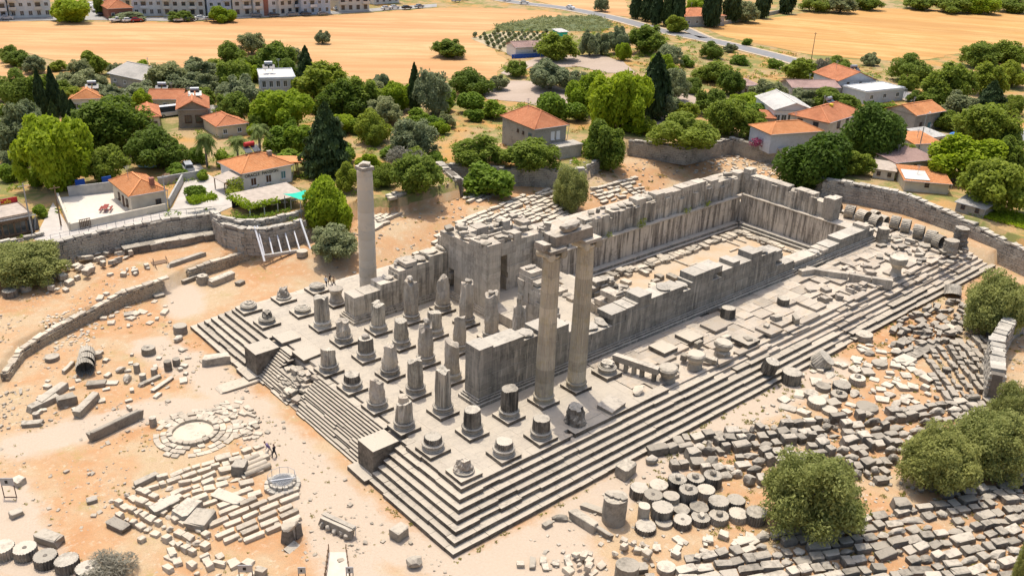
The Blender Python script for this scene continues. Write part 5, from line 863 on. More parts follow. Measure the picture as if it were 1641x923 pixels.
# fields of stones: rows and heaps; the largest ones are things, the rest one mass per place
ZW = {'rows_low': ('pale grey stone block in the rows below the big olive tree', 'rubbledark', (1.0, 2.6), (.75, 1.1), (.4, .8), 1.32, 'row'),
 'rows_dark': ('dark-sided stone block in the crowded rows above the big olive tree', 'rubbledark', (.9, 2.4), (.7, 1.3), (.5, 1.3), 1.5, 'row'),
 'slabs_mid': ('flat stone slab in the stone field beside the long steps', 'rubble', (.8, 2.4), (.7, 1.6), (.25, .7), 1.7, 'mix'),
 'pile_far': ('grey block in the heap below the far steps', 'rubbledark', (.7, 2.4), (.5, 1.2), (.25, .7), 1.15, 'heap'),
 'rows_wall': ('stone block in the slanting rows by the right-hand dry wall', 'rubbledark', (.9, 2.2), (.6, 1.0), (.5, .9), 1.25, 'row'),
 'under_olives': ('shaded stone block under the olive trees', 'rubbledark', (1.0, 2.0), (.7, 1.1), (.5, .9), 1.4, 'row'),
 'paved_blocks': ('oblong pale block in the sorted rows near the round well', 'pale', (1.5, 2.1), (.55, .68), (.35, .5), 1.05, 'brick'),
 'left_small': ('small pale block in the rows of sorted fragments', 'pale', (.7, 1.3), (.5, .8), (.35, .7), 1.35, 'row'),
 'museum_rows': ('pale fragment in the rows between round foundation and well', 'pale', (.7, 2.2), (.4, .9), (.25, .6), 1.15, 'row'),
 'left_edge_low': ('pale broken stone at the lower edge of the fragments', 'pale', (.5, 1.6), (.4, 1.0), (.3, .7), 1.2, 'mix'),
 'left_field': ('loose stone on the sand before the temple front', 'rubble', (.4, 1.3), (.3, .9), (.2, .5), 3.2, 'mix'),
 'left_upper': ('pale flat stone on the sand by the wooden stair', 'pale', (.5, 1.7), (.4, 1.1), (.2, .45), 2.0, 'mix'),
 'left_white': ('whitish stone chip sunk in the sand below the curved wall', 'pale', (.25, .6), (.2, .5), (.08, .2), .8, 'mix'),
 'terrace_a': ('rough stone in the heap on the terrace by the round olive', 'rubble', (.7, 2.0), (.5, 1.0), (.4, .9), 1.5, 'heap'),
 'terrace_b': ('rough stone beside the top of the wooden stair', 'rubble', (.6, 1.5), (.5, .9), (.4, .8), 1.6, 'mix'),
 'stadium': ('long seat stone in the tiers behind the porch wall', 'rubble', (1.4, 3.4), (.75, 1.0), (.4, .65), .98, 'row'),
 'south_far': ('seat stone in the far tiers beyond the sanctuary wall', 'rubble', (1.2, 2.6), (.7, .95), (.4, .6), 1.0, 'row'),
 'south_wall_steps': ('step stone at the foot of the dry village wall', 'rubble', (1.4, 3.0), (.8, 1.0), (.4, .6), 1.1, 'row'),
 'column_steps': ('step stone in the shade behind the lone column', 'rubble', (1.6, 3.2), (.8, 1.0), (.4, .6), 1.1, 'row'),
 'sw_yard': ('small stone on the dry ground behind the end wall', 'pale', (.4, 1.2), (.3, .8), (.2, .4), 1.6, 'mix'),
 'west_end': ('broken stone among the fallen drums at the far end', 'rubbledark', (.6, 2.2), (.5, 1.2), (.2, .6), 2.6, 'mix'),
 'bottom_mid': ('pale broken stone at the lower edge below the platform corner', 'pale', (.5, 1.3), (.4, .9), (.3, .7), 1.25, 'heap'),
 'right_edge_band': ('tumbled stone between the drum park and the lower rows', 'rubble', (.5, 1.5), (.5, 1.0), (.3, .7), 1.15, 'mix'),
 'front_mid': ('small slab in the short row below the platform corner', 'rubble', (.8, 1.6), (.5, .8), (.3, .5), 1.1, 'row')}
cand = []
for zn, Z in ZONES.items():
    lab, key, ll, ww_, hh, sp, mode = ZW[zn]
    poly = Z['poly']; yaw = R(Z.get('yaw', rng.uniform(0, 180)))
    cx = sum(p[0] for p in poly) / len(poly); cy = sum(p[1] for p in poly) / len(poly)
    rad = max(math.dist(p, (cx, cy)) for p in poly); ca, sa = math.cos(yaw), math.sin(yaw)
    b = -rad; row = 0
    while b < rad:
        a = -rad + rng.uniform(0, 1); pos = 0
        while a < rad:
            l = rng.uniform(*ll) * (rng.uniform(.6, 1) if mode != 'brick' else 1); w = rng.uniform(*ww_); h = rng.uniform(*hh)
            jx = 0 if mode == 'brick' else (.09 if mode == 'row' else .9); am = a + l / 2 + rng.uniform(-jx, jx); bm_ = b + rng.uniform(-jx, jx) * .7
            x, y = cx + am * ca - bm_ * sa, cy + am * sa + bm_ * ca
            a += l + (.2 if mode == 'brick' else rng.uniform(.04, .3) if mode == 'row' else rng.uniform(.2, 1.2) * sp * .6)
            if not bool(pip(np.array([x]), np.array([y]), poly)): continue
            if mode == 'row' and rng.random() < .05: continue
            if -6.4 < y < 50 and -6.4 < x < 108 and zn not in ('west_end',): continue
            if any((x - d[0]) ** 2 + (y - d[1]) ** 2 < (d[3] + .35) ** 2 for d in DRUMS): continue
            dist = math.dist((x, y, 0), CAM); tl = {'brick': .02, 'row': .16, 'mix': .2, 'heap': .4}[mode]
            z = zg1(x, y) - .05 + (rng.uniform(0, .6) if mode == 'heap' else 0)
            if zn == 'west_end' and x < 107: z = -.05
            pos += 1
            cand.append((l * (w + h) / dist ** 2, zn, key, x, y, z, l, w, h, yaw + rng.uniform(-tl, tl) * (1 if mode != 'mix' else 6), rng.uniform(-tl, tl) * .6, rng.uniform(-tl, tl) * .6, rng.random() < (.45 if mode in ('mix', 'heap') else .4 if zn == 'rows_dark' else .15 if mode == 'row' else 0), row, pos))
        b += sp * rng.uniform(.92, 1.12) if mode == 'brick' or mode == 'row' else sp; row += 1
cand.sort(key=lambda c: -c[0])
mass = {}
UM = BLK['rubble'][:6] + BOU['rubble'][:5]
UB = [np.array([v.co[:] for v in m.vertices]) for m in UM]
UF = [[tuple(p.vertices) for p in m.polygons] for m in UM]
rows_in = {}
for c in cand: rows_in.setdefault(c[1], set()).add(c[13])
rows_in = {k: sorted(v) for k, v in rows_in.items()}
TEN = ['', '', 'twent', 'thirt', 'fort', 'fift']
def nth(n):
    W20 = ORD + ['eleventh', 'twelfth', 'thirteenth', 'fourteenth', 'fifteenth', 'sixteenth', 'seventeenth', 'eighteenth', 'nineteenth']
    if n < 20: return W20[n - 1]
    return TEN[min(n // 10, 5)] + ('ieth' if n % 10 == 0 else 'y-' + ORD[n % 10 - 1])
RS = {'rows_low': 'stone rows below the big olive', 'rows_dark': 'dark stone rows above the big olive', 'rows_wall': 'slanting stone rows by the dry wall', 'under_olives': 'shaded rows under the olives', 'paved_blocks': 'sorted pale rows by the well', 'left_small': 'small sorted rows', 'museum_rows': 'sorted rows by the round foundation', 'stadium': 'seat tiers behind the porch', 'south_far': 'far seat tiers', 'front_mid': 'short row below the platform corner'}
for i, (px, zn, key, x, y, z, l, w, h, rz, rx, ry, bou, row, pos) in enumerate(cand):
    if i < 270:
        o = add('stone_block', rng.choice((BOU if bou else BLK)[key]), loc=(x, y, z), scale=(l * (1.15 if bou else 1), w * (1.2 if bou else 1), h * (1.2 if bou else 1)), rot=(rx, ry, rz))
        lab = ZW[zn][0]
        if zn in RS: lab = f"stone block, {nth(pos)} along in row {nth(rows_in[zn].index(row) + 1)} of the {RS[zn]}"
        tag(o, lab, 'stone block', 'stones: ' + zn.replace('_', ' '))
    else: mass.setdefault((zn, key), []).append((x, y, z, l, w, h, rz, rx, ry))
def stone_mass(items, name, mat, blocky=.82):
    V, Fc, n = [], [], 0
    for (x, y, z, l, w, h, rz, rx, ry) in items:
        k = rng.randrange(6) if rng.random() < blocky else 6 + rng.randrange(5)
        mt = Matrix.Translation((x, y, z)) @ Matrix.Rotation(rz, 4, 'Z') @ Matrix.Rotation(rx, 4, 'X') @ Matrix.Rotation(ry, 4, 'Y') @ Matrix.Diagonal((l, w, h, 1))
        A_ = np.array(mt); v = UB[k] @ A_[:3, :3].T + A_[:3, 3]
        V.append(v); Fc += [tuple(i + n for i in f) for f in UF[k]]; n += len(v)
    return add(name, mesh(name, np.concatenate(V), Fc, mat))
for key in ('rubble', 'rubbledark', 'pale'):
    its = [q for (zn, k), L in mass.items() if k == key for q in L]
    if its: tag(stone_mass(its, 'stone_rubble', M[key]), {'rubble': 'countless grey loose stones around the temple', 'rubbledark': 'countless dark stones in the rows beside the temple', 'pale': 'countless pale stone fragments before the temple'}[key], 'rubble', kind='stuff')
# pebbles and chips
def chips(n, fn, mat, name, lab):
    pts = []
    while len(pts) < n:
        p = fn()
        if p: pts.append(p)
    its = [(x, y, zg1(x, y) - .03, s * rng.uniform(.8, 1.6), s, s * rng.uniform(.3, .7), rng.uniform(0, 6), rng.uniform(-.3, .3), rng.uniform(-.3, .3)) for x, y, s in pts]
    return tag(stone_mass(its, name, mat), lab, 'pebbles', kind='stuff')
def f1():
    x, y = rng.uniform(-36, -7), rng.uniform(-12, 78)
    return (x, y, rng.uniform(.05, .2) if rng.random() < .85 else rng.uniform(.2, .45)) if abs(math.sin(x * .37) + math.sin(y * .31)) > .5 else None
def f2():
    x, y = rng.uniform(0, 100), rng.uniform(-45, -8)
    return (x, y, rng.uniform(.1, .4)) if rng.random() < .8 else None
chips(2200, f1, M['pale'], 'pebbles', 'small pale chips strewn over the sand')
chips(2200, f2, M['rubble'], 'pebbles', 'small grey chips between the stone rows')
def f3():
    x, y = rng.uniform(20, 116), rng.uniform(51, 72)
    return (x, y, rng.uniform(.1, .5))
chips(500, f3, M['pale'], 'pebbles', 'small chips on the slope behind the temple')
# debris on the platform and in the sanctuary
md = add('rubble_mound', boulder_mesh('mound', 91, M['rubbledark']), loc=(45, 20.5, -4.3), scale=(12, 9, 5.2)); tag(md, 'mound of dark rubble at the near end of the sanctuary', 'rubble mound')
for k in range(110):
    t = rng.random()
    if t < .45:
        x, y = rng.gauss(45, 2.4), rng.gauss(20.5, 1.9); z = -4.3 + 5.0 * max(0, 1 - ((x - 45) / 6) ** 2 - ((y - 20.5) / 4.6) ** 2); key = 'rubbledark'
    elif t < .72: x, y, z, key = rng.uniform(66, 88), rng.uniform(-1, 5.5), -.42, 'ruinpave'
    elif t < .86: x, y, z, key = rng.uniform(33, 60), rng.uniform(-1, 3), -.05, 'rubble'
    else: x, y, z, key = rng.uniform(96.5, 103), rng.uniform(0, 14), -.05, 'rubble'
    o = add('fallen_block', rng.choice(BLK[key]), loc=(x, y, z), scale=(rng.uniform(.7, 2.0), rng.uniform(.5, 1.1), rng.uniform(.35, .9)), rot=(rng.uniform(-.2, .2), rng.uniform(-.2, .2), rng.uniform(0, 3.1)))
    lab = {'rubbledark': 'dark tumbled block heaped beside the sanctuary stair', 'ruinpave': 'worn block lying on the broken flank floor', 'rubble': 'grey block lying on the platform floor' if t < .86 else 'grey block lying by the end of the sanctuary'}[key]
    tag(o, lab, 'stone block', 'debris: ' + lab)
for k, (x, y, L, yw) in enumerate(((76, 7.2, 3.2, -1.1), (77.6, 4.6, 3.4, -1.0), (79.4, 1.6, 3.2, -1.15), (81, -1.2, 3.0, -1.0), (74.5, 8.0, 2.6, -.3))):
    o = add('foundation_block', BLK['wallP'][k % 6], loc=(x, y, -.6), scale=(L, .9, 1.5), rz=yw); tag(o, 'upright foundation block in the jagged edge of the broken flank floor', 'stone block', 'foundation edge blocks')
for i, (x, y, z, l, w, yw) in enumerate(((-7.6, 35.9, -3.45, 5.0, 2.0, 0), )):
    o = add('stone_slab', BLK['pale'][1], loc=(x, y, z), scale=(l, w, .22)); tag(o, 'large flat slab lying at the foot of the far cheek block', 'stone slab')

# ------------------------------------------------------------------ dry-stone and rubble walls
def rubble_wall(name, label, line, z0, z1, thick=1.0, st=.55, cope=True, mat='masonry', face=1, cat='stone wall', copekey='coping', nz=.12, every=1):
    """core, one mass of bedded stones on the faces, coping stones picked out one by one; z0/z1 numbers or per-point lists"""
    n = len(line); Z0 = z0 if isinstance(z0, (list, tuple)) else [z0] * n; Z1 = z1 if isinstance(z1, (list, tuple)) else [z1] * n
    root = empty(name, (*line[0], Z0[0])); tag(root, label, cat, 'stone walls of the excavation')
    A = Acc(); ms = []
    for i in range(n - 1):
        (xa, ya), (xb, yb) = line[i], line[i + 1]; L = math.dist((xa, ya), (xb, yb)); a = math.atan2(yb - ya, xb - xa)
        zb, zt = (Z0[i] + Z0[i + 1]) / 2 - .3, (Z1[i] + Z1[i + 1]) / 2
        steps = max(1, int(L / 2.5))
        for k in range(steps):
            t = (k + .5) / steps; zz = Z1[i] + (Z1[i + 1] - Z1[i]) * t
            A.box((xa + (xb - xa) * t, ya + (yb - ya) * t, zb), (L / steps + .15, thick - .22, zz - zb - .08), a)
        zc = 0.0
        while zb + zc < max(Z1[i], Z1[i + 1]):
            h = rng.uniform(.7, 1.25) * st * .7; s = rng.uniform(-.3, 0)
            while s < L:
                l = rng.uniform(.6, 1.6) * st; t = min(max((s + l / 2) / L, 0), 1); top = Z1[i] + (Z1[i + 1] - Z1[i]) * t + rng.uniform(-nz, nz)
                if zb + zc + h < top + .05:
                    for side in ((1, -1) if thick < 1.4 else (1, -1)):
                        o = side * (thick / 2 - .12); x = xa + (s + l / 2) * math.cos(a) - o * math.sin(a); y = ya + (s + l / 2) * math.sin(a) + o * math.cos(a)
                        ms.append((x, y, zb + zc, l * .96, .34 + rng.uniform(-.06, .1), h * .95, a + rng.uniform(-.05, .05), rng.uniform(-.06, .06), rng.uniform(-.06, .06)))
                s += l
            zc += h
        if cope:
            s = rng.uniform(0, .4)
            while s < L:
                l = rng.uniform(.7, 1.7) * every; t = min((s + l / 2) / L, 1); zz = Z1[i] + (Z1[i + 1] - Z1[i]) * t
                if rng.random() < .88:
                    P(add('coping_stone', rng.choice(BLK[copekey]), loc=(xa + (s + l / 2) * math.cos(a), ya + (s + l / 2) * math.sin(a), zz - .12), scale=(l * .95, thick * rng.uniform(.8, 1.1), rng.uniform(.22, .45)), rot=(rng.uniform(-.06, .06), rng.uniform(-.06, .06), a + rng.uniform(-.08, .08))), root)
                s += l
    P(A.obj('core', M['mortar'], None), root)
    tag(P(stone_mass(ms, 'masonry', M[mat], 1.0), root), kind='stuff')
    return root
Wn = WALLS
rubble_wall('retaining_wall', 'long grey rubble retaining wall below the courtyard house', Wn['long_left'], -1.8, 2.35, 1.2)
rubble_wall('retaining_wall', 'curved ashlar retaining wall below the vine-covered restaurant', Wn['pension_curve'], -2.0, 2.2, 1.1, .8, mat='masonry')
rubble_wall('garden_wall', 'low rubble parapet on top of the curved retaining wall', [(x + .2, y + 2.0) for x, y in Wn['pension_curve']], 1.6, 2.9, .8, .5)
rubble_wall('retaining_wall', 'stone base wall under the roadside cafe', Wn['cafe'], -1.8, 2.4, .9)
rubble_wall('stone_wall', 'short oblique stone wall ending in a flat face', Wn['oblique'], -1.4, 2.6, 1.6)
rubble_wall('retaining_wall', 'dark stone wall behind the bushes below the stone house', Wn['south'], -1.3, 2.6, 1.2)
rubble_wall('stone_wall', 'low stone wall in the trees behind the lone column', Wn['south_low'], -1.2, 1.4, 1.0)
rubble_wall('stone_wall', 'tumbled heap-like end of the dark wall below the stone house', Wn['tumbled'], -1.0, 1.7, 1.8, .8, nz=.5)
rubble_wall('retaining_wall', 'angled stone wall around the yard behind the sanctuary', Wn['south_west'], -.8, 2.6, 1.1)
rubble_wall('retaining_wall', 'broken corner wall behind the dense round tree', Wn['west_corner'], -.9, 2.4, 1.1)
rubble_wall('retaining_wall', 'big rubble wall curving round the far end of the temple', Wn['west'], [-1.2, -1.2, -1.3, -1.6, -2.2, -3, -3.6], [2.8, 2.8, 2.7, 2.1, 1.3, .9, .4], 1.5, .7)
rubble_wall('stone_wall', 'rough dry wall at the right edge above the stone rows', Wn['east_edge'], -3.8, .5, 1.8, .6, nz=.4)
cw = Wn['curved']
rubble_wall('terrace_wall', 'curved earthen wall holding the front terrace above the sand', cw, -3.7, [-2.6, -2.3, -2.2, -2.0, -1.8, -1.6, -1.35, -1.3], .9, .45, mat='earthwall', copekey='pale')
rubble_wall('terrace_wall', 'stepped stone ledge between wooden stair and white beams', [(TERR[k][0], TERR[k][1] - .2) for k in (10, 11, 12, 13)], -3.5, [-2.0, -1.9, -1.9, -1.8], .9, .5, mat='earthwall', copekey='pale')

# ------------------------------------------------------------------ village
def tile_mat(name, c, c2):
    m, nt, b = nodes(name); n = N(nt)
    tc = n.new('ShaderNodeTexCoord').outputs['UV']
    w = n.new('ShaderNodeTexWave', wave_type='BANDS', bands_direction='X'); w.inputs['Scale'].default_value = 1.25; n.link(tc, w.inputs['Vector'])
    w2 = n.new('ShaderNodeTexWave', wave_type='BANDS', bands_direction='Y', wave_profile='SAW'); w2.inputs['Scale'].default_value = .9; n.link(tc, w2.inputs['Vector'])
    k = n.noise(n.pos(), 1.6, 5, .7); k2 = n.noise(n.pos(), .25, 3, .6)
    cc = n.mix(n.ramp(k, [(.35, 0.), (.65, 1.)]), c, c2); cc = n.mix(n.ramp(k2, [(.45, 0.), (.7, .55)]), cc, tuple(x * .62 for x in c))
    cc = n.mix(1.0, cc, n.ramp(n.rand(), [(0, .85), (1, 1.12)]), 'MULTIPLY')
    n.link(cc, b.inputs['Base Color'])
    n.bump(b, n.math('ADD', w.outputs['Fac'], n.math('MULTIPLY', w2.outputs['Fac'], .5)), .8, .12); return m
M['tile'] = tile_mat('roof tiles', (0.52, 0.185, 0.085), (0.60, 0.26, 0.13))
M['tile2'] = tile_mat('orange roof tiles', (0.60, 0.23, 0.085), (0.66, 0.31, 0.14))
M['tilepink'] = tile_mat('faded roof sheets', (0.42, 0.27, 0.23), (0.50, 0.34, 0.29))
M['sheetroof'] = tile_mat('grey roof sheets', (0.42, 0.39, 0.34), (0.50, 0.46, 0.40))
M['whiteroof'] = tile_mat('white roof sheets', (0.66, 0.63, 0.57), (0.72, 0.69, 0.63))
M['plaster'] = flat_mat('white plaster', (0.70, 0.68, 0.63), nz=.10, nscale=.8)
M['cream'] = flat_mat('cream plaster', (0.60, 0.53, 0.42), nz=.12, nscale=.8)
M['grey'] = flat_mat('grey render', (0.40, 0.385, 0.35), nz=.18, nscale=.9)
M['bluegrey'] = flat_mat('blue grey render', (0.50, 0.53, 0.56), nz=.10)
M['brownwall'] = stone_mat('brown stone', (0.36, 0.31, 0.245), (0.17, 0.145, 0.115), .4, scale=1.5)
M['stonehouse'] = stone_mat('house stone', (0.46, 0.42, 0.35), (0.2, 0.18, 0.15), .4, scale=1.6)
M['brick'] = flat_mat('brick red', (0.33, 0.14, 0.095), nz=.2, nscale=2)
M['glass'] = flat_mat('window glass', (0.045, 0.055, 0.06), rough=.12, spec=.6, nz=.2)
M['frame'] = flat_mat('white frame', (0.72, 0.71, 0.68), nz=.05)
M['brownframe'] = flat_mat('brown shutters', (0.11, 0.062, 0.04), nz=.15)
M['teal'] = flat_mat('teal shutters', (0.10, 0.22, 0.24), nz=.15)
M['blue'] = flat_mat('blue paint', (0.03, 0.10, 0.42), nz=.12)
M['metal'] = flat_mat('grey metal', (0.38, 0.39, 0.40), rough=.45, nz=.08, metal=.3)
M['whitemetal'] = flat_mat('white painted steel', (0.72, 0.71, 0.70), rough=.5, nz=.05)
M['benchred'] = flat_mat('faded red paint', (0.26, 0.06, 0.045), nz=.2)
M['red'] = flat_mat('red paint', (0.50, 0.035, 0.03), rough=.5, nz=.1)
M['wood'] = flat_mat('weathered wood', (0.20, 0.13, 0.08), nz=.25, nscale=4)
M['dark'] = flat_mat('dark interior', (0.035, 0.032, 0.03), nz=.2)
M['green_tarp'] = flat_mat('turquoise awning', (0.03, 0.50, 0.35), nz=.06)
M['blue_tarp'] = flat_mat('blue tarpaulin', (0.08, 0.22, 0.55), nz=.1)
M['aqua'] = flat_mat('pale blue sheeting', (0.36, 0.55, 0.58), nz=.3, nscale=2)
M['reed'] = flat_mat('reed awning', (0.44, 0.37, 0.30), nz=.18, nscale=1.2)
M['letter'] = flat_mat('black lettering', (0.02, 0.02, 0.02), nz=0.02)
M['yellow'] = flat_mat('yellow lettering', (0.75, 0.58, 0.05), nz=0.03)

def uvmesh(name, faces, mat):
    """roof planes: list of quads/tris with uv laid in metres along the eave"""
    v = []; f = []; uv = []
    for fc in faces:
        k = len(v); v += fc; f.append(tuple(range(k, k + len(fc))))
        a = Vector(fc[0]); e = (Vector(fc[1]) - a).normalized(); nrm = (Vector(fc[1]) - a).cross(Vector(fc[2]) - a).normalized(); g = nrm.cross(e)
        uv += [((Vector(p) - a).dot(e), (Vector(p) - a).dot(g)) for p in fc]
    m = mesh(name, v, f, mat); l = m.uv_layers.new(name='UVMap')
    for i, q in enumerate(uv): l.data[i].uv = q
    return m

def window(parent, p, face_rz, w, h, frame='frame', pane='glass', sill=True):
    """p = wall point of the window's lower middle; face_rz = direction the wall faces (local)"""
    n = Vector((math.cos(face_rz), math.sin(face_rz), 0)); t = Vector((-n.y, n.x, 0))
    A = Acc(); q = Vector(p)
    for s in (-1, 1): A.box(q + t * s * (w / 2) + n * .04, (.12, .1, h) if abs(n.x) < .5 else (.1, .12, h), 0)
    def bar(z, hh, dep=.1): A.box(q + Vector((0, 0, z)) + n * dep * .4, ((w + .12) if abs(n.x) < .5 else dep, dep if abs(n.x) < .5 else (w + .12), hh), 0)
    bar(0, .1); bar(h - .1, .1); A.box(q + n * .04, (.06, .08, h) if abs(n.x) < .5 else (.08, .06, h))
    if sill: bar(-.1, .1, .3)
    fr = A.obj('window', M[frame], parent)
    B = Acc(); B.box(q + n * .02 + Vector((0, 0, .05)), (w - .05, .05, h - .1) if abs(n.x) < .5 else (.05, w - .05, h - .1)); g = B.obj('pane', M[pane], fr)
    return fr

def make_house(H, label, wallm, roofm, wins=(), doors=(), rise=None, over=.45, chimney=None, ridge=None, cat='house', floors=1, flatlip=.35):
    w, d, h = H['w'], H['d'], H['h']
    root = empty('house', (H['x'], H['y'], H['z']), R(H['yaw'])); tag(root, label, cat, 'village houses')
    A = Acc(); A.box((w / 2, d / 2, -.4), (w, d, h + .4)); wl_ = A.obj('wall', M[wallm], root)
    o = over; rt = H['roof']; x0, x1, y0, y1 = -o, w + o, -o, d + o; ri = rise or min(w, d) * .24
    if rt == 'hip':
        if (ridge or ('x' if w >= d else 'y')) == 'x': k = (y1 - y0) / 2; a, b = (x0 + k * .9, (y0 + y1) / 2, h + ri), (x1 - k * .9, (y0 + y1) / 2, h + ri)
        else: k = (x1 - x0) / 2; a, b = ((x0 + x1) / 2, y0 + k * .9, h + ri), ((x0 + x1) / 2, y1 - k * .9, h + ri)
        c = [(x0, y0, h), (x1, y0, h), (x1, y1, h), (x0, y1, h)]
        if abs(a[0] - b[0]) > abs(a[1] - b[1]):
            if a[0] > b[0]: a = b = ((x0 + x1) / 2, (y0 + y1) / 2, h + ri)
            F_ = [[c[0], c[1], b, a], [c[1], c[2], b], [c[2], c[3], a, b], [c[3], c[0], a]]
        else:
            if a[1] > b[1]: a = b = ((x0 + x1) / 2, (y0 + y1) / 2, h + ri)
            F_ = [[c[0], c[1], a], [c[1], c[2], b, a], [c[2], c[3], b], [c[3], c[0], a, b]]
        F_ = [[p for i, p in enumerate(q) if i == 0 or p != q[i - 1]] for q in F_]
        rf = add('roof', uvmesh('roof', F_, M[roofm]), root)
        B = Acc(); B.box((w / 2, d / 2, h - .14), (w + 2 * o, d + 2 * o, .13)); B.obj('eave', M['frame' if wallm in ('plaster', 'grey') else 'wood'], rf)
        R_ = Acc(); R_.bar(a, b, .3, .2) if a != b else None
        for p in c: R_.bar(p, a if math.dist(p, a) <= math.dist(p, b) else b, .26, .16)
        R_.obj('ridge_tiles', M[roofm], rf)
    elif rt == 'gable':
        if (ridge or 'y') == 'y':
            m_ = (x0 + x1) / 2; F_ = [[(x1, y0, h), (x1, y1, h), (m_, y1, h + ri), (m_, y0, h + ri)], [(x0, y1, h), (x0, y0, h), (m_, y0, h + ri), (m_, y1, h + ri)]]
            gv = [(0, 0, h - .2), (w, 0, h - .2), (w / 2, 0, h + ri - .12), (0, d, h - .2), (w, d, h - .2), (w / 2, d, h + ri - .12)]; rb = ((m_, y0, h + ri), (m_, y1, h + ri))
            ext = [((x0, y0), (m_, y0)), ]
        else:
            m_ = (y0 + y1) / 2; F_ = [[(x0, y0, h), (x1, y0, h), (x1, m_, h + ri), (x0, m_, h + ri)], [(x1, y1, h), (x0, y1, h), (x0, m_, h + ri), (x1, m_, h + ri)]]
            gv = [(0, 0, h - .2), (0, d, h - .2), (0, d / 2, h + ri - .12), (w, 0, h - .2), (w, d, h - .2), (w, d / 2, h + ri - .12)]; rb = ((x0, m_, h + ri), (x1, m_, h + ri))
        rf = add('roof', uvmesh('roof', F_, M[roofm]), root)
        rf.modifiers.new('t', 'SOLIDIFY').thickness = .14
        add('gable', mesh('gable', gv, [(0, 1, 2), (4, 3, 5), (0, 3, 4, 1), (1, 4, 5, 2), (3, 0, 2, 5)], M[wallm]), root)
        B = Acc(); B.bar(*rb, .32, .2); B.obj('ridge_tiles', M[roofm], rf)
    elif rt == 'shed':
        F_ = [[(x0, y0, h), (x1, y0, h), (x1, y1, h + ri), (x0, y1, h + ri)]]
        rf = add('roof', uvmesh('roof', F_, M[roofm]), root); rf.modifiers.new('t', 'SOLIDIFY').thickness = .16
        add('gable', mesh('gable', [(0, 0, h - .2), (w, 0, h - .2), (w, d, h + ri - .25), (0, d, h + ri - .25), (0, d, h - .2), (w, d, h - .2)], [(0, 3, 4), (1, 5, 2), (4, 3, 2, 5)], M[wallm]), root)
    else:
        B = Acc(); B.box((w / 2, d / 2, h), (w + .3, d + .3, .22)); rf = B.obj('roof', M[roofm], root)
        B = Acc()
        for c, s in (((w / 2, .05, h + .22), (w + .3, .2, flatlip)), ((w / 2, d - .05, h + .22), (w + .3, .2, flatlip)), ((.05, d / 2, h + .22), (.2, d, flatlip)), ((w - .05, d / 2, h + .22), (.2, d, flatlip))): B.box(c, s)
        B.obj('parapet', M[wallm], rf)
    if cat == 'house' and w > 5:
        A = Acc(); ax_, ay_ = w * rng.uniform(.3, .7), d * rng.uniform(.4, .7); A.bar((ax_, ay_, h + ri * .5), (ax_, ay_, h + ri + 1.6), .06)
        for q in range(3): A.bar((ax_ - .5 + .1 * q, ay_, h + ri + 1.5 - .22 * q), (ax_ + .5 - .1 * q, ay_, h + ri + 1.5 - .22 * q), .045)
        A.obj('aerial', M['metal'], rf)
        A = Acc(); A.bar((-o, -o - .05, h - .05), (w + o, -o - .05, h - .05), .14, .12); A.bar((w + o - .1, -o - .05, h - .1), (w - .05, -.08, 0), .09); A.obj('gutter', M['metal'], root)
    for fc, u, z, ww, hh, fr, pn in wins:
        if fc == 'f': window(root, (u, 0, z), -math.pi / 2, ww, hh, fr, pn)
        elif fc == 'r': window(root, (w, u, z), 0, ww, hh, fr, pn)
        else: window(root, (0, u, z), math.pi, ww, hh, fr, pn)
    for fc, u, ww, hh, mt in doors:
        A = Acc(); A.box((u, -.03, 0) if fc == 'f' else (w + .03 if fc == 'r' else -.03, u, 0), (ww, .12, hh) if fc == 'f' else (.12, ww, hh)); dr = A.obj('door', M[mt], root)
        A = Acc(); A.box((u + ww * .36, -.12, hh * .48) if fc == 'f' else (w + .12 if fc == 'r' else -.12, u + ww * .36, hh * .48), (.12, .06, .06)); A.obj('handle', M['metal'], dr)
    if chimney:
        A = Acc(); A.box((chimney[0], chimney[1], h), (.7, .7, ri * .6 + .9)); A.box((chimney[0], chimney[1], h + ri * .6 + .9), (.85, .85, .12)); A.obj('chimney', M[chimney[2] if len(chimney) > 2 else 'brick'], rf)
    return root, rf
def fwin(w, n, z, ww, hh, fr='frame', pn='glass', face='f'): return [(face, w * (i + .5) / n, z, ww, hh, fr, pn) for i in range(n)]
HS = {h['n']: h for h in HOUSES}
def solar(parent, p, rz=0.0, red=False):
    r_ = parent
    A = Acc(); A.bar((p[0] - .8, p[1] - .5, p[2] + .35), (p[0] - .8, p[1] + 1.0, p[2] + 1.1), 1.3, .08); A.bar((p[0] + .8, p[1] - .5, p[2] + .35), (p[0] + .8, p[1] + 1.0, p[2] + 1.1), 1.3, .08); A.obj('solar_panel', M['glass'], r_)
    A = Acc()
    for sx in (-.9, .9):
        for sy in (-.4, 1.0): A.box((p[0] + sx, p[1] + sy, p[2] - .3), (.07, .07, 1.5 if sy > 0 else .7))
    A.obj('rack', M['metal'], r_)
    v, f = lathe([(.05, -1.0), (.42, -.95), (.42, .95), (.05, 1.0)], 14); f.append(tuple(reversed(range(14))))
    add('tank', mesh('tank', [(q[2], q[0], q[1]) for q in v], f, M['red'] if red else M['metal']), r_, loc=(p[0], p[1] + 1.1, p[2] + 1.5))

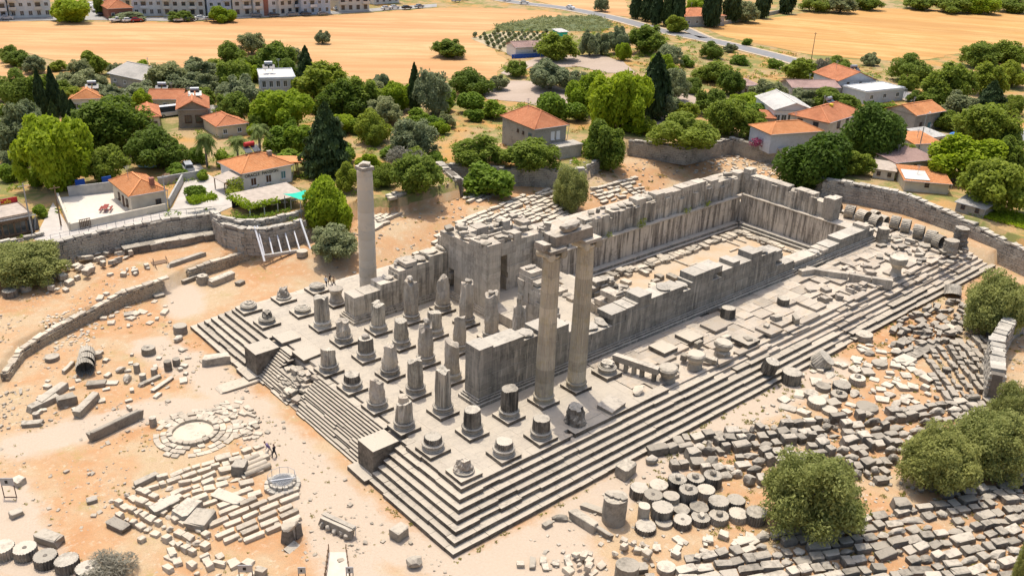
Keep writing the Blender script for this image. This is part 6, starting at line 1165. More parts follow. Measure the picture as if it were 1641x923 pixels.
def text_obj(cu, parent, loc, rot):
    t = bpy.data.objects.new('tmp', cu); me = bpy.data.meshes.new_from_object(t); bpy.data.objects.remove(t)
    if not me.materials: me.materials.append(cu.materials[0])
    return add('lettering', me, parent, loc=loc, rot=rot)
h = HS['pension']
rp, rf = make_house(h, 'white pension with orange hip roof and black lettering on its front', 'plaster', 'tile2', wins=[('f', 2.0, .7, 1.1, 1.5, 'frame', 'brownframe'), ('f', 5.0, .7, 1.1, 1.5, 'frame', 'brownframe'), ('f', 8.0, .9, 1.0, 1.5, 'frame', 'teal')], rise=1.9, chimney=(7.2, 3.2, 'brownwall'), cat='house')
fc = bpy.data.curves.new('pension lettering', 'FONT'); fc.body = 'ORACLE  PANSION'; fc.size = .78; fc.extrude = .02; fc.materials.append(M['letter'])
text_obj(fc, rp, loc=(.35, -.06, 2.42), rot=(math.pi / 2, 0, 0))
solar(rf, (4.6, 4.6, 5.2), red=True)
A = Acc(); A.bar((-3.6, 2.2, 2.2), (0, 2.2, 2.9), 4.2, .12); A.obj('lean_to_roof', M['reed'], rp); A = Acc()
for px, py in ((-3.4, .3), (-3.4, 4.2), (-1.8, .3)): A.box((px, py, -.3), (.15, .15, 2.6))
A.obj('lean_to_posts', M['wood'], rp)
A = Acc(); A.bar((h['w'], 3.6, 3.4), (h['w'] + 4.6, 3.6, 2.6), 5.0, .14); A.obj('porch_roof', M['tile2'], rp); A = Acc()
for px, py in ((h['w'] + 4.3, 1.4), (h['w'] + 4.3, 5.8), (h['w'] + 2.2, 1.4)): A.box((px, py, -.3), (.16, .16, 3.1))
A.obj('porch_posts', M['wood'], rp)
h = HS['courtyard_house']
r_, rf = make_house(h, 'small beige house with orange hip roof beside the white courtyard', 'cream', 'tile2', wins=[('f', 4.4, .9, .8, .9, 'brownframe', 'glass'), ('l', 2.2, .8, .9, 1.2, 'brownframe', 'glass'), ('l', 6.2, .8, .9, 1.2, 'brownframe', 'glass')], doors=[('l', 4.2, .9, 2.0, 'brownframe')], rise=1.7, chimney=(4.1, 1.2), ridge='y')
h = HS['brown_house']
r_, rf = make_house(h, 'brown gabled house with twin dark windows beside the minibus', 'brownwall', 'tile', wins=[('f', 2.0, 1.2, 1.3, 1.6, 'brownframe', 'glass'), ('f', 4.2, 1.2, 1.3, 1.6, 'brownframe', 'glass')], rise=1.8, ridge='y')
solar(rf, (h['w'] * .6, 6.2, 5.4))
h = HS['long_house']; r_, rf = make_house(h, 'long low house with faded red roof behind the minibus', 'cream', 'tile', fwin(h['w'], 3, .8, .9, 1.1), [('f', .7, .9, 2, 'wood')], rise=1.4, ridge='x'); solar(rf, (2.2, 4.6, 3.6))
h = HS['small_house']; make_house(h, 'small cottage with red roof half hidden by a broad tree', 'cream', 'tile', fwin(h['w'], 2, .8, .9, 1.1, 'brownframe'), [('l', 3, .9, 2, 'wood')], rise=1.3)
h = HS['round_house']; make_house(h, 'low house with broad orange roof behind the palms', 'cream', 'tile', fwin(h['w'], 2, .8, .9, 1.0), rise=1.5)
h = HS['grove_house']; r_, rf = make_house(h, 'house with orange roof among the cypresses', 'plaster', 'tile2', fwin(h['w'], 3, .8, .9, 1.1), rise=1.6); solar(rf, (4.4, 5, 3.9))
h = HS['barn']; make_house(h, 'long barn with part orange part grey roof in the olive grove', 'grey', 'sheetroof', fwin(h['w'], 4, 1, .9, .9), rise=2.0, ridge='x')
h = HS['white_house']; r_, rf = make_house(h, 'white two-storey house with flat pale roof below the dark conifer', 'bluegrey', 'whiteroof', fwin(h['w'], 5, 4.0, .9, 1.6) + fwin(h['w'], 3, 1.0, .9, 1.3), [('f', .8, 1, 2.1, 'wood')], flatlip=.2); solar(rf, (2.5, 5, 7.2))
h = HS['stone_house']
r_, rf = make_house(h, 'stone house with red hip roof above the dark wall', 'stonehouse', 'tile', wins=[('f', 4.6, 3.4, .8, 1.7, 'frame', 'frame'), ('f', 6.0, 3.4, .8, 1.7, 'frame', 'frame'), ('l', 4, 4.2, .5, .6, 'brownframe', 'glass'), ('l', 6, 4.2, .5, .6, 'brownframe', 'glass'), ('l', 1.6, 3.6, 1.0, 1.3, 'teal', 'glass')], rise=2.6)
A = Acc(); A.box((h['w'] - 1.0, -1.6, -3.0), (6.0, 3.2, 5.4)); A.box((h['w'] - 1.0, -1.6, 2.4), (6.3, 3.5, .3)); A.obj('terrace_block', M['stonehouse'], r_)
h = HS['east_house']; r_, rf = make_house(h, 'pale gabled house with red roof beside the asphalt road', 'bluegrey', 'tile', [('f', 3.2, 2.6, .7, .8, 'brownframe', 'glass'), ('f', 7.2, 2.6, .7, .8, 'brownframe', 'glass'), ('l', 3, 1, 1, 1.4, 'brownframe', 'glass')], rise=2.4, ridge='y'); solar(rf, (8.6, 5, 5.0))
h = HS['court_hall']; r_, rf = make_house(h, 'two-storey village house with long red roof and yellow chimney', 'cream', 'tile', [('f', 5, 2.8, 1.2, 1.6, 'brownframe', 'glass'), ('f', 9, 2.8, 1.2, 1.6, 'brownframe', 'glass'), ('f', 13, 2.8, 1.2, 1.6, 'brownframe', 'glass'), ('l', 3, 2.8, 1.2, 1.5, 'brownframe', 'glass'), ('l', 7, 2.8, 1.2, 1.5, 'brownframe', 'glass')], [('f', 11, 1.1, 2.1, 'brownframe')], rise=2.2, chimney=(8, 4, 'yellow')); solar(rf, (11.5, 5.5, 6.0))
h = HS['wall_house']; make_house(h, 'white house with bright orange roof behind the yard wall', 'bluegrey', 'tile2', [('f', 10.8, 1.2, 1.0, 1.5, 'frame', 'glass')], rise=1.6)
h = HS['glass_hall']; r_, rf = make_house(h, 'dining hall with white panel roof and glazed gable', 'frame', 'whiteroof', fwin(h['w'], 6, .9, 1.3, 2.2), rise=1.8, ridge='y')
h = HS['shed_row']; make_house(h, 'row of sheds with faded pink sheet roofs', 'grey', 'tilepink', fwin(h['w'], 3, 1, .8, .9), [('f', 9, 1, 2, 'wood')], rise=1.2, ridge='x')
h = HS['flat_house']; make_house(h, 'flat-roofed building with pale front by the road bend', 'bluegrey', 'whiteroof', fwin(h['w'], 3, 1.2, 1.2, 1.2), flatlip=.2)
h = HS['far_stone_house']; make_house(h, 'stone cottage with orange roof facing the messy yard', 'stonehouse', 'tile2', [('f', 2.5, 1.4, .8, 1.0, 'brownframe', 'glass'), ('l', 3, 1.4, .9, 1.1, 'frame', 'glass')], [('f', 6, 1, 2, 'teal')], rise=1.7, ridge='x')
h = HS['pink_house']; make_house(h, 'low house with dusty pink sheet roof', 'grey', 'tilepink', fwin(h['w'], 3, 1, .7, .8, 'brownframe'), [('f', 1, .9, 2, 'wood')], rise=.6)
h = HS['patched_house']; r_, rf = make_house(h, 'low house with roof patched orange and white beside the curving wall', 'cream', 'tile2', [('f', 4, 1.2, .7, .7, 'brownframe', 'glass')], rise=.7)
A = Acc(); A.bar((2.2, .3, h['h'] + .18), (2.2, 5.4, h['h'] + .58), 4.6, .05); A.obj('white_patch', M['whiteroof'], rf)
h = HS['shed_house']; make_house(h, 'small house with sloping orange roof by the lamp pole', 'plaster', 'tile2', fwin(h['w'], 2, .9, .7, .8), rise=.7)
h = HS['estate_house']; make_house(h, 'walled house with red roof between the cypresses', 'grey', 'tile', fwin(h['w'], 5, 1.2, 1, 1.3), rise=2.2)
h = HS['blue_hut']; make_house(h, 'hut with blue base and white walls by the young orchard', 'frame', 'tilepink', [('f', 6.6, 1.3, 1.0, 1.0, 'frame', 'glass')], rise=1.2, ridge='x'); 
h = HS['teal_hut']; make_house(h, 'tiny turquoise hut behind the orchard tree', 'green_tarp', 'whiteroof', [('f', 2, 1, .7, .7, 'frame', 'glass')], rise=.5)
h = HS['red_roof_house']; make_house(h, 'house with dark red roof before the apartment blocks', 'brick', 'tile', fwin(h['w'], 3, 1.2, 1, 1.3), rise=2.4)
for nm_, lab_, wm, rm2 in (('shed1', 'small shed with pink sheet roof left of the shed row', 'grey', 'tilepink'), ('shed2', 'lean-to with grey roof before the roadside gabled house', 'cream', 'sheetroof'), ('shed3', 'open shed with pale roof behind the lamp pole', 'cream', 'whiteroof'), ('shed4', 'low shack with grey sheets beyond the patched roof', 'brownwall', 'sheetroof'), ('shed5', 'white corrugated store under the right-hand trees', 'grey', 'whiteroof'), ('shed6', 'carport with grey sheet roof beside the brown gabled house', 'brownwall', 'sheetroof'), ('shed7', 'small white outhouse in the cypress grove', 'plaster', 'whiteroof'), ('shed8', 'brown sheet-roofed annex below the glazed hall', 'brownwall', 'tile'), ('shed9', 'low cream outbuilding right of the stone cottage', 'cream', 'tile2'), ('shed10', 'beige flat hut right of the dense round tree', 'cream', 'reed')):
    hh_ = HS[nm_]; make_house(hh_, lab_, wm, rm2, fwin(hh_['w'], 2, .8, .6, .7, 'brownframe'), rise=.5, over=.3)
A = Acc(); hb = HS['blue_hut']; bb = empty('blue_fence', (hb['x'], hb['y'], 2.0), R(hb['yaw'])); tag(bb, 'blue plank fence along the front of the orchard hut', 'fence')
for k in range(12): add('plank', BLK['plinth'][k % 4], bb, mat=None, loc=(-1.4 + k * 1.0, -1.2, 0), scale=(.94, .1, 1.3))
bm_ = block_mesh('blue plank', 3, .1, M['blue'])
for c in bb.children: c.data = bm_
# cafe at the left edge: beige roof, red sign band, dark glazed front, terrace with loungers
h = HS['cafe']; r_, rf = make_house(h, 'roadside cafe with beige flat roof and red sign at the left edge', 'wood', 'reed', [('f', 1.4 + k * 1.75, .35, 1.6, 1.9, 'wood', 'glass') for k in range(5)], flatlip=.1)
A = Acc(); A.box((h['w'] / 2, 6.4, 3.2), (h['w'], .12, .9)); sg = A.obj('sign_band', M['red'], rf)
fc = bpy.data.curves.new('cafe lettering', 'FONT'); fc.body = 'n La Cafe'; fc.size = .95; fc.extrude = .02; fc.materials.append(M['yellow']); text_obj(fc, sg, loc=(h['w'] - 4.6, 6.3, 3.32), rot=(math.pi / 2, 0, 0))
lg = empty('sun_lounger', (0, 0, 0)); A = Acc(); A.box((0, 0, .28), (.65, 1.3, .08)); A.bar((0, .6, .34), (0, 1.25, .75), .65, .08); A.obj('cushion', M['bluegrey'], lg); A = Acc()
for sx in (-.28, .28):
    for sy in (-.55, .55): A.box((sx, sy, 0), (.06, .06, .3))
A.obj('frame', M['metal'], lg)
cf = Matrix.Translation((h['x'], h['y'], 2.25)) @ Matrix.Rotation(R(h['yaw']), 4, 'Z')
A = Acc(); A.box((4.5, 13, 0), (9, 7, .25)); tr = A.obj('cafe_terrace', M['cream'], None); tr.matrix_world = cf; tag(tr, 'beige terrace floor behind the cafe roof', 'terrace')
k = 0
for ix in range(4):
    for iy in range(2):
        p = cf @ Vector((1.6 + ix * 2.0, 11.4 + iy * 2.6, .25))
        o = lg if k == 0 else lg.copy(); 
        if k:
            col.objects.link(o)
            for ch in lg.children: c = ch.copy(); col.objects.link(c); c.parent = o
        o.location = p; o.rotation_euler.z = R(h['yaw']) + rng.uniform(-.3, .3); tag(o, 'pale sun lounger on the cafe terrace', 'sun lounger', 'sun loungers on the cafe terrace'); k += 1

# restaurant awning, tent, vines
aw = empty('restaurant_awning', (19.3, 79.0, 2.0), R(1.0)); tag(aw, 'long reed awning of the restaurant before the pension', 'awning')
A = Acc(); A.bar((0, -3.4, 2.1), (0, 3.2, 2.5), 10.8, .1); A.obj('awning_cover', M['reed'], aw)
for px in (-5.1, -2.5, 0, 2.5, 5.1):
    A = Acc(); A.box((px, -3.3, -.1), (.12, .12, 2.2)); A.obj('post', M['whitemetal'], aw)
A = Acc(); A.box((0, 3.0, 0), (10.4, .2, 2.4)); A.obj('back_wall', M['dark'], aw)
for k in range(5):
    t_ = empty('dining_table', (15.4 + k * 2.0, 77.4 + rng.uniform(-.3, .3), 2.2)); tag(t_, 'small dining table in the shade of the reed awning', 'table', 'restaurant tables')
    A = Acc(); A.box((0, 0, .72), (1.0, 1.0, .05)); A.obj('table_top', M['frame'], t_); A = Acc()
    for sx in (-.4, .4):
        for sy in (-.4, .4): A.box((sx, sy, 0), (.06, .06, .73))
    A.obj('legs', M['wood'], t_)
tn = empty('tent_awning', (22.9, 73.4, 1.6), .2); tag(tn, 'turquoise shade sail over the corner of the restaurant terrace', 'awning')
v = []; f = []
for i in range(7):
    for j in range(7):
        x, y = i / 6 - .5, j / 6 - .5; v.append((x * 4.8 * (1 - .18 * (4 * y * y - 1) * -1), y * 4.2, 3.0 + .9 * (abs(x) ** 2 + abs(y) ** 2) - .5 * x))
for i in range(6):
    for j in range(6): k = i * 7 + j; f.append((k, k + 7, k + 8, k + 1))
sl = add('sail', mesh('sail', v, f, M['green_tarp']), tn); sl.modifiers.new('t', 'SOLIDIFY').thickness = .03
for px, py in ((-2.2, -2), (2.2, -2), (-2.2, 2), (2.2, 2)):
    A = Acc(); A.box((px, py, -.2), (.1, .1, 3.5)); A.obj('pole', M['metal'], tn)
for k, (lab, loc, sc, mt) in enumerate((('heap of pale blue sheeting behind the orange-roofed house', (11.8, 112.0, 2.0), (6, 3.4, 1.3), 'aqua'), ('blue tarpaulin over stacked goods in the far yard', (172.3, 31, 2.0), (4.4, 3, 1.6), 'blue_tarp'), ('heap of rubbish and firewood beside the parked van', (13.8, 104.6, 2.0), (6.4, 3.6, 1.2), 'wood'), ('small turquoise parasol cloth by the yard wall', (135.7, 60.6, 3.6), (3, 2.4, .8), 'green_tarp'))):
    o = add('tarpaulin' if k in (0, 1, 3) else 'rubbish_heap', boulder_mesh('heap', 60 + k, M[mt]), loc=loc, scale=sc); tag(o, lab, 'tarpaulin' if k != 2 else 'heap')
# courtyard walls, iron gate, benches
def low_wall(label, a, b, h, mat, th=.3, z=2.2):
    o = Acc(); o.bar((*a, z + h / 2 - .3), (*b, z + h / 2 - .3), th, h + .6); w = o.obj('garden_wall', M[mat], None); 
    return tag(w, label, 'wall', 'low village walls')
cw = Matrix.Rotation(0, 4, 'Z')
low_wall('beige parapet on the street side of the white courtyard', (-10.9, 86.2), (4.6, 86.9), 1.1, 'cream')
low_wall('beige parapet on the left side of the white courtyard', (-10.9, 86.4), (-8.0, 102), 1.2, 'cream')
low_wall('grey wall at the back of the white courtyard', (-6, 103), (3.0, 101.0), 1.7, 'grey')
low_wall('low grey wall round the firewood heap', (8.6, 100.4), (16.4, 100.0), 1.4, 'grey')
low_wall('wooden fence wall beside the orange-roofed house', (5.6, 88), (12.8, 99.5), 1.4, 'grey')
low_wall('pale wall end on the lane behind the hedge', (36, 112), (44, 108.5), 1.0, 'cream')
o = Acc(); o.bar((-9.6, 86.1, 2.2), (-7.9, 86.12, 2.2), .1, .1)
for k in range(7): o.bar((-9.5 + k * .26, 85.98, 2.2), (-9.5 + k * .26, 85.98, 3.7), .09)
o.bar((-9.6, 85.98, 3.65), (-7.9, 85.98, 3.65), .1); tag(o.obj('iron_gate', M['brownframe'], None), 'dark iron gate in the courtyard parapet', 'gate')
pb = empty('picnic_bench', (-3.4, 92.3, 2.1), R(60)); tag(pb, 'red picnic table with two benches in the white courtyard', 'picnic table')
for nm, c, s in (('table_top', (0, 0, .7), (2.2, .8, .07)), ('seat', (0, .8, .42), (2.2, .3, .06)), ('seat', (0, -.8, .42), (2.2, .3, .06)), ('leg', (-.8, 0, 0), (.08, .1, .7)), ('leg', (.8, 0, 0), (.08, .1, .7)), ('cross_beam', (-.8, 0, .34), (.08, 1.7, .08)), ('cross_beam', (.8, 0, .34), (.08, 1.7, .08))):
    A = Acc(); A.box(c, s); A.obj(nm, M['benchred'], pb)
for nm, (x, y) in (('doors', (-3.4, 104.6)), ('doors', (.8, 103.6))):
    o = Acc(); o.box((x, y, 2.0), (1.6, .2, 2.3)); d_ = o.obj('blue_door', M['blue'], None); tag(d_, ('left' if x < 0 else 'right') + ' bright blue door in the shade behind the courtyard wall', 'door')
# railing along the street edge
rl = empty('street_railing', (-12, 83.2, 2.3)); tag(rl, 'thin metal railing along the top of the long retaining wall', 'railing')
L_ = Wn['long_left']
for (xa, ya), (xb, yb) in zip(L_[1:-1], L_[2:]):
    for k in range(6):
        A = Acc(); A.bar((xa + (xb - xa) * k / 6, ya + .9 + (yb - ya) * k / 6, 2.2), (xa + (xb - xa) * k / 6, ya + .9 + (yb - ya) * k / 6, 3.3), .06); P(A.obj('post', M['metal'], None), rl)
    for zz in (2.75, 3.25):
        A = Acc(); A.bar((xa, ya + .9, zz), (xb, yb + .9, zz), .035); P(A.obj('rail', M['metal'], None), rl)
# boundary wall of the estate by the upper road
low_wall('long stone boundary wall beside the cypresses', (246, 178), (262, 170), 1.8, 'grey', .5); low_wall('boundary wall along the edge of the right stubble field', (262, 170), (330, 182), 1.3, 'stonehouse', .5)

# apartments
APL = ['white apartment block with blue-grey balconies at the left corner', 'white apartment block with glazed balconies by the field edge', 'pale apartment block behind the side street', 'cream apartment block left of the long facade', 'wide cream apartment block with many small windows', 'grey apartment block with teal ground floor', 'beige apartment block with paired windows', 'apartment block with brick-red stripe', 'cream apartment block with green awnings', 'low grey apartment block beside the parked cars', 'beige apartment block at the right end of the street', 'small pale block beyond the street bend']
M['aptcream'] = flat_mat('apartment plaster', (0.66, 0.60, 0.50), nz=.08, nscale=.4)
AM = ['bluegrey', 'plaster', 'aptcream', 'plaster', 'aptcream', 'bluegrey', 'aptcream', 'plaster', 'aptcream', 'bluegrey', 'aptcream', 'plaster']
def baywin():
    pass
for i, (x, y, yaw, w, d, h) in enumerate(APTS):
    root = empty('apartment_block', (x, y, 2.0), R(yaw)); tag(root, APL[i], 'apartment block', 'apartment blocks beyond the field')
    A = Acc(); A.box((w / 2, d / 2, -.3), (w, d, h)); A.obj('wall', M[AM[i]], root)
    A = Acc(); A.box((w / 2, d / 2, h - .3), (w + .8, d + .8, .3)); A.obj('roof', M['tile'], root)
    nb = max(2, int(w / 2.6)); nf = int(h / 2.9)
    gmesh = None
    for fl in range(min(nf, 5)):
        for b in range(nb):
            u = w * (b + .5) / nb; z = fl * 2.9 + 1.0
            if (b + i) % 3 == 1 and fl > 0:
                A = Acc(); A.box((u, -.6, z - 1.0), (w / nb * .92, 1.2, .18)); A.box((u, -1.15, z - .82), (w / nb * .92, .08, .85)); bc = A.obj('balcony', M[AM[(i + 1) % 3]], root)
                A = Acc(); A.box((u, -.03, z - .8), (1.7, .08, 2.1)); A.obj('pane', M['glass'], bc)
            else: window(root, (u, 0, z if fl else z - .2), -math.pi / 2, 1.25, 1.35 if fl else 1.7, 'frame' if i % 2 else 'brownframe', 'glass', sill=False)
        for b in range(3): window(root, (w, d * (b + .5) / 3, fl * 2.9 + 1.0), 0, 1.2, 1.3, 'frame', 'glass', sill=False)
        if fl < 3:
            for b in range(2): window(root, (0, d * (b + .5) / 2, fl * 2.9 + 1.0), math.pi, 1.2, 1.3, 'frame', 'glass', sill=False)
    if i == 7: A = Acc(); A.box((w * .5, -.1, 0), (1.8, .25, h - .4)); A.obj('brick_stripe', M['brick'], root)
    if i == 8: A = Acc(); A.bar((.8, -1.2, 6.0), (.8, 0, 6.9), 3, .1) if False else A.box((w * .35, -.7, 6.2), (3, 1.4, .12)); A.obj('awning', M['green_tarp'], root)

# cars
CC = {'white': (0.70, 0.70, 0.68), 'black': (0.02, 0.02, 0.022), 'red': (0.28, 0.02, 0.03), 'silver': (0.42, 0.43, 0.44), 'grey': (0.2, 0.21, 0.22), 'dark': (0.05, 0.055, 0.07)}
CM = {k: flat_mat(k + ' car paint', c, rough=.25, spec=.5, nz=.03) for k, c in CC.items()}
M['tyre'] = flat_mat('tyre rubber', (0.02, 0.02, 0.02), nz=.1)
def extrude_profile(prof, wd, inset=0.0):
    """side profile (x,z) pushed out to width wd; top narrower by inset"""
    n_ = len(prof); zm = max(p[1] for p in prof); v = []
    for s in (-1, 1):
        for x, z in prof: v.append((x, s * (wd / 2 - inset * max(0, (z - .75)) / max(zm - .75, .1)), z))
    f = [tuple(range(n_ - 1, -1, -1)), tuple(range(n_, 2 * n_))] + [(i, (i + 1) % n_, n_ + (i + 1) % n_, n_ + i) for i in range(n_)]
    return v, f
CARP = {'car': ([(-2.1, .3), (2.1, .3), (2.15, .6), (2.0, .82), (1.0, .95), (-1.7, .98), (-2.12, .85)], [(-1.65, .95), (1.0, .93), (.35, 1.42), (-1.2, 1.45)], 1.75, (-1.3, 1.3), .32),
        'van': ([(-2.2, .3), (2.1, .3), (2.15, .7), (1.9, 1.0), (-2.2, 1.05)], [(-2.18, 1.03), (1.6, 1.0), (.95, 1.75), (-2.1, 1.85)], 1.85, (-1.4, 1.35), .34),
        'bus': ([(-3.4, .35), (3.3, .35), (3.4, .8), (3.1, 1.15), (-3.4, 1.2)], [(-3.38, 1.18), (2.9, 1.15), (2.1, 2.45), (-3.2, 2.55)], 2.1, (-2.2, 2.2), .4),
        'pickup': ([(-2.4, .4), (2.3, .4), (2.35, .75), (2.1, .98), (-2.4, 1.0)], [(-.4, .98), (1.3, .96), (.7, 1.65), (-.25, 1.68)], 1.85, (-1.5, 1.45), .38)}
CARM = {}
def car_meshes(kind):
    if kind in CARM: return CARM[kind]
    bp, cp, wd, ax, wr = CARP[kind]
    v, f = extrude_profile(bp, wd); b = mesh('body', v, f); v, f = extrude_profile(cp, wd - .1, .22); c = mesh('cabin', v, f)
    gl = []
    n_ = len(cp); side = [(cp[0][0] + (cp[3][0] - cp[0][0]) * .25 + .12, cp[0][1] + .08), (cp[1][0] - .22, cp[1][1] + .08), (cp[2][0] - .05, cp[2][1] - .12), (cp[3][0] + .12, cp[3][1] - .12)]
    v = []; f = []
    for s in (-1, 1):
        k = len(v); v += [(x, s * (wd / 2 - .04 - .22 * max(0, z - .75) / (max(p[1] for p in cp) - .75)), z) for x, z in side]; f.append((k, k + 1, k + 2, k + 3) if s < 0 else (k + 3, k + 2, k + 1, k))
    for i0, i1, off in ((1, 2, .02), (3, 0, -.02)):
        k = len(v); (xa, za), (xb, zb) = cp[i0], cp[i1]
        for t, ss in ((.15, -1), (.15, 1), (.88, 1), (.88, -1)):
            x = xa + (xb - xa) * t + off; z = za + (zb - za) * t; v.append((x, ss * (wd / 2 - .2 - .2 * (z - .9) / 1.0), z + .015))
        f.append((k, k + 1, k + 2, k + 3))
    g = mesh('windows', v, f, M['glass'])
    v, f = lathe([(.05, -.11), (wr, -.11), (wr, .11), (.05, .11)], 14); f.append(tuple(reversed(range(14)))); w = mesh('wheel', [(p[0], p[2], p[1]) for p in v], f, M['tyre'])
    v, f = lathe([(wr * .6, -.125), (wr * .6, .125)], 10); f.append(tuple(reversed(range(10)))); rm = mesh('rim', [(p[0], p[2], p[1]) for p in v], f, M['metal'])
    CARM[kind] = (b, c, g, w, rm); return CARM[kind]
seen_cars = 0
def car_place(x, y):
    if y > 297: return 'on the side street between the apartment blocks'
    if y > 240: return 'parked along the street before the apartment blocks' if x < 200 else 'on the road beyond the stubble field'
    if x > 150: return 'by the road at the right'
    return 'under the carport of the brown house'
PAINT = {}
for i, (x, y, yaw, t) in enumerate(CARS):
    kind = t if t in CARP else 'car'; pc = {'bus': 'white', 'van': 'silver', 'pickup': 'white'}.get(t, t)
    b, c, g, w, rm = car_meshes(kind)
    z = 2.0 if y < 150 else (2.44 if 200 < x < 260 and y > 160 else 2.34)
    root = empty({'bus': 'minibus', 'van': 'van', 'pickup': 'pickup_truck'}.get(t, 'car'), (x, y, z), R(yaw))
    lab = {'bus': 'white minibus parked beside the brown gabled house', 'van': 'silver van parked in the lane by the firewood heap', 'pickup': 'white pickup truck at the corner of the side street'}.get(t, f"{pc} car {car_place(x, y)}")
    tag(root, lab, {'bus': 'minibus', 'van': 'van', 'pickup': 'pickup'}.get(t, 'car'), 'vehicles: ' + lab)
    for nm, me in (('body', b), ('cabin', c)):
        key = (nm, kind, pc)
        if key not in PAINT:
            m2 = me.copy(); m2.materials.clear(); m2.materials.append(CM[pc]); PAINT[key] = m2
        add(nm, PAINT[key], root)
    add('windows', g, root)
    wd = CARP[kind][2]
    for ax in CARP[kind][3]:
        for s in (-1, 1):
            wh = add('wheel', w, root, loc=(ax, s * (wd / 2 - .1), CARP[kind][4])); add('rim', rm, wh)

# ------------------------------------------------------------------ trees
def unit(v): return v / np.maximum(np.linalg.norm(v, axis=1, keepdims=True), 1e-9)
def leaf_quads(c, nrm, size, asp=1.6, up=0.0, g=nr):
    n = len(c); r = unit(g.normal(size=(n, 3)) + np.array((0, 0, up)))
    t = unit(np.cross(nrm, r)); b = np.cross(nrm, t)
    s = size[:, None] if np.ndim(size) else np.full((n, 1), size)
    a, bb = t * s * .5, b * s * .5 * asp
    q = np.stack([c - a - bb * .5, c + a - bb * .5, c + a * .55 + bb, c - a * .55 + bb], 1)
    return q.reshape(-1, 3)
def crown_pts(g, n, lobes, shell=.45):
    L = np.array([l[0] for l in lobes]); Rr = np.array([l[1] for l in lobes])
    k = g.choice(len(lobes), n, p=Rr ** 2 / (Rr ** 2).sum())
    d = unit(g.normal(size=(n, 3)) + np.array((0, 0, .35)))
    rr = Rr[k] * (1 - shell * g.random(n) ** 2)
    p = L[k] + d * rr[:, None]
    return p, d
def fit(v, lo=0.0, hi=1.0):
    a, b = np.percentile(v, .3, axis=0), np.percentile(v, 99.7, axis=0)
    v = v.copy(); s = max(b[0] - a[0], b[1] - a[1])
    v[:, 0] = (v[:, 0] - (a[0] + b[0]) / 2) / s; v[:, 1] = (v[:, 1] - (a[1] + b[1]) / 2) / s; v[:, 2] = lo + (v[:, 2] - a[2]) / (b[2] - a[2]) * (hi - lo)
    return v
def round_crown(seed, n, nl, leaf, mat, spread=.30, lobe=(.13, .24), asp=1.5, lo=.10, droop=0.0, shell=.5):
    g = np.random.default_rng(seed); lobes = []
    for i in range(nl):
        a = g.uniform(0, 6.28); r = spread * math.sqrt(g.random()); z = .28 + .5 * g.random() * (1 - (r / spread) ** 2 * .6)
        lobes.append(((r * math.cos(a), r * math.sin(a), z), g.uniform(*lobe)))
    lobes.append(((0, 0, .42), .26))
    p, d = crown_pts(g, n, lobes, shell)
    nrm = unit(d * .65 + g.normal(size=(n, 3)) * .6 + np.array((.1, .25, .6)))
    sz = leaf * g.uniform(.55, 1.5, n)
    v = leaf_quads(p, nrm, sz, asp, -droop, g)
    return quads('crown', fit(v, lo, 1.0), mat)
def dome_crown(seed, n, nl, leaf, mat, lobe=(.07, .125), asp=2.2, lo=.02, flat=.42):
    """one broad dome built of many small sprays"""
    g = np.random.default_rng(seed); lobes = []
    for i in range(nl):
        d = g.normal(size=3); d /= np.linalg.norm(d); d[2] = abs(d[2]) * 1.0 - (.35 if g.random() < .4 else 0)
        r = g.uniform(.62, 1.0) ** .7; lobes.append(((d[0] * .40 * r, d[1] * .40 * r, .46 + d[2] * flat * r), g.uniform(*lobe)))
    lobes += [((0, 0, .45), .27), ((.12, .05, .4), .2), ((-.12, -.04, .4), .2)]
    p, d = crown_pts(g, n, lobes, .7)
    p += g.normal(size=p.shape) * .012
    nrm = unit(d * .6 + g.normal(size=(n, 3)) * .65 + np.array((.1, .25, .6)))
    return quads('crown', fit(leaf_quads(p, nrm, leaf * g.uniform(.55, 1.6, n), asp, .6, g), lo, 1.0), mat)
def cone_crown(seed, n, leaf, mat, prof, tiers=0, asp=2.0):
    g = np.random.default_rng(seed)
    t = g.random(n) ** .8; a = g.uniform(0, 6.28, n)
    r = np.interp(t, [q[0] for q in prof], [q[1] for q in prof]) * (1 - .5 * g.random(n) ** 2)
    lump = 1 + .16 * np.sin(3 * a + 9 * t + seed) + .12 * np.sin(5 * a - 17 * t)
    if tiers: lump *= .72 + .38 * np.abs(np.sin(t * math.pi * tiers + 1.1 * np.sin(2 * a + seed)))
    r = r * lump
    p = np.stack([r * np.cos(a), r * np.sin(a), t], 1)
    out = np.stack([np.cos(a), np.sin(a), np.full(n, .25)], 1)
    nrm = unit(out * .8 + g.normal(size=(n, 3)) * .6 + np.array((.1, .2, .4)))
    v = leaf_quads(p, nrm, leaf * g.uniform(.5, 1.4, n), asp, 2.0, g)
    return quads('crown', fit(v, .02, 1.0), mat)
def tubes(lines, mat, name='trunk', seg=6):
    """lines: list of [(x,y,z,r), ...]"""
    v = []; f = []
    for ln in lines:
        k0 = len(v)
        for i, (x, y, z, r) in enumerate(ln):
            d = Vector(ln[min(i + 1, len(ln) - 1)][:3]) - Vector(ln[max(i - 1, 0)][:3]); d.normalize()
            a = d.orthogonal().normalized(); b = d.cross(a)
            for s in range(seg): q = Vector((x, y, z)) + (a * math.cos(6.2832 * s / seg) + b * math.sin(6.2832 * s / seg)) * r; v.append(tuple(q))
            if i:
                for s in range(seg): f.append((k0 + (i - 1) * seg + s, k0 + (i - 1) * seg + (s + 1) % seg, k0 + i * seg + (s + 1) % seg, k0 + i * seg + s))
        f.append(tuple(k0 + (len(ln) - 1) * seg + s for s in range(seg)))
    return mesh(name, v, f, mat)
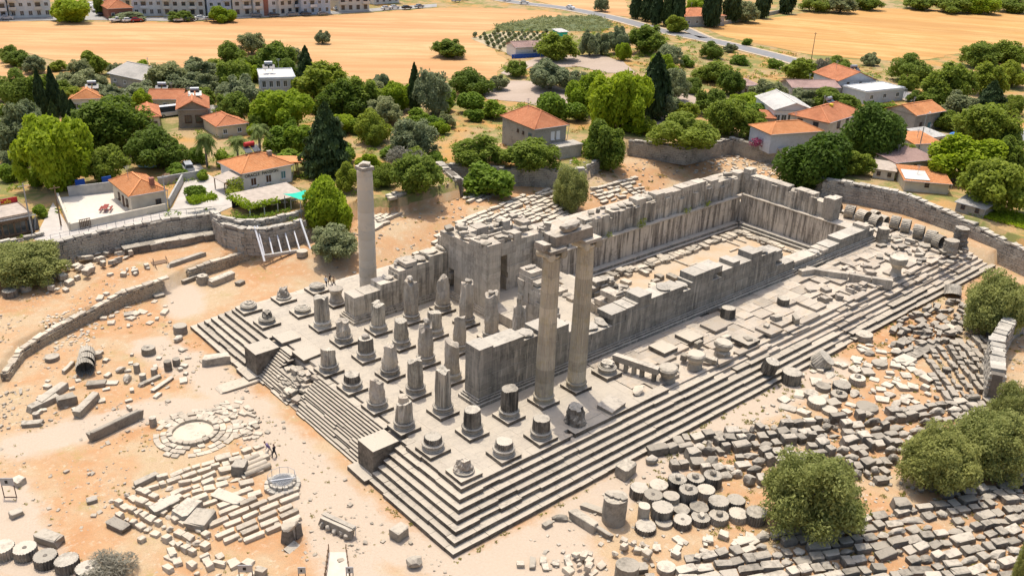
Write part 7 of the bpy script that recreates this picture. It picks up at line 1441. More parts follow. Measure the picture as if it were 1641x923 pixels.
def trunk_mesh(seed, mat, fork=.28, top=.72, r=.035, spread=.26, n=5):
    g = random.Random(seed); L = []; lean = g.uniform(-.03, .03)
    L.append([(0, 0, -.06, r * 1.5), (lean * .3, 0, .05, r * 1.1), (lean, .01, fork, r * .9)])
    for i in range(n):
        a = 6.28 * i / n + g.uniform(-.4, .4); s = g.uniform(.6, 1) * spread; z = g.uniform(.8, 1.05) * top
        L.append([(lean, .01, fork * .95, r * .7), (lean + s * .5 * math.cos(a), s * .5 * math.sin(a), fork + (z - fork) * .55, r * .45), (lean + s * math.cos(a), s * math.sin(a), z, r * .14)])
        for q in range(2):
            a2 = a + g.uniform(-.9, .9); L.append([(lean + s * .5 * math.cos(a), s * .5 * math.sin(a), fork + (z - fork) * .55, r * .3), (lean + s * 1.1 * math.cos(a2), s * 1.1 * math.sin(a2), z * g.uniform(.75, 1.0), r * .1)])
    return tubes(L, mat)
M['bark'] = flat_mat('bark', (0.13, 0.095, 0.065), nz=.3, nscale=5)
M['barkgrey'] = flat_mat('grey bark', (0.19, 0.165, 0.135), nz=.3, nscale=5)
LM = {'broad': leaf_mat('broad leaves', (0.15, 0.21, 0.026), (0.29, 0.365, 0.055), .5, .36), 'olive': leaf_mat('olive leaves', (0.20, 0.235, 0.105), (0.335, 0.365, 0.19), .4, .18),
      'lime': leaf_mat('lime leaves', (0.23, 0.32, 0.015), (0.38, 0.48, 0.03), .5, .15), 'dark': leaf_mat('conifer needles', (0.026, 0.05, 0.016), (0.06, 0.095, 0.03), .2, .25),
      'palm': leaf_mat('palm leaves', (0.17, 0.23, 0.05), (0.30, 0.35, 0.10), .4, .1), 'nearolive': leaf_mat('near olive leaves', (0.25, 0.275, 0.075), (0.42, 0.435, 0.145), .5, .1),
      'dry': leaf_mat('dry twigs', (0.20, 0.18, 0.13), (0.30, 0.28, 0.21), .2, .1), 'bush': leaf_mat('bush leaves', (0.14, 0.225, 0.02), (0.27, 0.38, 0.042), .5, .25), 'plum': leaf_mat('plum leaves', (0.065, 0.115, 0.014), (0.145, 0.225, 0.028), .45, .1)}
def palm_meshes(seed):
    g = random.Random(seed); v = []
    V = []
    for i in range(46):
        a = g.uniform(0, 6.28); el = g.uniform(-.6, 1.25); L = g.uniform(.36, .5)
        d = Vector((math.cos(a), math.sin(a), 0)); base = Vector((0, 0, .70))
        prev = base; 
        for k in range(1, 8):
            t = k / 7; p = base + d * (L * t * math.cos(el * (1 - .2 * t))) + Vector((0, 0, .34 * L * 2 * (math.sin(el) * t - .75 * t * t)))
            side = Vector((-d.y, d.x, 0)); w = .05 * math.sin(math.pi * min(t * .9 + .12, 1)) + .012
            for s in (-1, 1):
                tip = p + side * s * w * 2.2 + (p - prev) * .8 - Vector((0, 0, w * .9))
                V += [tuple(prev), tuple(p), tuple(tip), tuple(prev + side * s * w * .5)]
            prev = p
    cr = quads('crown', np.array(V), LM['palm'])
    tr = tubes([[(0, 0, -.03, .055), (.01, 0, .15, .045), (.0, .01, .45, .04), (0, 0, .72, .048)]], M['barkgrey'])
    return cr, tr
def twig_mesh(seed, n, mat):
    g = np.random.default_rng(seed); p, d = crown_pts(g, n, [((0, 0, .25), .25), ((.2, .1, .3), .2), ((-.2, 0, .3), .22), ((0, -.2, .35), .2)], .7)
    nrm = unit(g.normal(size=(n, 3))); v = leaf_quads(p, nrm, .012 * g.uniform(.5, 1.5, n), 7.0, 1.0, g); return quads('crown', fit(v, 0, 1), mat)
PROTO = {}
def proto(kind):
    if kind in PROTO: return PROTO[kind]
    P_ = []
    tr = [trunk_mesh(5 + i, M['bark']) for i in range(3)]; trg = [trunk_mesh(15 + i, M['barkgrey'], .2, .75, .04) for i in range(3)]
    if kind == 'broad': P_ = [((dome_crown(20 + i, 11000, 60, .027, LM['broad'], (.06, .12), 1.6, .05) if i % 2 else round_crown(20 + i, 11000, 24 + 3 * i, .027, LM['broad'], lo=.06, spread=.36, lobe=(.07, .17))), tr[i % 3]) for i in range(6)]
    elif kind == 'fig': P_ = [(round_crown(30 + i, 3800, 10, .05, LM['bush'], lo=.03), tr[i % 3]) for i in range(2)]
    elif kind == 'bush': P_ = [(round_crown(35 + i, 3000, 9, .05, LM['bush'], lo=.0), tr[i % 3]) for i in range(3)]
    elif kind == 'lime': P_ = [(round_crown(40 + i, 13000, 26, .025, LM['lime'], spread=.36, lobe=(.07, .17), lo=.05, droop=.8, asp=2.0), tr[i % 3]) for i in range(3)]
    elif kind == 'olive': P_ = [((dome_crown(50 + i, 11000, 50, .022, LM['olive'], lo=.10) if i % 2 else round_crown(50 + i, 11000, 24, .022, LM['olive'], lo=.10, spread=.36, lobe=(.07, .16), asp=2.2)), trg[i % 3]) for i in range(4)]
    elif kind == 'plum': P_ = [(round_crown(60 + i, 17000, 22, .025, LM['plum'], lo=.03, lobe=(.12, .22), asp=1.8), tr[i % 3]) for i in range(2)]
    elif kind == 'nearolive': P_ = [(dome_crown(70 + i, 36000, 90, .0125, LM['nearolive'], asp=2.4), trg[i % 3]) for i in range(3)]
    elif kind == 'cypress': P_ = [(cone_crown(80 + i, 2600, .075, LM['dark'], [(0, .25), (.08, .40), (.35, .5), (.7, .36), (.92, .13), (1, .02)], asp=2.6), tubes([[(0, 0, -.02, .07), (0, 0, .5, .05), (0, 0, .95, .01)]], M['bark'])) for i in range(3)]
    elif kind == 'cedar': P_ = [(cone_crown(90 + i, 6500, .05, LM['dark'], [(0, .40), (.12, .5), (.4, .40), (.75, .22), (.93, .08), (1, .02)], 6, 2.0), tubes([[(0, 0, -.02, .05), (0, 0, .5, .035), (0, 0, .97, .008)]], M['bark'])) for i in range(2)]
    elif kind == 'palm': P_ = [palm_meshes(i) for i in range(3)]
    elif kind in ('dead', 'drybush'): P_ = [(twig_mesh(3 + i, 2600, LM['dry']), trg[i % 3]) for i in range(2)]
    PROTO[kind] = P_; return P_
LAND = {'pension': 'the lettered pension', 'courtyard_house': 'the courtyard house', 'brown_house': 'the brown gabled house', 'long_house': 'the long low house', 'small_house': 'the red-roofed cottage', 'round_house': 'the house behind the palms', 'grove_house': 'the house among cypresses', 'barn': 'the grove barn', 'white_house': 'the white two-storey house', 'stone_house': 'the stone house', 'east_house': 'the roadside gabled house', 'court_hall': 'the yellow-chimney house', 'wall_house': 'the house behind the yard wall', 'glass_hall': 'the glazed dining hall', 'shed_row': 'the pink shed row', 'flat_house': 'the flat-roofed brick building', 'far_stone_house': 'the stone cottage', 'pink_house': 'the dusty pink roof', 'patched_house': 'the patched roof', 'shed_house': 'the small sloping roof', 'estate_house': 'the walled estate house', 'blue_hut': 'the blue orchard hut', 'teal_hut': 'the turquoise hut', 'red_roof_house': 'the dark red roof', 'cafe': 'the cafe'}
LPT = [(h['x'] + h['w'] / 2, h['y'] + 3, LAND[h['n']]) for h in HOUSES if h['n'] in LAND] + [(70, 215, 'the left stubble field'), (110, 190, 'the left stubble field'), (110, 285, 'the apartment street'), (50, 300, 'the apartment street'), (300, 140, 'the right stubble field'), (330, 190, 'the far right tree belt'), (115, 115, 'the packed earth lot'), (60, 60, 'the seat tiers'), (20, 62, 'the white beams'), (45, 72, 'the oblique stone wall'), (70, 66, 'the dark village wall'), (20, 220, 'the field hedge'), (240, 205, 'the upper road'), (24, -25, 'the stone rows'), (86, -16, 'the far flank steps'), (-20, 78, 'the front terrace'), (-32, 12, 'the lower left drums')]
SPEC = {'broad': 'dense green broadleaf tree', 'olive': 'grey-green olive tree', 'lime': 'bright yellow-green tree', 'cypress': 'slim dark cypress', 'cedar': 'dark spreading conifer', 'palm': 'fan palm with shaggy crown', 'bush': 'rounded green bush', 'fig': 'leafy fig bush', 'plum': 'very dense dark round tree', 'nearolive': 'large feathery olive tree', 'dead': 'grey leafless shrub', 'drybush': 'dry grey bush'}
TC = {'bush': 'bush', 'fig': 'bush', 'dead': 'bush', 'drybush': 'bush'}
# infill growth between the houses
hp = [(h['x'] + h['w'] / 2 * math.cos(R(h['yaw'])) - h['d'] / 2 * math.sin(R(h['yaw'])), h['y'] + h['w'] / 2 * math.sin(R(h['yaw'])) + h['d'] / 2 * math.cos(R(h['yaw'])), max(h['w'], h['d']) * .62) for h in HOUSES]
def clear(x, y, w):
    for hx, hy, hr in hp:
        if math.hypot(x - hx, y - hy) < hr + w * .45: return False
        # keep the sight line to each house front open
        t = ((x - hx) * (CAM.x - hx) + (y - hy) * (CAM.y - hy)) / ((CAM.x - hx) ** 2 + (CAM.y - hy) ** 2)
        if 0 < t < .09 and math.hypot(hx + t * (CAM.x - hx) - x, hy + t * (CAM.y - hy) - y) < hr * .8 + w * .4: return False
    if pip(np.array([x]), np.array([y]), PITP)[0] or seg_dist(np.array([x]), np.array([y]), ROADS['road'])[0] < 7 + w / 2: return False
    return not any(pip(np.array([x]), np.array([y]), SHEETS[k])[0] for k in SHEETS)
extra = []; g6 = random.Random(31)
for (x0, x1, y0, y1, n, kinds) in ((-5, 80, 112, 200, 45, ('olive', 'broad', 'olive', 'bush', 'lime')), (50, 112, 76, 135, 6, ('bush', 'fig', 'bush', 'broad')), (112, 225, 15, 150, 12, ('bush', 'broad', 'bush', 'olive', 'lime')), (-15, 50, 88, 130, 12, ('bush', 'fig'))):
    k = t_ = 0
    while k < n and t_ < n * 30:
        t_ += 1; x, y = g6.uniform(x0, x1), g6.uniform(y0, y1); kd = g6.choice(kinds); w = g6.uniform(2.2, 4.5) if kd in ('bush', 'fig') else g6.uniform(3.5, 7.5)
        if clear(x, y, w) and all(math.hypot(x - q[1], y - q[2]) > (w + q[4]) * .36 for q in TREES + extra): extra.append((kd, x, y, 2.0, w, w * g6.uniform(.6, .95))); k += 1
TREES += extra
rec = []
inv3 = M3.transposed()
for i, (kind, x, y, z, w, h) in enumerate(TREES):
    pr_ = proto(kind); cr, tr = pr_[i % len(pr_)]
    zz = zg1(x, y)
    if kind in ('nearolive', 'drybush'): zz = min(zz, z + .3)
    root = empty('palm_tree' if kind == 'palm' else {'bush': 'bush', 'fig': 'bush', 'dead': 'bush', 'drybush': 'bush', 'cypress': 'cypress_tree', 'olive': 'olive_tree', 'nearolive': 'olive_tree', 'cedar': 'conifer_tree'}.get(kind, 'broadleaf_tree'), (x, y, zz), rng.uniform(0, 6.28))
    h = max(h, 1.0); k = rng.uniform(1.0, 1.08) if kind != 'nearolive' else .92
    if kind == 'cypress': k *= 1.2; h *= 1.1
    add('crown', cr, root, scale=(w * k, w * k, h)); add('trunk', tr, root, scale=(w, w, h) if kind not in ('cypress', 'palm') else (w, w, h))
    land = min(LPT, key=lambda q: (q[0] - x) ** 2 + (q[1] - y) ** 2)[2]
    cp = inv3 @ (Vector((x, y, zz)) - CAM); rec.append((root, kind, land, cp.x / -cp.z, w * h))
from itertools import groupby
rec.sort(key=lambda q: (q[1], q[2], q[3]))
for (kind, land), gg in groupby(rec, key=lambda q: (q[1], q[2])):
    gg = list(gg)
    for j, q in enumerate(gg):
        if len(gg) == 1: s = ''
        elif len(gg) == 2: s = ', ' + ('left' if j == 0 else 'right') + ' one of two'
        else: s = ', leftmost of them' if j == 0 else ', rightmost of them' if j == len(gg) - 1 else f', {nth(j + 1)} from the left'
        tag(q[0], f"{SPEC[kind]} near {land}{s}", TC.get(kind, 'palm tree' if kind == 'palm' else 'tree'), SPEC[kind] + 's')

# low growth: weeds and scrub as one mass, garden vines on the restaurant
def scrub(name, label, pts, sizes, mat, leaf=.16, per=26, hgt=.8):
    C_ = []; Nn = []; Sz = []
    for (x, y), s in zip(pts, sizes):
        n = int(per * s); d = unit(nr.normal(size=(n, 3)) + np.array((0, 0, .6))); d[:, 2] = np.abs(d[:, 2])
        C_.append(np.array((x, y, zg1(x, y))) + d * np.array((s, s, s * hgt)) * nr.uniform(.5, 1, (n, 1))); Nn.append(unit(d + nr.normal(size=(n, 3)) * .7)); Sz.append(leaf * nr.uniform(.6, 1.5, n))
    v = leaf_quads(np.concatenate(C_), np.concatenate(Nn), np.concatenate(Sz), 1.8)
    return tag(add(name, quads(name, v, mat)), label, 'scrub', kind='stuff')
def scatter(n, box, ok):
    out = []
    while len(out) < n:
        x, y = rng.uniform(box[0], box[1]), rng.uniform(box[2], box[3])
        if ok(x, y): out.append((x, y))
    return out
nofield = lambda x, y: not any(bool(pip(np.array([x]), np.array([y]), SHEETS[k])) for k in SHEETS) and seg_dist(np.array([x]), np.array([y]), ROADS['road'])[0] > 6
outp = lambda x, y: not bool(pip(np.array([x]), np.array([y]), PITP)) and nofield(x, y)
pts = scatter(900, (-20, 235, 66, 200), outp); scrub('undergrowth', 'green weeds and low scrub between the houses', pts, [rng.uniform(.5, 1.8) for _ in pts], LM['bush'], .22)
pts = scatter(600, (30, 235, 66, 200), outp); M['straw'] = leaf_mat('dry straw', (0.42, 0.26, 0.085), (0.52, 0.35, 0.13), .2, .1); scrub('dry_grass', 'tufts of dry orange grass on the village land', pts, [rng.uniform(.4, 1.3) for _ in pts], M['straw'], .22, 20, .5)
pts = scatter(160, (150, 235, 20, 190), outp); scrub('undergrowth', 'dark weeds along the road and yards', pts, [rng.uniform(.6, 2.0) for _ in pts], LM['broad'], .25)
weedm = leaf_mat('yellow weeds', (0.22, 0.20, 0.04), (0.34, 0.30, 0.07), .25, .1)
pts = scatter(1000, (16, 104, -42, -7.5), lambda x, y: y > -8 - (x - 10) * .45 or True); scrub('weeds', 'yellow-green weeds between the stone rows', pts, [rng.uniform(.15, .6) for _ in pts], weedm, .10, 60, .4)
pts = scatter(420, (-36, -7, -10, 76), lambda x, y: math.sin(x * .5) + math.sin(y * .33) > -.3); scrub('weeds', 'sparse weeds on the sand', pts, [rng.uniform(.08, .3) for _ in pts], weedm, .07, 60, .5)
pts = scatter(150, (22, 112, 51, 74), lambda x, y: bool(pip(np.array([x]), np.array([y]), PITP))); scrub('weeds', 'weeds between the seat tiers', pts, [rng.uniform(.2, .8) for _ in pts], weedm, .12, 40, .5)
pts = [(rng.uniform(-6.5, 112), -6.35 + rng.uniform(-.5, .1)) for _ in range(170)] + [(-6.35 + rng.uniform(-.5, .1), rng.uniform(-6, 8.5)) for _ in range(12)]
scrub('weeds', 'weeds growing along the foot of the long steps', pts, [rng.uniform(.1, .38) for _ in pts], weedm, .09, 60, .5)
# crop plot and young orchard
cp_ = SHEETS['crop_plot']; bx = (min(p[0] for p in cp_), max(p[0] for p in cp_), min(p[1] for p in cp_), max(p[1] for p in cp_))
pts = scatter(420, bx, lambda x, y: bool(pip(np.array([x]), np.array([y]), cp_))); scrub('crop_plants', 'dense green crop beside the far road', pts, [rng.uniform(.7, 1.5) for _ in pts], LM['olive'], .3, 16)
ob = SHEETS['orchard_plot']; n = 0; yo = [round_crown(99, 260, 4, .16, LM['olive'], lo=.05), trunk_mesh(44, M['barkgrey'], .2, .6, .05)]
for ix in range(12):
    for iy in range(12):
        x = 149 + ix * 4.1 + iy * .6; y = 158 + iy * 3.9 - ix * .4
        if bool(pip(np.array([x]), np.array([y]), ob)) and not (145 < x < 160 and 158 < y < 170):
            r_ = empty('young_tree', (x, y, 2.2), rng.uniform(0, 6)); s = rng.uniform(1.2, 1.9); add('crown', yo[0], r_, scale=(s, s, s)); add('trunk', yo[1], r_, scale=(s, s, s)); tag(r_, 'young sapling in the rows of the small orchard', 'sapling', 'saplings in the young orchard')
# vines along the awning edge and the pension porch
def mass_leaves(name, label, boxes, mat, leaf=.2, dens=26):
    C_ = []
    for (cx, cy, cz, sx, sy, sz) in boxes:
        n = int(dens * (sx * sy + sy * sz + sx * sz)); C_.append(np.array((cx, cy, cz)) + nr.uniform(-.5, .5, (n, 3)) * np.array((sx, sy, sz)))
    c = np.concatenate(C_); v = leaf_quads(c, unit(nr.normal(size=c.shape) + np.array((0, -.3, .6))), leaf * nr.uniform(.6, 1.4, len(c)), 1.4)
    return tag(add(name, quads(name, v, mat)), label, 'vine')
mass_leaves('vine', 'bright green vine along the edge of the reed awning', [(14.0, 78.4, 4.3, 1.8, 6.4, .8), (16.5, 75.4, 4.2, 6.0, 1.3, .8)], LM['lime'], .24)
mass_leaves('vine', 'yellow-green vine roof over the lane by the fence', [(9.4, 83.0, 4.4, 4.6, 2.6, .8)], LM['lime'], .24, 60)
mass_leaves('hedge', 'potted plants along the restaurant terrace edge', [(16.5, 73.4, 2.6, 8, .9, 1.2), (12.4, 76, 2.6, 1.2, 4, 1.2)], LM['bush'], .2)
mass_leaves('vine', 'leafy creeper on the left end of the pension', [(17.8, 88.2, 3.6, 2.6, 2.2, 2.4), (16.6, 86.6, 3.0, 2.2, 2.2, 1.4)], LM['broad'], .22)
mass_leaves('vine', 'green plants rooted on the sanctuary ledge', [(66, 35.0, 2.2, 2.0, .8, 1.4), (78, 35.0, 2.0, 1.4, .7, 1.0), (84, 35.0, 2.0, 1.2, .7, .9), (58, 35.1, 1.9, 1.0, .7, .8)], LM['broad'], .16)
mass_leaves('flower_bush', 'purple bougainvillea beside the yard wall', [(123.5, 52.5, 3.4, 4.0, 2.2, 1.6)], leaf_mat('purple petals', (0.22, 0.03, 0.08), (0.33, 0.06, 0.14), .2, .1), .22)
mass_leaves('lawn_patch', 'bright green lawn patch beyond the far wall', [(123, -2.5, 2.3, 8, 12, .3)], LM['lime'], .3)

# ------------------------------------------------------------------ small things of the site
mx = MISC
# round altar foundation: rings of set stones
al = empty('round_foundation', (*mx['altar'], -3.5)); tag(al, 'round stone foundation ring on the sand before the temple', 'round foundation')
for ring, (r, n, hh) in enumerate(((2.55, 22, .5), (3.25, 26, .32), (4.0, 30, .26), (4.7, 34, .2))):
    for k in range(n):
        a = 6.2832 * k / n + rng.uniform(-.03, .03)
        if ring == 3 and 2.2 < a < 3.6: continue
        if rng.random() < .05 + .06 * ring: continue
        add('ring_stone', rng.choice(BLK['pale']), al, loc=(r * math.cos(a), r * math.sin(a), -.05), scale=(.64, 6.2832 * r / n * .93, hh * rng.uniform(.7, 1.15)), rot=(rng.uniform(-.05, .05), rng.uniform(-.05, .05), a))
m = mesh('floor', [(2.3 * math.cos(6.2832 * k / 40), 2.3 * math.sin(6.2832 * k / 40), .05) for k in range(40)], [tuple(range(40))], M['pale']); add('floor', m, al)
for k in range(60):
    a = rng.uniform(-.9, .7); r = rng.uniform(4.8, 7.6); o = add('ring_stone', rng.choice(BLK['pale']), al, loc=(r * math.cos(a), r * math.sin(a), -.05), scale=(rng.uniform(.4, 1.2), rng.uniform(.3, .7), rng.uniform(.15, .35)), rz=rng.uniform(0, 3))
# well with a steel grid
we = empty('stone_well', (*mx['well'], -3.5)); tag(we, 'round stone well with a metal grating, beside the sorted blocks', 'well')
for ring, (r, n, hh) in enumerate(((1.15, 14, .85), (1.6, 16, .5))):
    for k in range(n):
        a = 6.2832 * k / n; add('rim_stone', rng.choice(BLK['coping']), we, loc=(r * math.cos(a), r * math.sin(a), -.05), scale=(.5, 6.2832 * r / n * .95, hh * rng.uniform(.8, 1.1)), rz=a)
A = Acc()
for k in range(-6, 7):
    q = math.sqrt(max(0, 1.1 ** 2 - (k * .17) ** 2)); A.bar((k * .17, -q, .84), (k * .17, q, .84), .035); A.bar((-q, k * .17, .86), (q, k * .17, .86), .035)
A.obj('grating', M['metal'], we); A = Acc(); A.bar((-1.2, .5, .92), (1.2, -.6, .92), .09); A.obj('cross_bar', M['whitemetal'], we)
m = mesh('shaft', [(1.0 * math.cos(6.2832 * k / 24), 1.0 * math.sin(6.2832 * k / 24), .15) for k in range(24)], [tuple(range(24))], M['dark']); add('shaft', m, we)
A = Acc()
for k in range(10):
    a = 6.2832 * k / 10; A.bar((1.45 * math.cos(a), 1.45 * math.sin(a), .5), (1.45 * math.cos(a), 1.45 * math.sin(a), 1.5), .04)
    b = 6.2832 * (k + 1) / 10; A.bar((1.45 * math.cos(a), 1.45 * math.sin(a), 1.45), (1.45 * math.cos(b), 1.45 * math.sin(b), 1.45), .03)
A.obj('guard_rail', M['metal'], we)
# wooden stair on the terrace
sx, sy = mx['stair']; st = empty('wooden_stair', (sx, sy, -3.5), R(-6)); tag(st, 'wooden stair with handrails leading up to the front terrace', 'stair')
for k in range(8): 
    A = Acc(); A.box((0, .2 + k * .36, .2 + k * .22), (1.9, .34, .06)); A.obj('tread', M['wood'], st)
for s in (-1, 1):
    A = Acc(); A.bar((s * .98, 0, .1), (s * .98, 3.0, 1.95), .08, .25); A.obj('stringer', M['wood'], st)
    A = Acc(); A.bar((s * .98, 0, 1.2), (s * .98, 3.0, 3.05), .07)
    for k in range(4): A.bar((s * .98, k, .1 + k * .62), (s * .98, k, 1.2 + k * .62), .07)
    A.obj('handrail', M['wood'], st)
A = Acc(); A.box((0, -.9, .02), (2.0, 1.6, .12)); A.obj('landing', M['pale'], st); A = Acc(); A.box((0, 3.6, 1.9), (2.2, 1.4, .12)); A.obj('landing', M['wood'], st)
# white steel beams leaning on the curved wall
rm_ = empty('beam_ramp', (*mx['ramp0'], -2.0)); tag(rm_, 'frame of long white beams sloping down from the curved wall', 'ramp frame')
b0, b1, t0, t1 = (Vector((*mx[k], 0)) for k in ('ramp0', 'ramp1', 'rampt0', 'rampt1'))
for i, t in enumerate((0, .06, .24, .42, .60, .80, 1.0)):
    f_ = b0.lerp(b1, t); u_ = t0.lerp(t1, t); zt = 2.6 if i in (0, 1, 6) else 1.2
    lo = Vector((f_.x, f_.y, -1.9)) if i in (0, 6) else Vector((f_.x, f_.y + .9, -1.3))
    up_ = Vector((u_.x, u_.y - .2, zt)) if i in (0, 1, 6) else Vector((u_.x, u_.y - 1.0, .9))
    A = Acc(); A.bar(lo, up_, .26 if i in (0, 6) else .2, .3); P(A.obj('beam', M['whitemetal'], None), rm_)
A = Acc(); A.bar((b0.x + .3, b0.y + 1.2, -1.5), (b1.x - .2, b1.y + 1.2, -1.5), .5, .45); P(A.obj('sill', M['grey'], None), rm_)
# carved stone on tapered supports, long dark bench block, signs
x, y = mx['pillar']; cs = empty('carved_stone', (x, y, -3.5), R(20)); tag(cs, 'pale rough stone resting on a dark tapered pedestal', 'carved stone')
def taper(b, t, h): return [(-b[0] / 2, -b[1] / 2, 0), (b[0] / 2, -b[1] / 2, 0), (b[0] / 2, b[1] / 2, 0), (-b[0] / 2, b[1] / 2, 0), (-t[0] / 2, -t[1] / 2, h), (t[0] / 2, -t[1] / 2, h), (t[0] / 2, t[1] / 2, h), (-t[0] / 2, t[1] / 2, h)]
TF = [(3, 2, 1, 0), (4, 5, 6, 7), (0, 1, 5, 4), (1, 2, 6, 5), (2, 3, 7, 6), (3, 0, 4, 7)]
for k, px in enumerate((-.55, .55)): add('support', mesh('support', taper((.9, 1.1), (.6, .8), 1.5), TF, M['rubbledark']), cs, loc=(px, 0, 0))
add('middle_support', mesh('support', taper((.42, .8), (.42, .6), 1.3), TF, M['masonry']), cs); add('top_stone', BOU['pale'][2], cs, loc=(0, 0, 1.42), scale=(2.3, 1.7, .9)); add('side_stone', BLK['pale'][2], cs, loc=(1.3, .4, 0), scale=(.6, .6, .8))
x, y = mx['slabsign']; o = add('information_board', BLK['plinth'][2], loc=(x, y, -3.5), scale=(1.5, .9, .12), rot=(.35, 0, R(20))); tag(o, 'pale flat panel leaning at the foot of the carved pedestal', 'panel')
(x0, y0), (x1, y1) = mx['bench0'], mx['bench1']; bn = empty('stone_bench', ((x0 + x1) / 2, (y0 + y1) / 2, -3.5), math.atan2(y1 - y0, x1 - x0)); tag(bn, 'long dark block with rounded pale stones along its side', 'stone bench')
add('body', BLK['rubbledark'][1], bn, scale=(4.0, .9, 1.1)); add('top', BLK['marble'][1], bn, loc=(0, .2, 1.08), scale=(4.0, .5, .1))
for k in range(5): add('round_stone', BOU['marble'][k], bn, loc=(-1.5 + k * .78, -.5, 0), scale=(.7, .6, .8), rz=k)
A = Acc(); A.box((2.3, 0, 0), (.06, .06, 1.6)); A.obj('pole', M['metal'], bn)
def sign(lab, x, y, z, w, hh, leg, rz=0.0):
    s_ = empty('information_sign', (x, y, z), rz); tag(s_, lab, 'sign', 'visitor information signs')
    A = Acc(); A.box((0, 0, leg), (w, .06, hh)); A.obj('panel', M['metal'], s_)
    A = Acc(); A.box((-w * .05, -.04, leg + hh * .3), (w * .22, .02, hh * .4)); A.obj('printed_plan', M['dark'], s_)
    for s in (-1, 1): A = Acc(); A.box((s * (w / 2 - .05), 0, 0), (.07, .07, leg + .02)); A.obj('leg', M['brownframe'], s_)
    A = Acc(); A.box((0, 0, .05), (w, .06, .06)); A.obj('cross_bar', M['brownframe'], s_)
CY = math.atan2(CAM.y - 10, CAM.x + 15) + math.pi / 2
sign('tall framed information sign at the left edge of the sand', *mx['sign0'], -3.5, 1.3, .9, 1.5, R(-38)); sign('grey information sign at the lower edge left of the path', *mx['sign1'], -3.5, 1.3, .8, 1.0, R(-38)); sign('small square sign just left of the fenced path', *mx['sign2'], -3.5, .7, .7, 1.0, R(-38)); sign('small grey sign right of the fenced path', *mx['sign3'], -3.5, .7, .7, .9, R(-38))
# fenced path at the lower edge
for lab, a, b in (('left', mx['path0'], mx['path1']), ('right', mx['path2'], mx['path3'])):
    fn = empty('path_fence', (*a, -3.5)); tag(fn, f'thin dark fence on the {lab} side of the entrance path', 'fence', 'fences of the entrance path')
    for k in range(6):
        t = k / 5 * 1.2; x, y = a[0] + (b[0] - a[0]) * t, a[1] + (b[1] - a[1]) * t
        A = Acc(); A.bar((x, y, -3.6), (x, y, -2.5), .08); P(A.obj('post', M['wood'], None), fn)
    for zz in (-2.6, -3.0): A = Acc(); A.bar((*a, zz), (a[0] + (b[0] - a[0]) * 1.2, a[1] + (b[1] - a[1]) * 1.2, zz), .05); P(A.obj('rail', M['wood'], None), fn)
pth = mesh('path', [(*mx['path0'], -3.43), (*mx['path2'], -3.43), (mx['path3'][0] - .8, mx['path3'][1] - 1.4, -3.43), (mx['path1'][0] - .8, mx['path1'][1] - 1.4, -3.43)], [(3, 2, 1, 0)], flat_mat('path concrete', (0.62, 0.54, 0.44), nz=.08)); tag(add('path', pth), kind='structure')
# poles and lamps
def pole(lab, x, y, hh, lamp=False, z=2.0, mat='wood'):
    p_ = empty('street_lamp' if lamp else 'utility_pole', (x, y, z)); tag(p_, lab, 'street lamp' if lamp else 'pole', 'poles and lamps of the village')
    v, f = lathe([(.13, -.3), (.11, hh * .5), (.08, hh)], 8); add('post', mesh('post', v, f, M[mat]), p_)
    if lamp: A = Acc(); A.bar((0, 0, hh), (1.3, 0, hh + .2), .07); A.obj('arm', M[mat], p_); A = Acc(); A.box((1.4, 0, hh + .1), (.6, .25, .14)); A.obj('lamp_head', M['frame'], p_)
    else: A = Acc(); A.bar((-.8, 0, hh - .4), (.8, 0, hh - .4), .1); A.obj('crossarm', M[mat], p_)
pole('street lamp between the cypress and the earth lot', *mx['lampa'], 6.5, True, 2.0, 'metal'); pole('tall wooden pole beside the right stubble field', *mx['poleb'], 9.0); pole('leaning lamp pole before the dusty pink roof', *mx['polea'], 9.5, True, 2.0, 'metal')
pole('thin pole at the corner of the courtyard house', *mx['lampb'], 6.0, False, 2.2, 'metal'); pole('dark pole at the corner of the white courtyard', *mx['lampc'], 6.5, False, 2.2, 'wood'); pole('pale pole beside the cafe front', *mx['lampd'], 8.0, False, 2.2, 'grey')
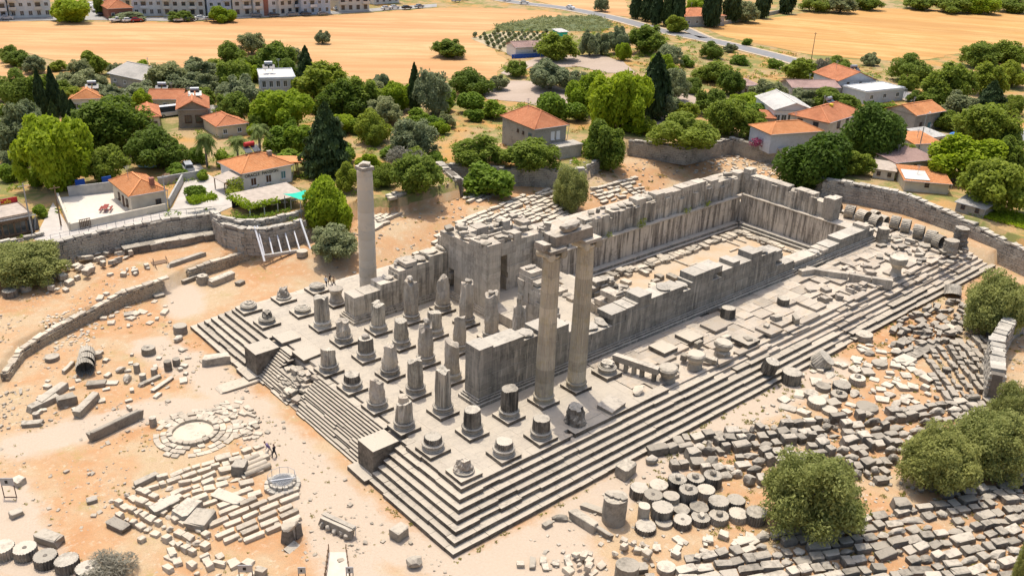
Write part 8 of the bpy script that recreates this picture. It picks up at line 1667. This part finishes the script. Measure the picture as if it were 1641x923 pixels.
# people
def person(lab, x, y, z, rz, top, legs, H=1.72, sit=False, bend=0.0):
    o_ = empty('person', (x, y, z), rz); tag(o_, lab, 'person')
    s = H / 1.72; J = {}
    hip = .93 * s; b = bend
    J['pelvis'] = (0, 0, hip); J['chest'] = (.28 * b, 0, hip + .36 * s); J['neck'] = (.42 * b, 0, hip + .55 * s); J['head'] = (.5 * b, 0, hip + .70 * s); J['top'] = (.52 * b, 0, hip + .79 * s)
    pts = [J['pelvis'], J['chest'], J['neck'], J['head'], J['top']]; rad = [.15, .165, .065, .10, .08]; E_ = [(0, 1), (1, 2), (2, 3), (3, 4)]
    for sd2 in (-1, 1):
        k = len(pts); st_ = .16 * sd2
        pts += [(0, .1 * sd2, hip - .08), (.04 + st_, .11 * sd2, .48 * s), (-.03 + st_ * 1.3, .11 * sd2, .08), (.14 + st_ * 1.3, .12 * sd2, .04)]; rad += [.10, .075, .05, .045]; E_ += [(0, k), (k, k + 1), (k + 1, k + 2), (k + 2, k + 3)]
        k = len(pts); pts += [(.28 * b, .2 * sd2, hip + .46 * s), (.3 * b - .05, .27 * sd2, hip + .18 * s), (.3 * b + .12, .25 * sd2, hip - .06), (.3 * b + .2, .24 * sd2, hip - .12)]; rad += [.065, .05, .038, .04]; E_ += [(1, k), (k, k + 1), (k + 1, k + 2), (k + 2, k + 3)]
    m = bpy.data.meshes.new('person'); m.from_pydata(pts, E_, [])
    body = add('body', m, o_); body.modifiers.new('skin', 'SKIN'); ss = body.modifiers.new('sub', 'SUBSURF'); ss.levels = 1; ss.render_levels = 1
    for i, r in enumerate(rad): m.skin_vertices[0].data[i].radius = (r * s, r * s)
    m.skin_vertices[0].data[0].use_root = True
    mt, nt, bs = nodes('clothes'); n = N(nt); tc = n.new('ShaderNodeTexCoord'); sp = n.new('ShaderNodeSeparateXYZ'); n.link(tc.outputs['Object'], sp.inputs[0])
    c = n.mix(n.math('GREATER_THAN', sp.outputs[2], hip), legs, top); c = n.mix(n.math('GREATER_THAN', sp.outputs[2], hip + .54 * s), c, (0.45, 0.28, 0.2)); n.link(c, bs.inputs['Base Color']); m.materials.append(mt)
    A = boulder_mesh('hair', 9, M['brownframe']); add('hair', A, o_, loc=(J['head'][0] - .02, 0, J['head'][2] + .0), scale=(.24, .22, .2))
person('visitor in a white shirt and dark trousers by the flank edge beside the lone column', *mx['person0'], 0, .5, (0.6, 0.6, 0.58), (0.05, 0.05, 0.07)); person('visitor in a dark shirt standing between two others near the lone column', *mx['person1'], 0, 2.0, (0.08, 0.07, 0.06), (0.18, 0.14, 0.1)); person('visitor in a tan shirt nearest the lone column base', *mx['person2'], 0, -1, (0.42, 0.3, 0.18), (0.1, 0.1, 0.12))
person('person in a purple top bending over beside the sorted shafts', *mx['person3'], -3.5, 2.6, (0.20, 0.15, 0.26), (0.5, 0.45, 0.38), bend=1.0); person('person in dark clothes standing beside the bending person', *mx['person4'], -3.5, 2.2, (0.03, 0.03, 0.035), (0.03, 0.03, 0.035))
# hay bale in the field
v, f = lathe([(.05, -.7), (.75, -.7), (.78, 0), (.75, .7), (.05, .7)], 18, .03); f.append(tuple(reversed(range(18))))

# look-alikes told apart by their place in the row
def nthw(n):
    if n < 20: return nth(n)
    return ['', '', 'twent', 'thirt', 'fort', 'fift', 'sixt', 'sevent', 'eight', 'ninet'][n // 10 % 10] + ('ieth' if n % 10 == 0 else 'y-' + ORD[n % 10 - 1])
bpy.context.view_layer.update()
same = {}
for o in bpy.data.objects:
    if o.parent is None and o.get('label') and o.get('category') and o.get('kind') is None: same.setdefault(o['label'], []).append(o)
for lab, L in same.items():
    if 1 < len(L) < 100 and len(lab.split()) <= 12:
        L.sort(key=lambda o: (lambda c: c.x / -c.z)(inv3 @ (o.matrix_world.translation - CAM)))
        for j, o in enumerate(L): o['label'] = f"{lab}, {nthw(j + 1)} from the left"
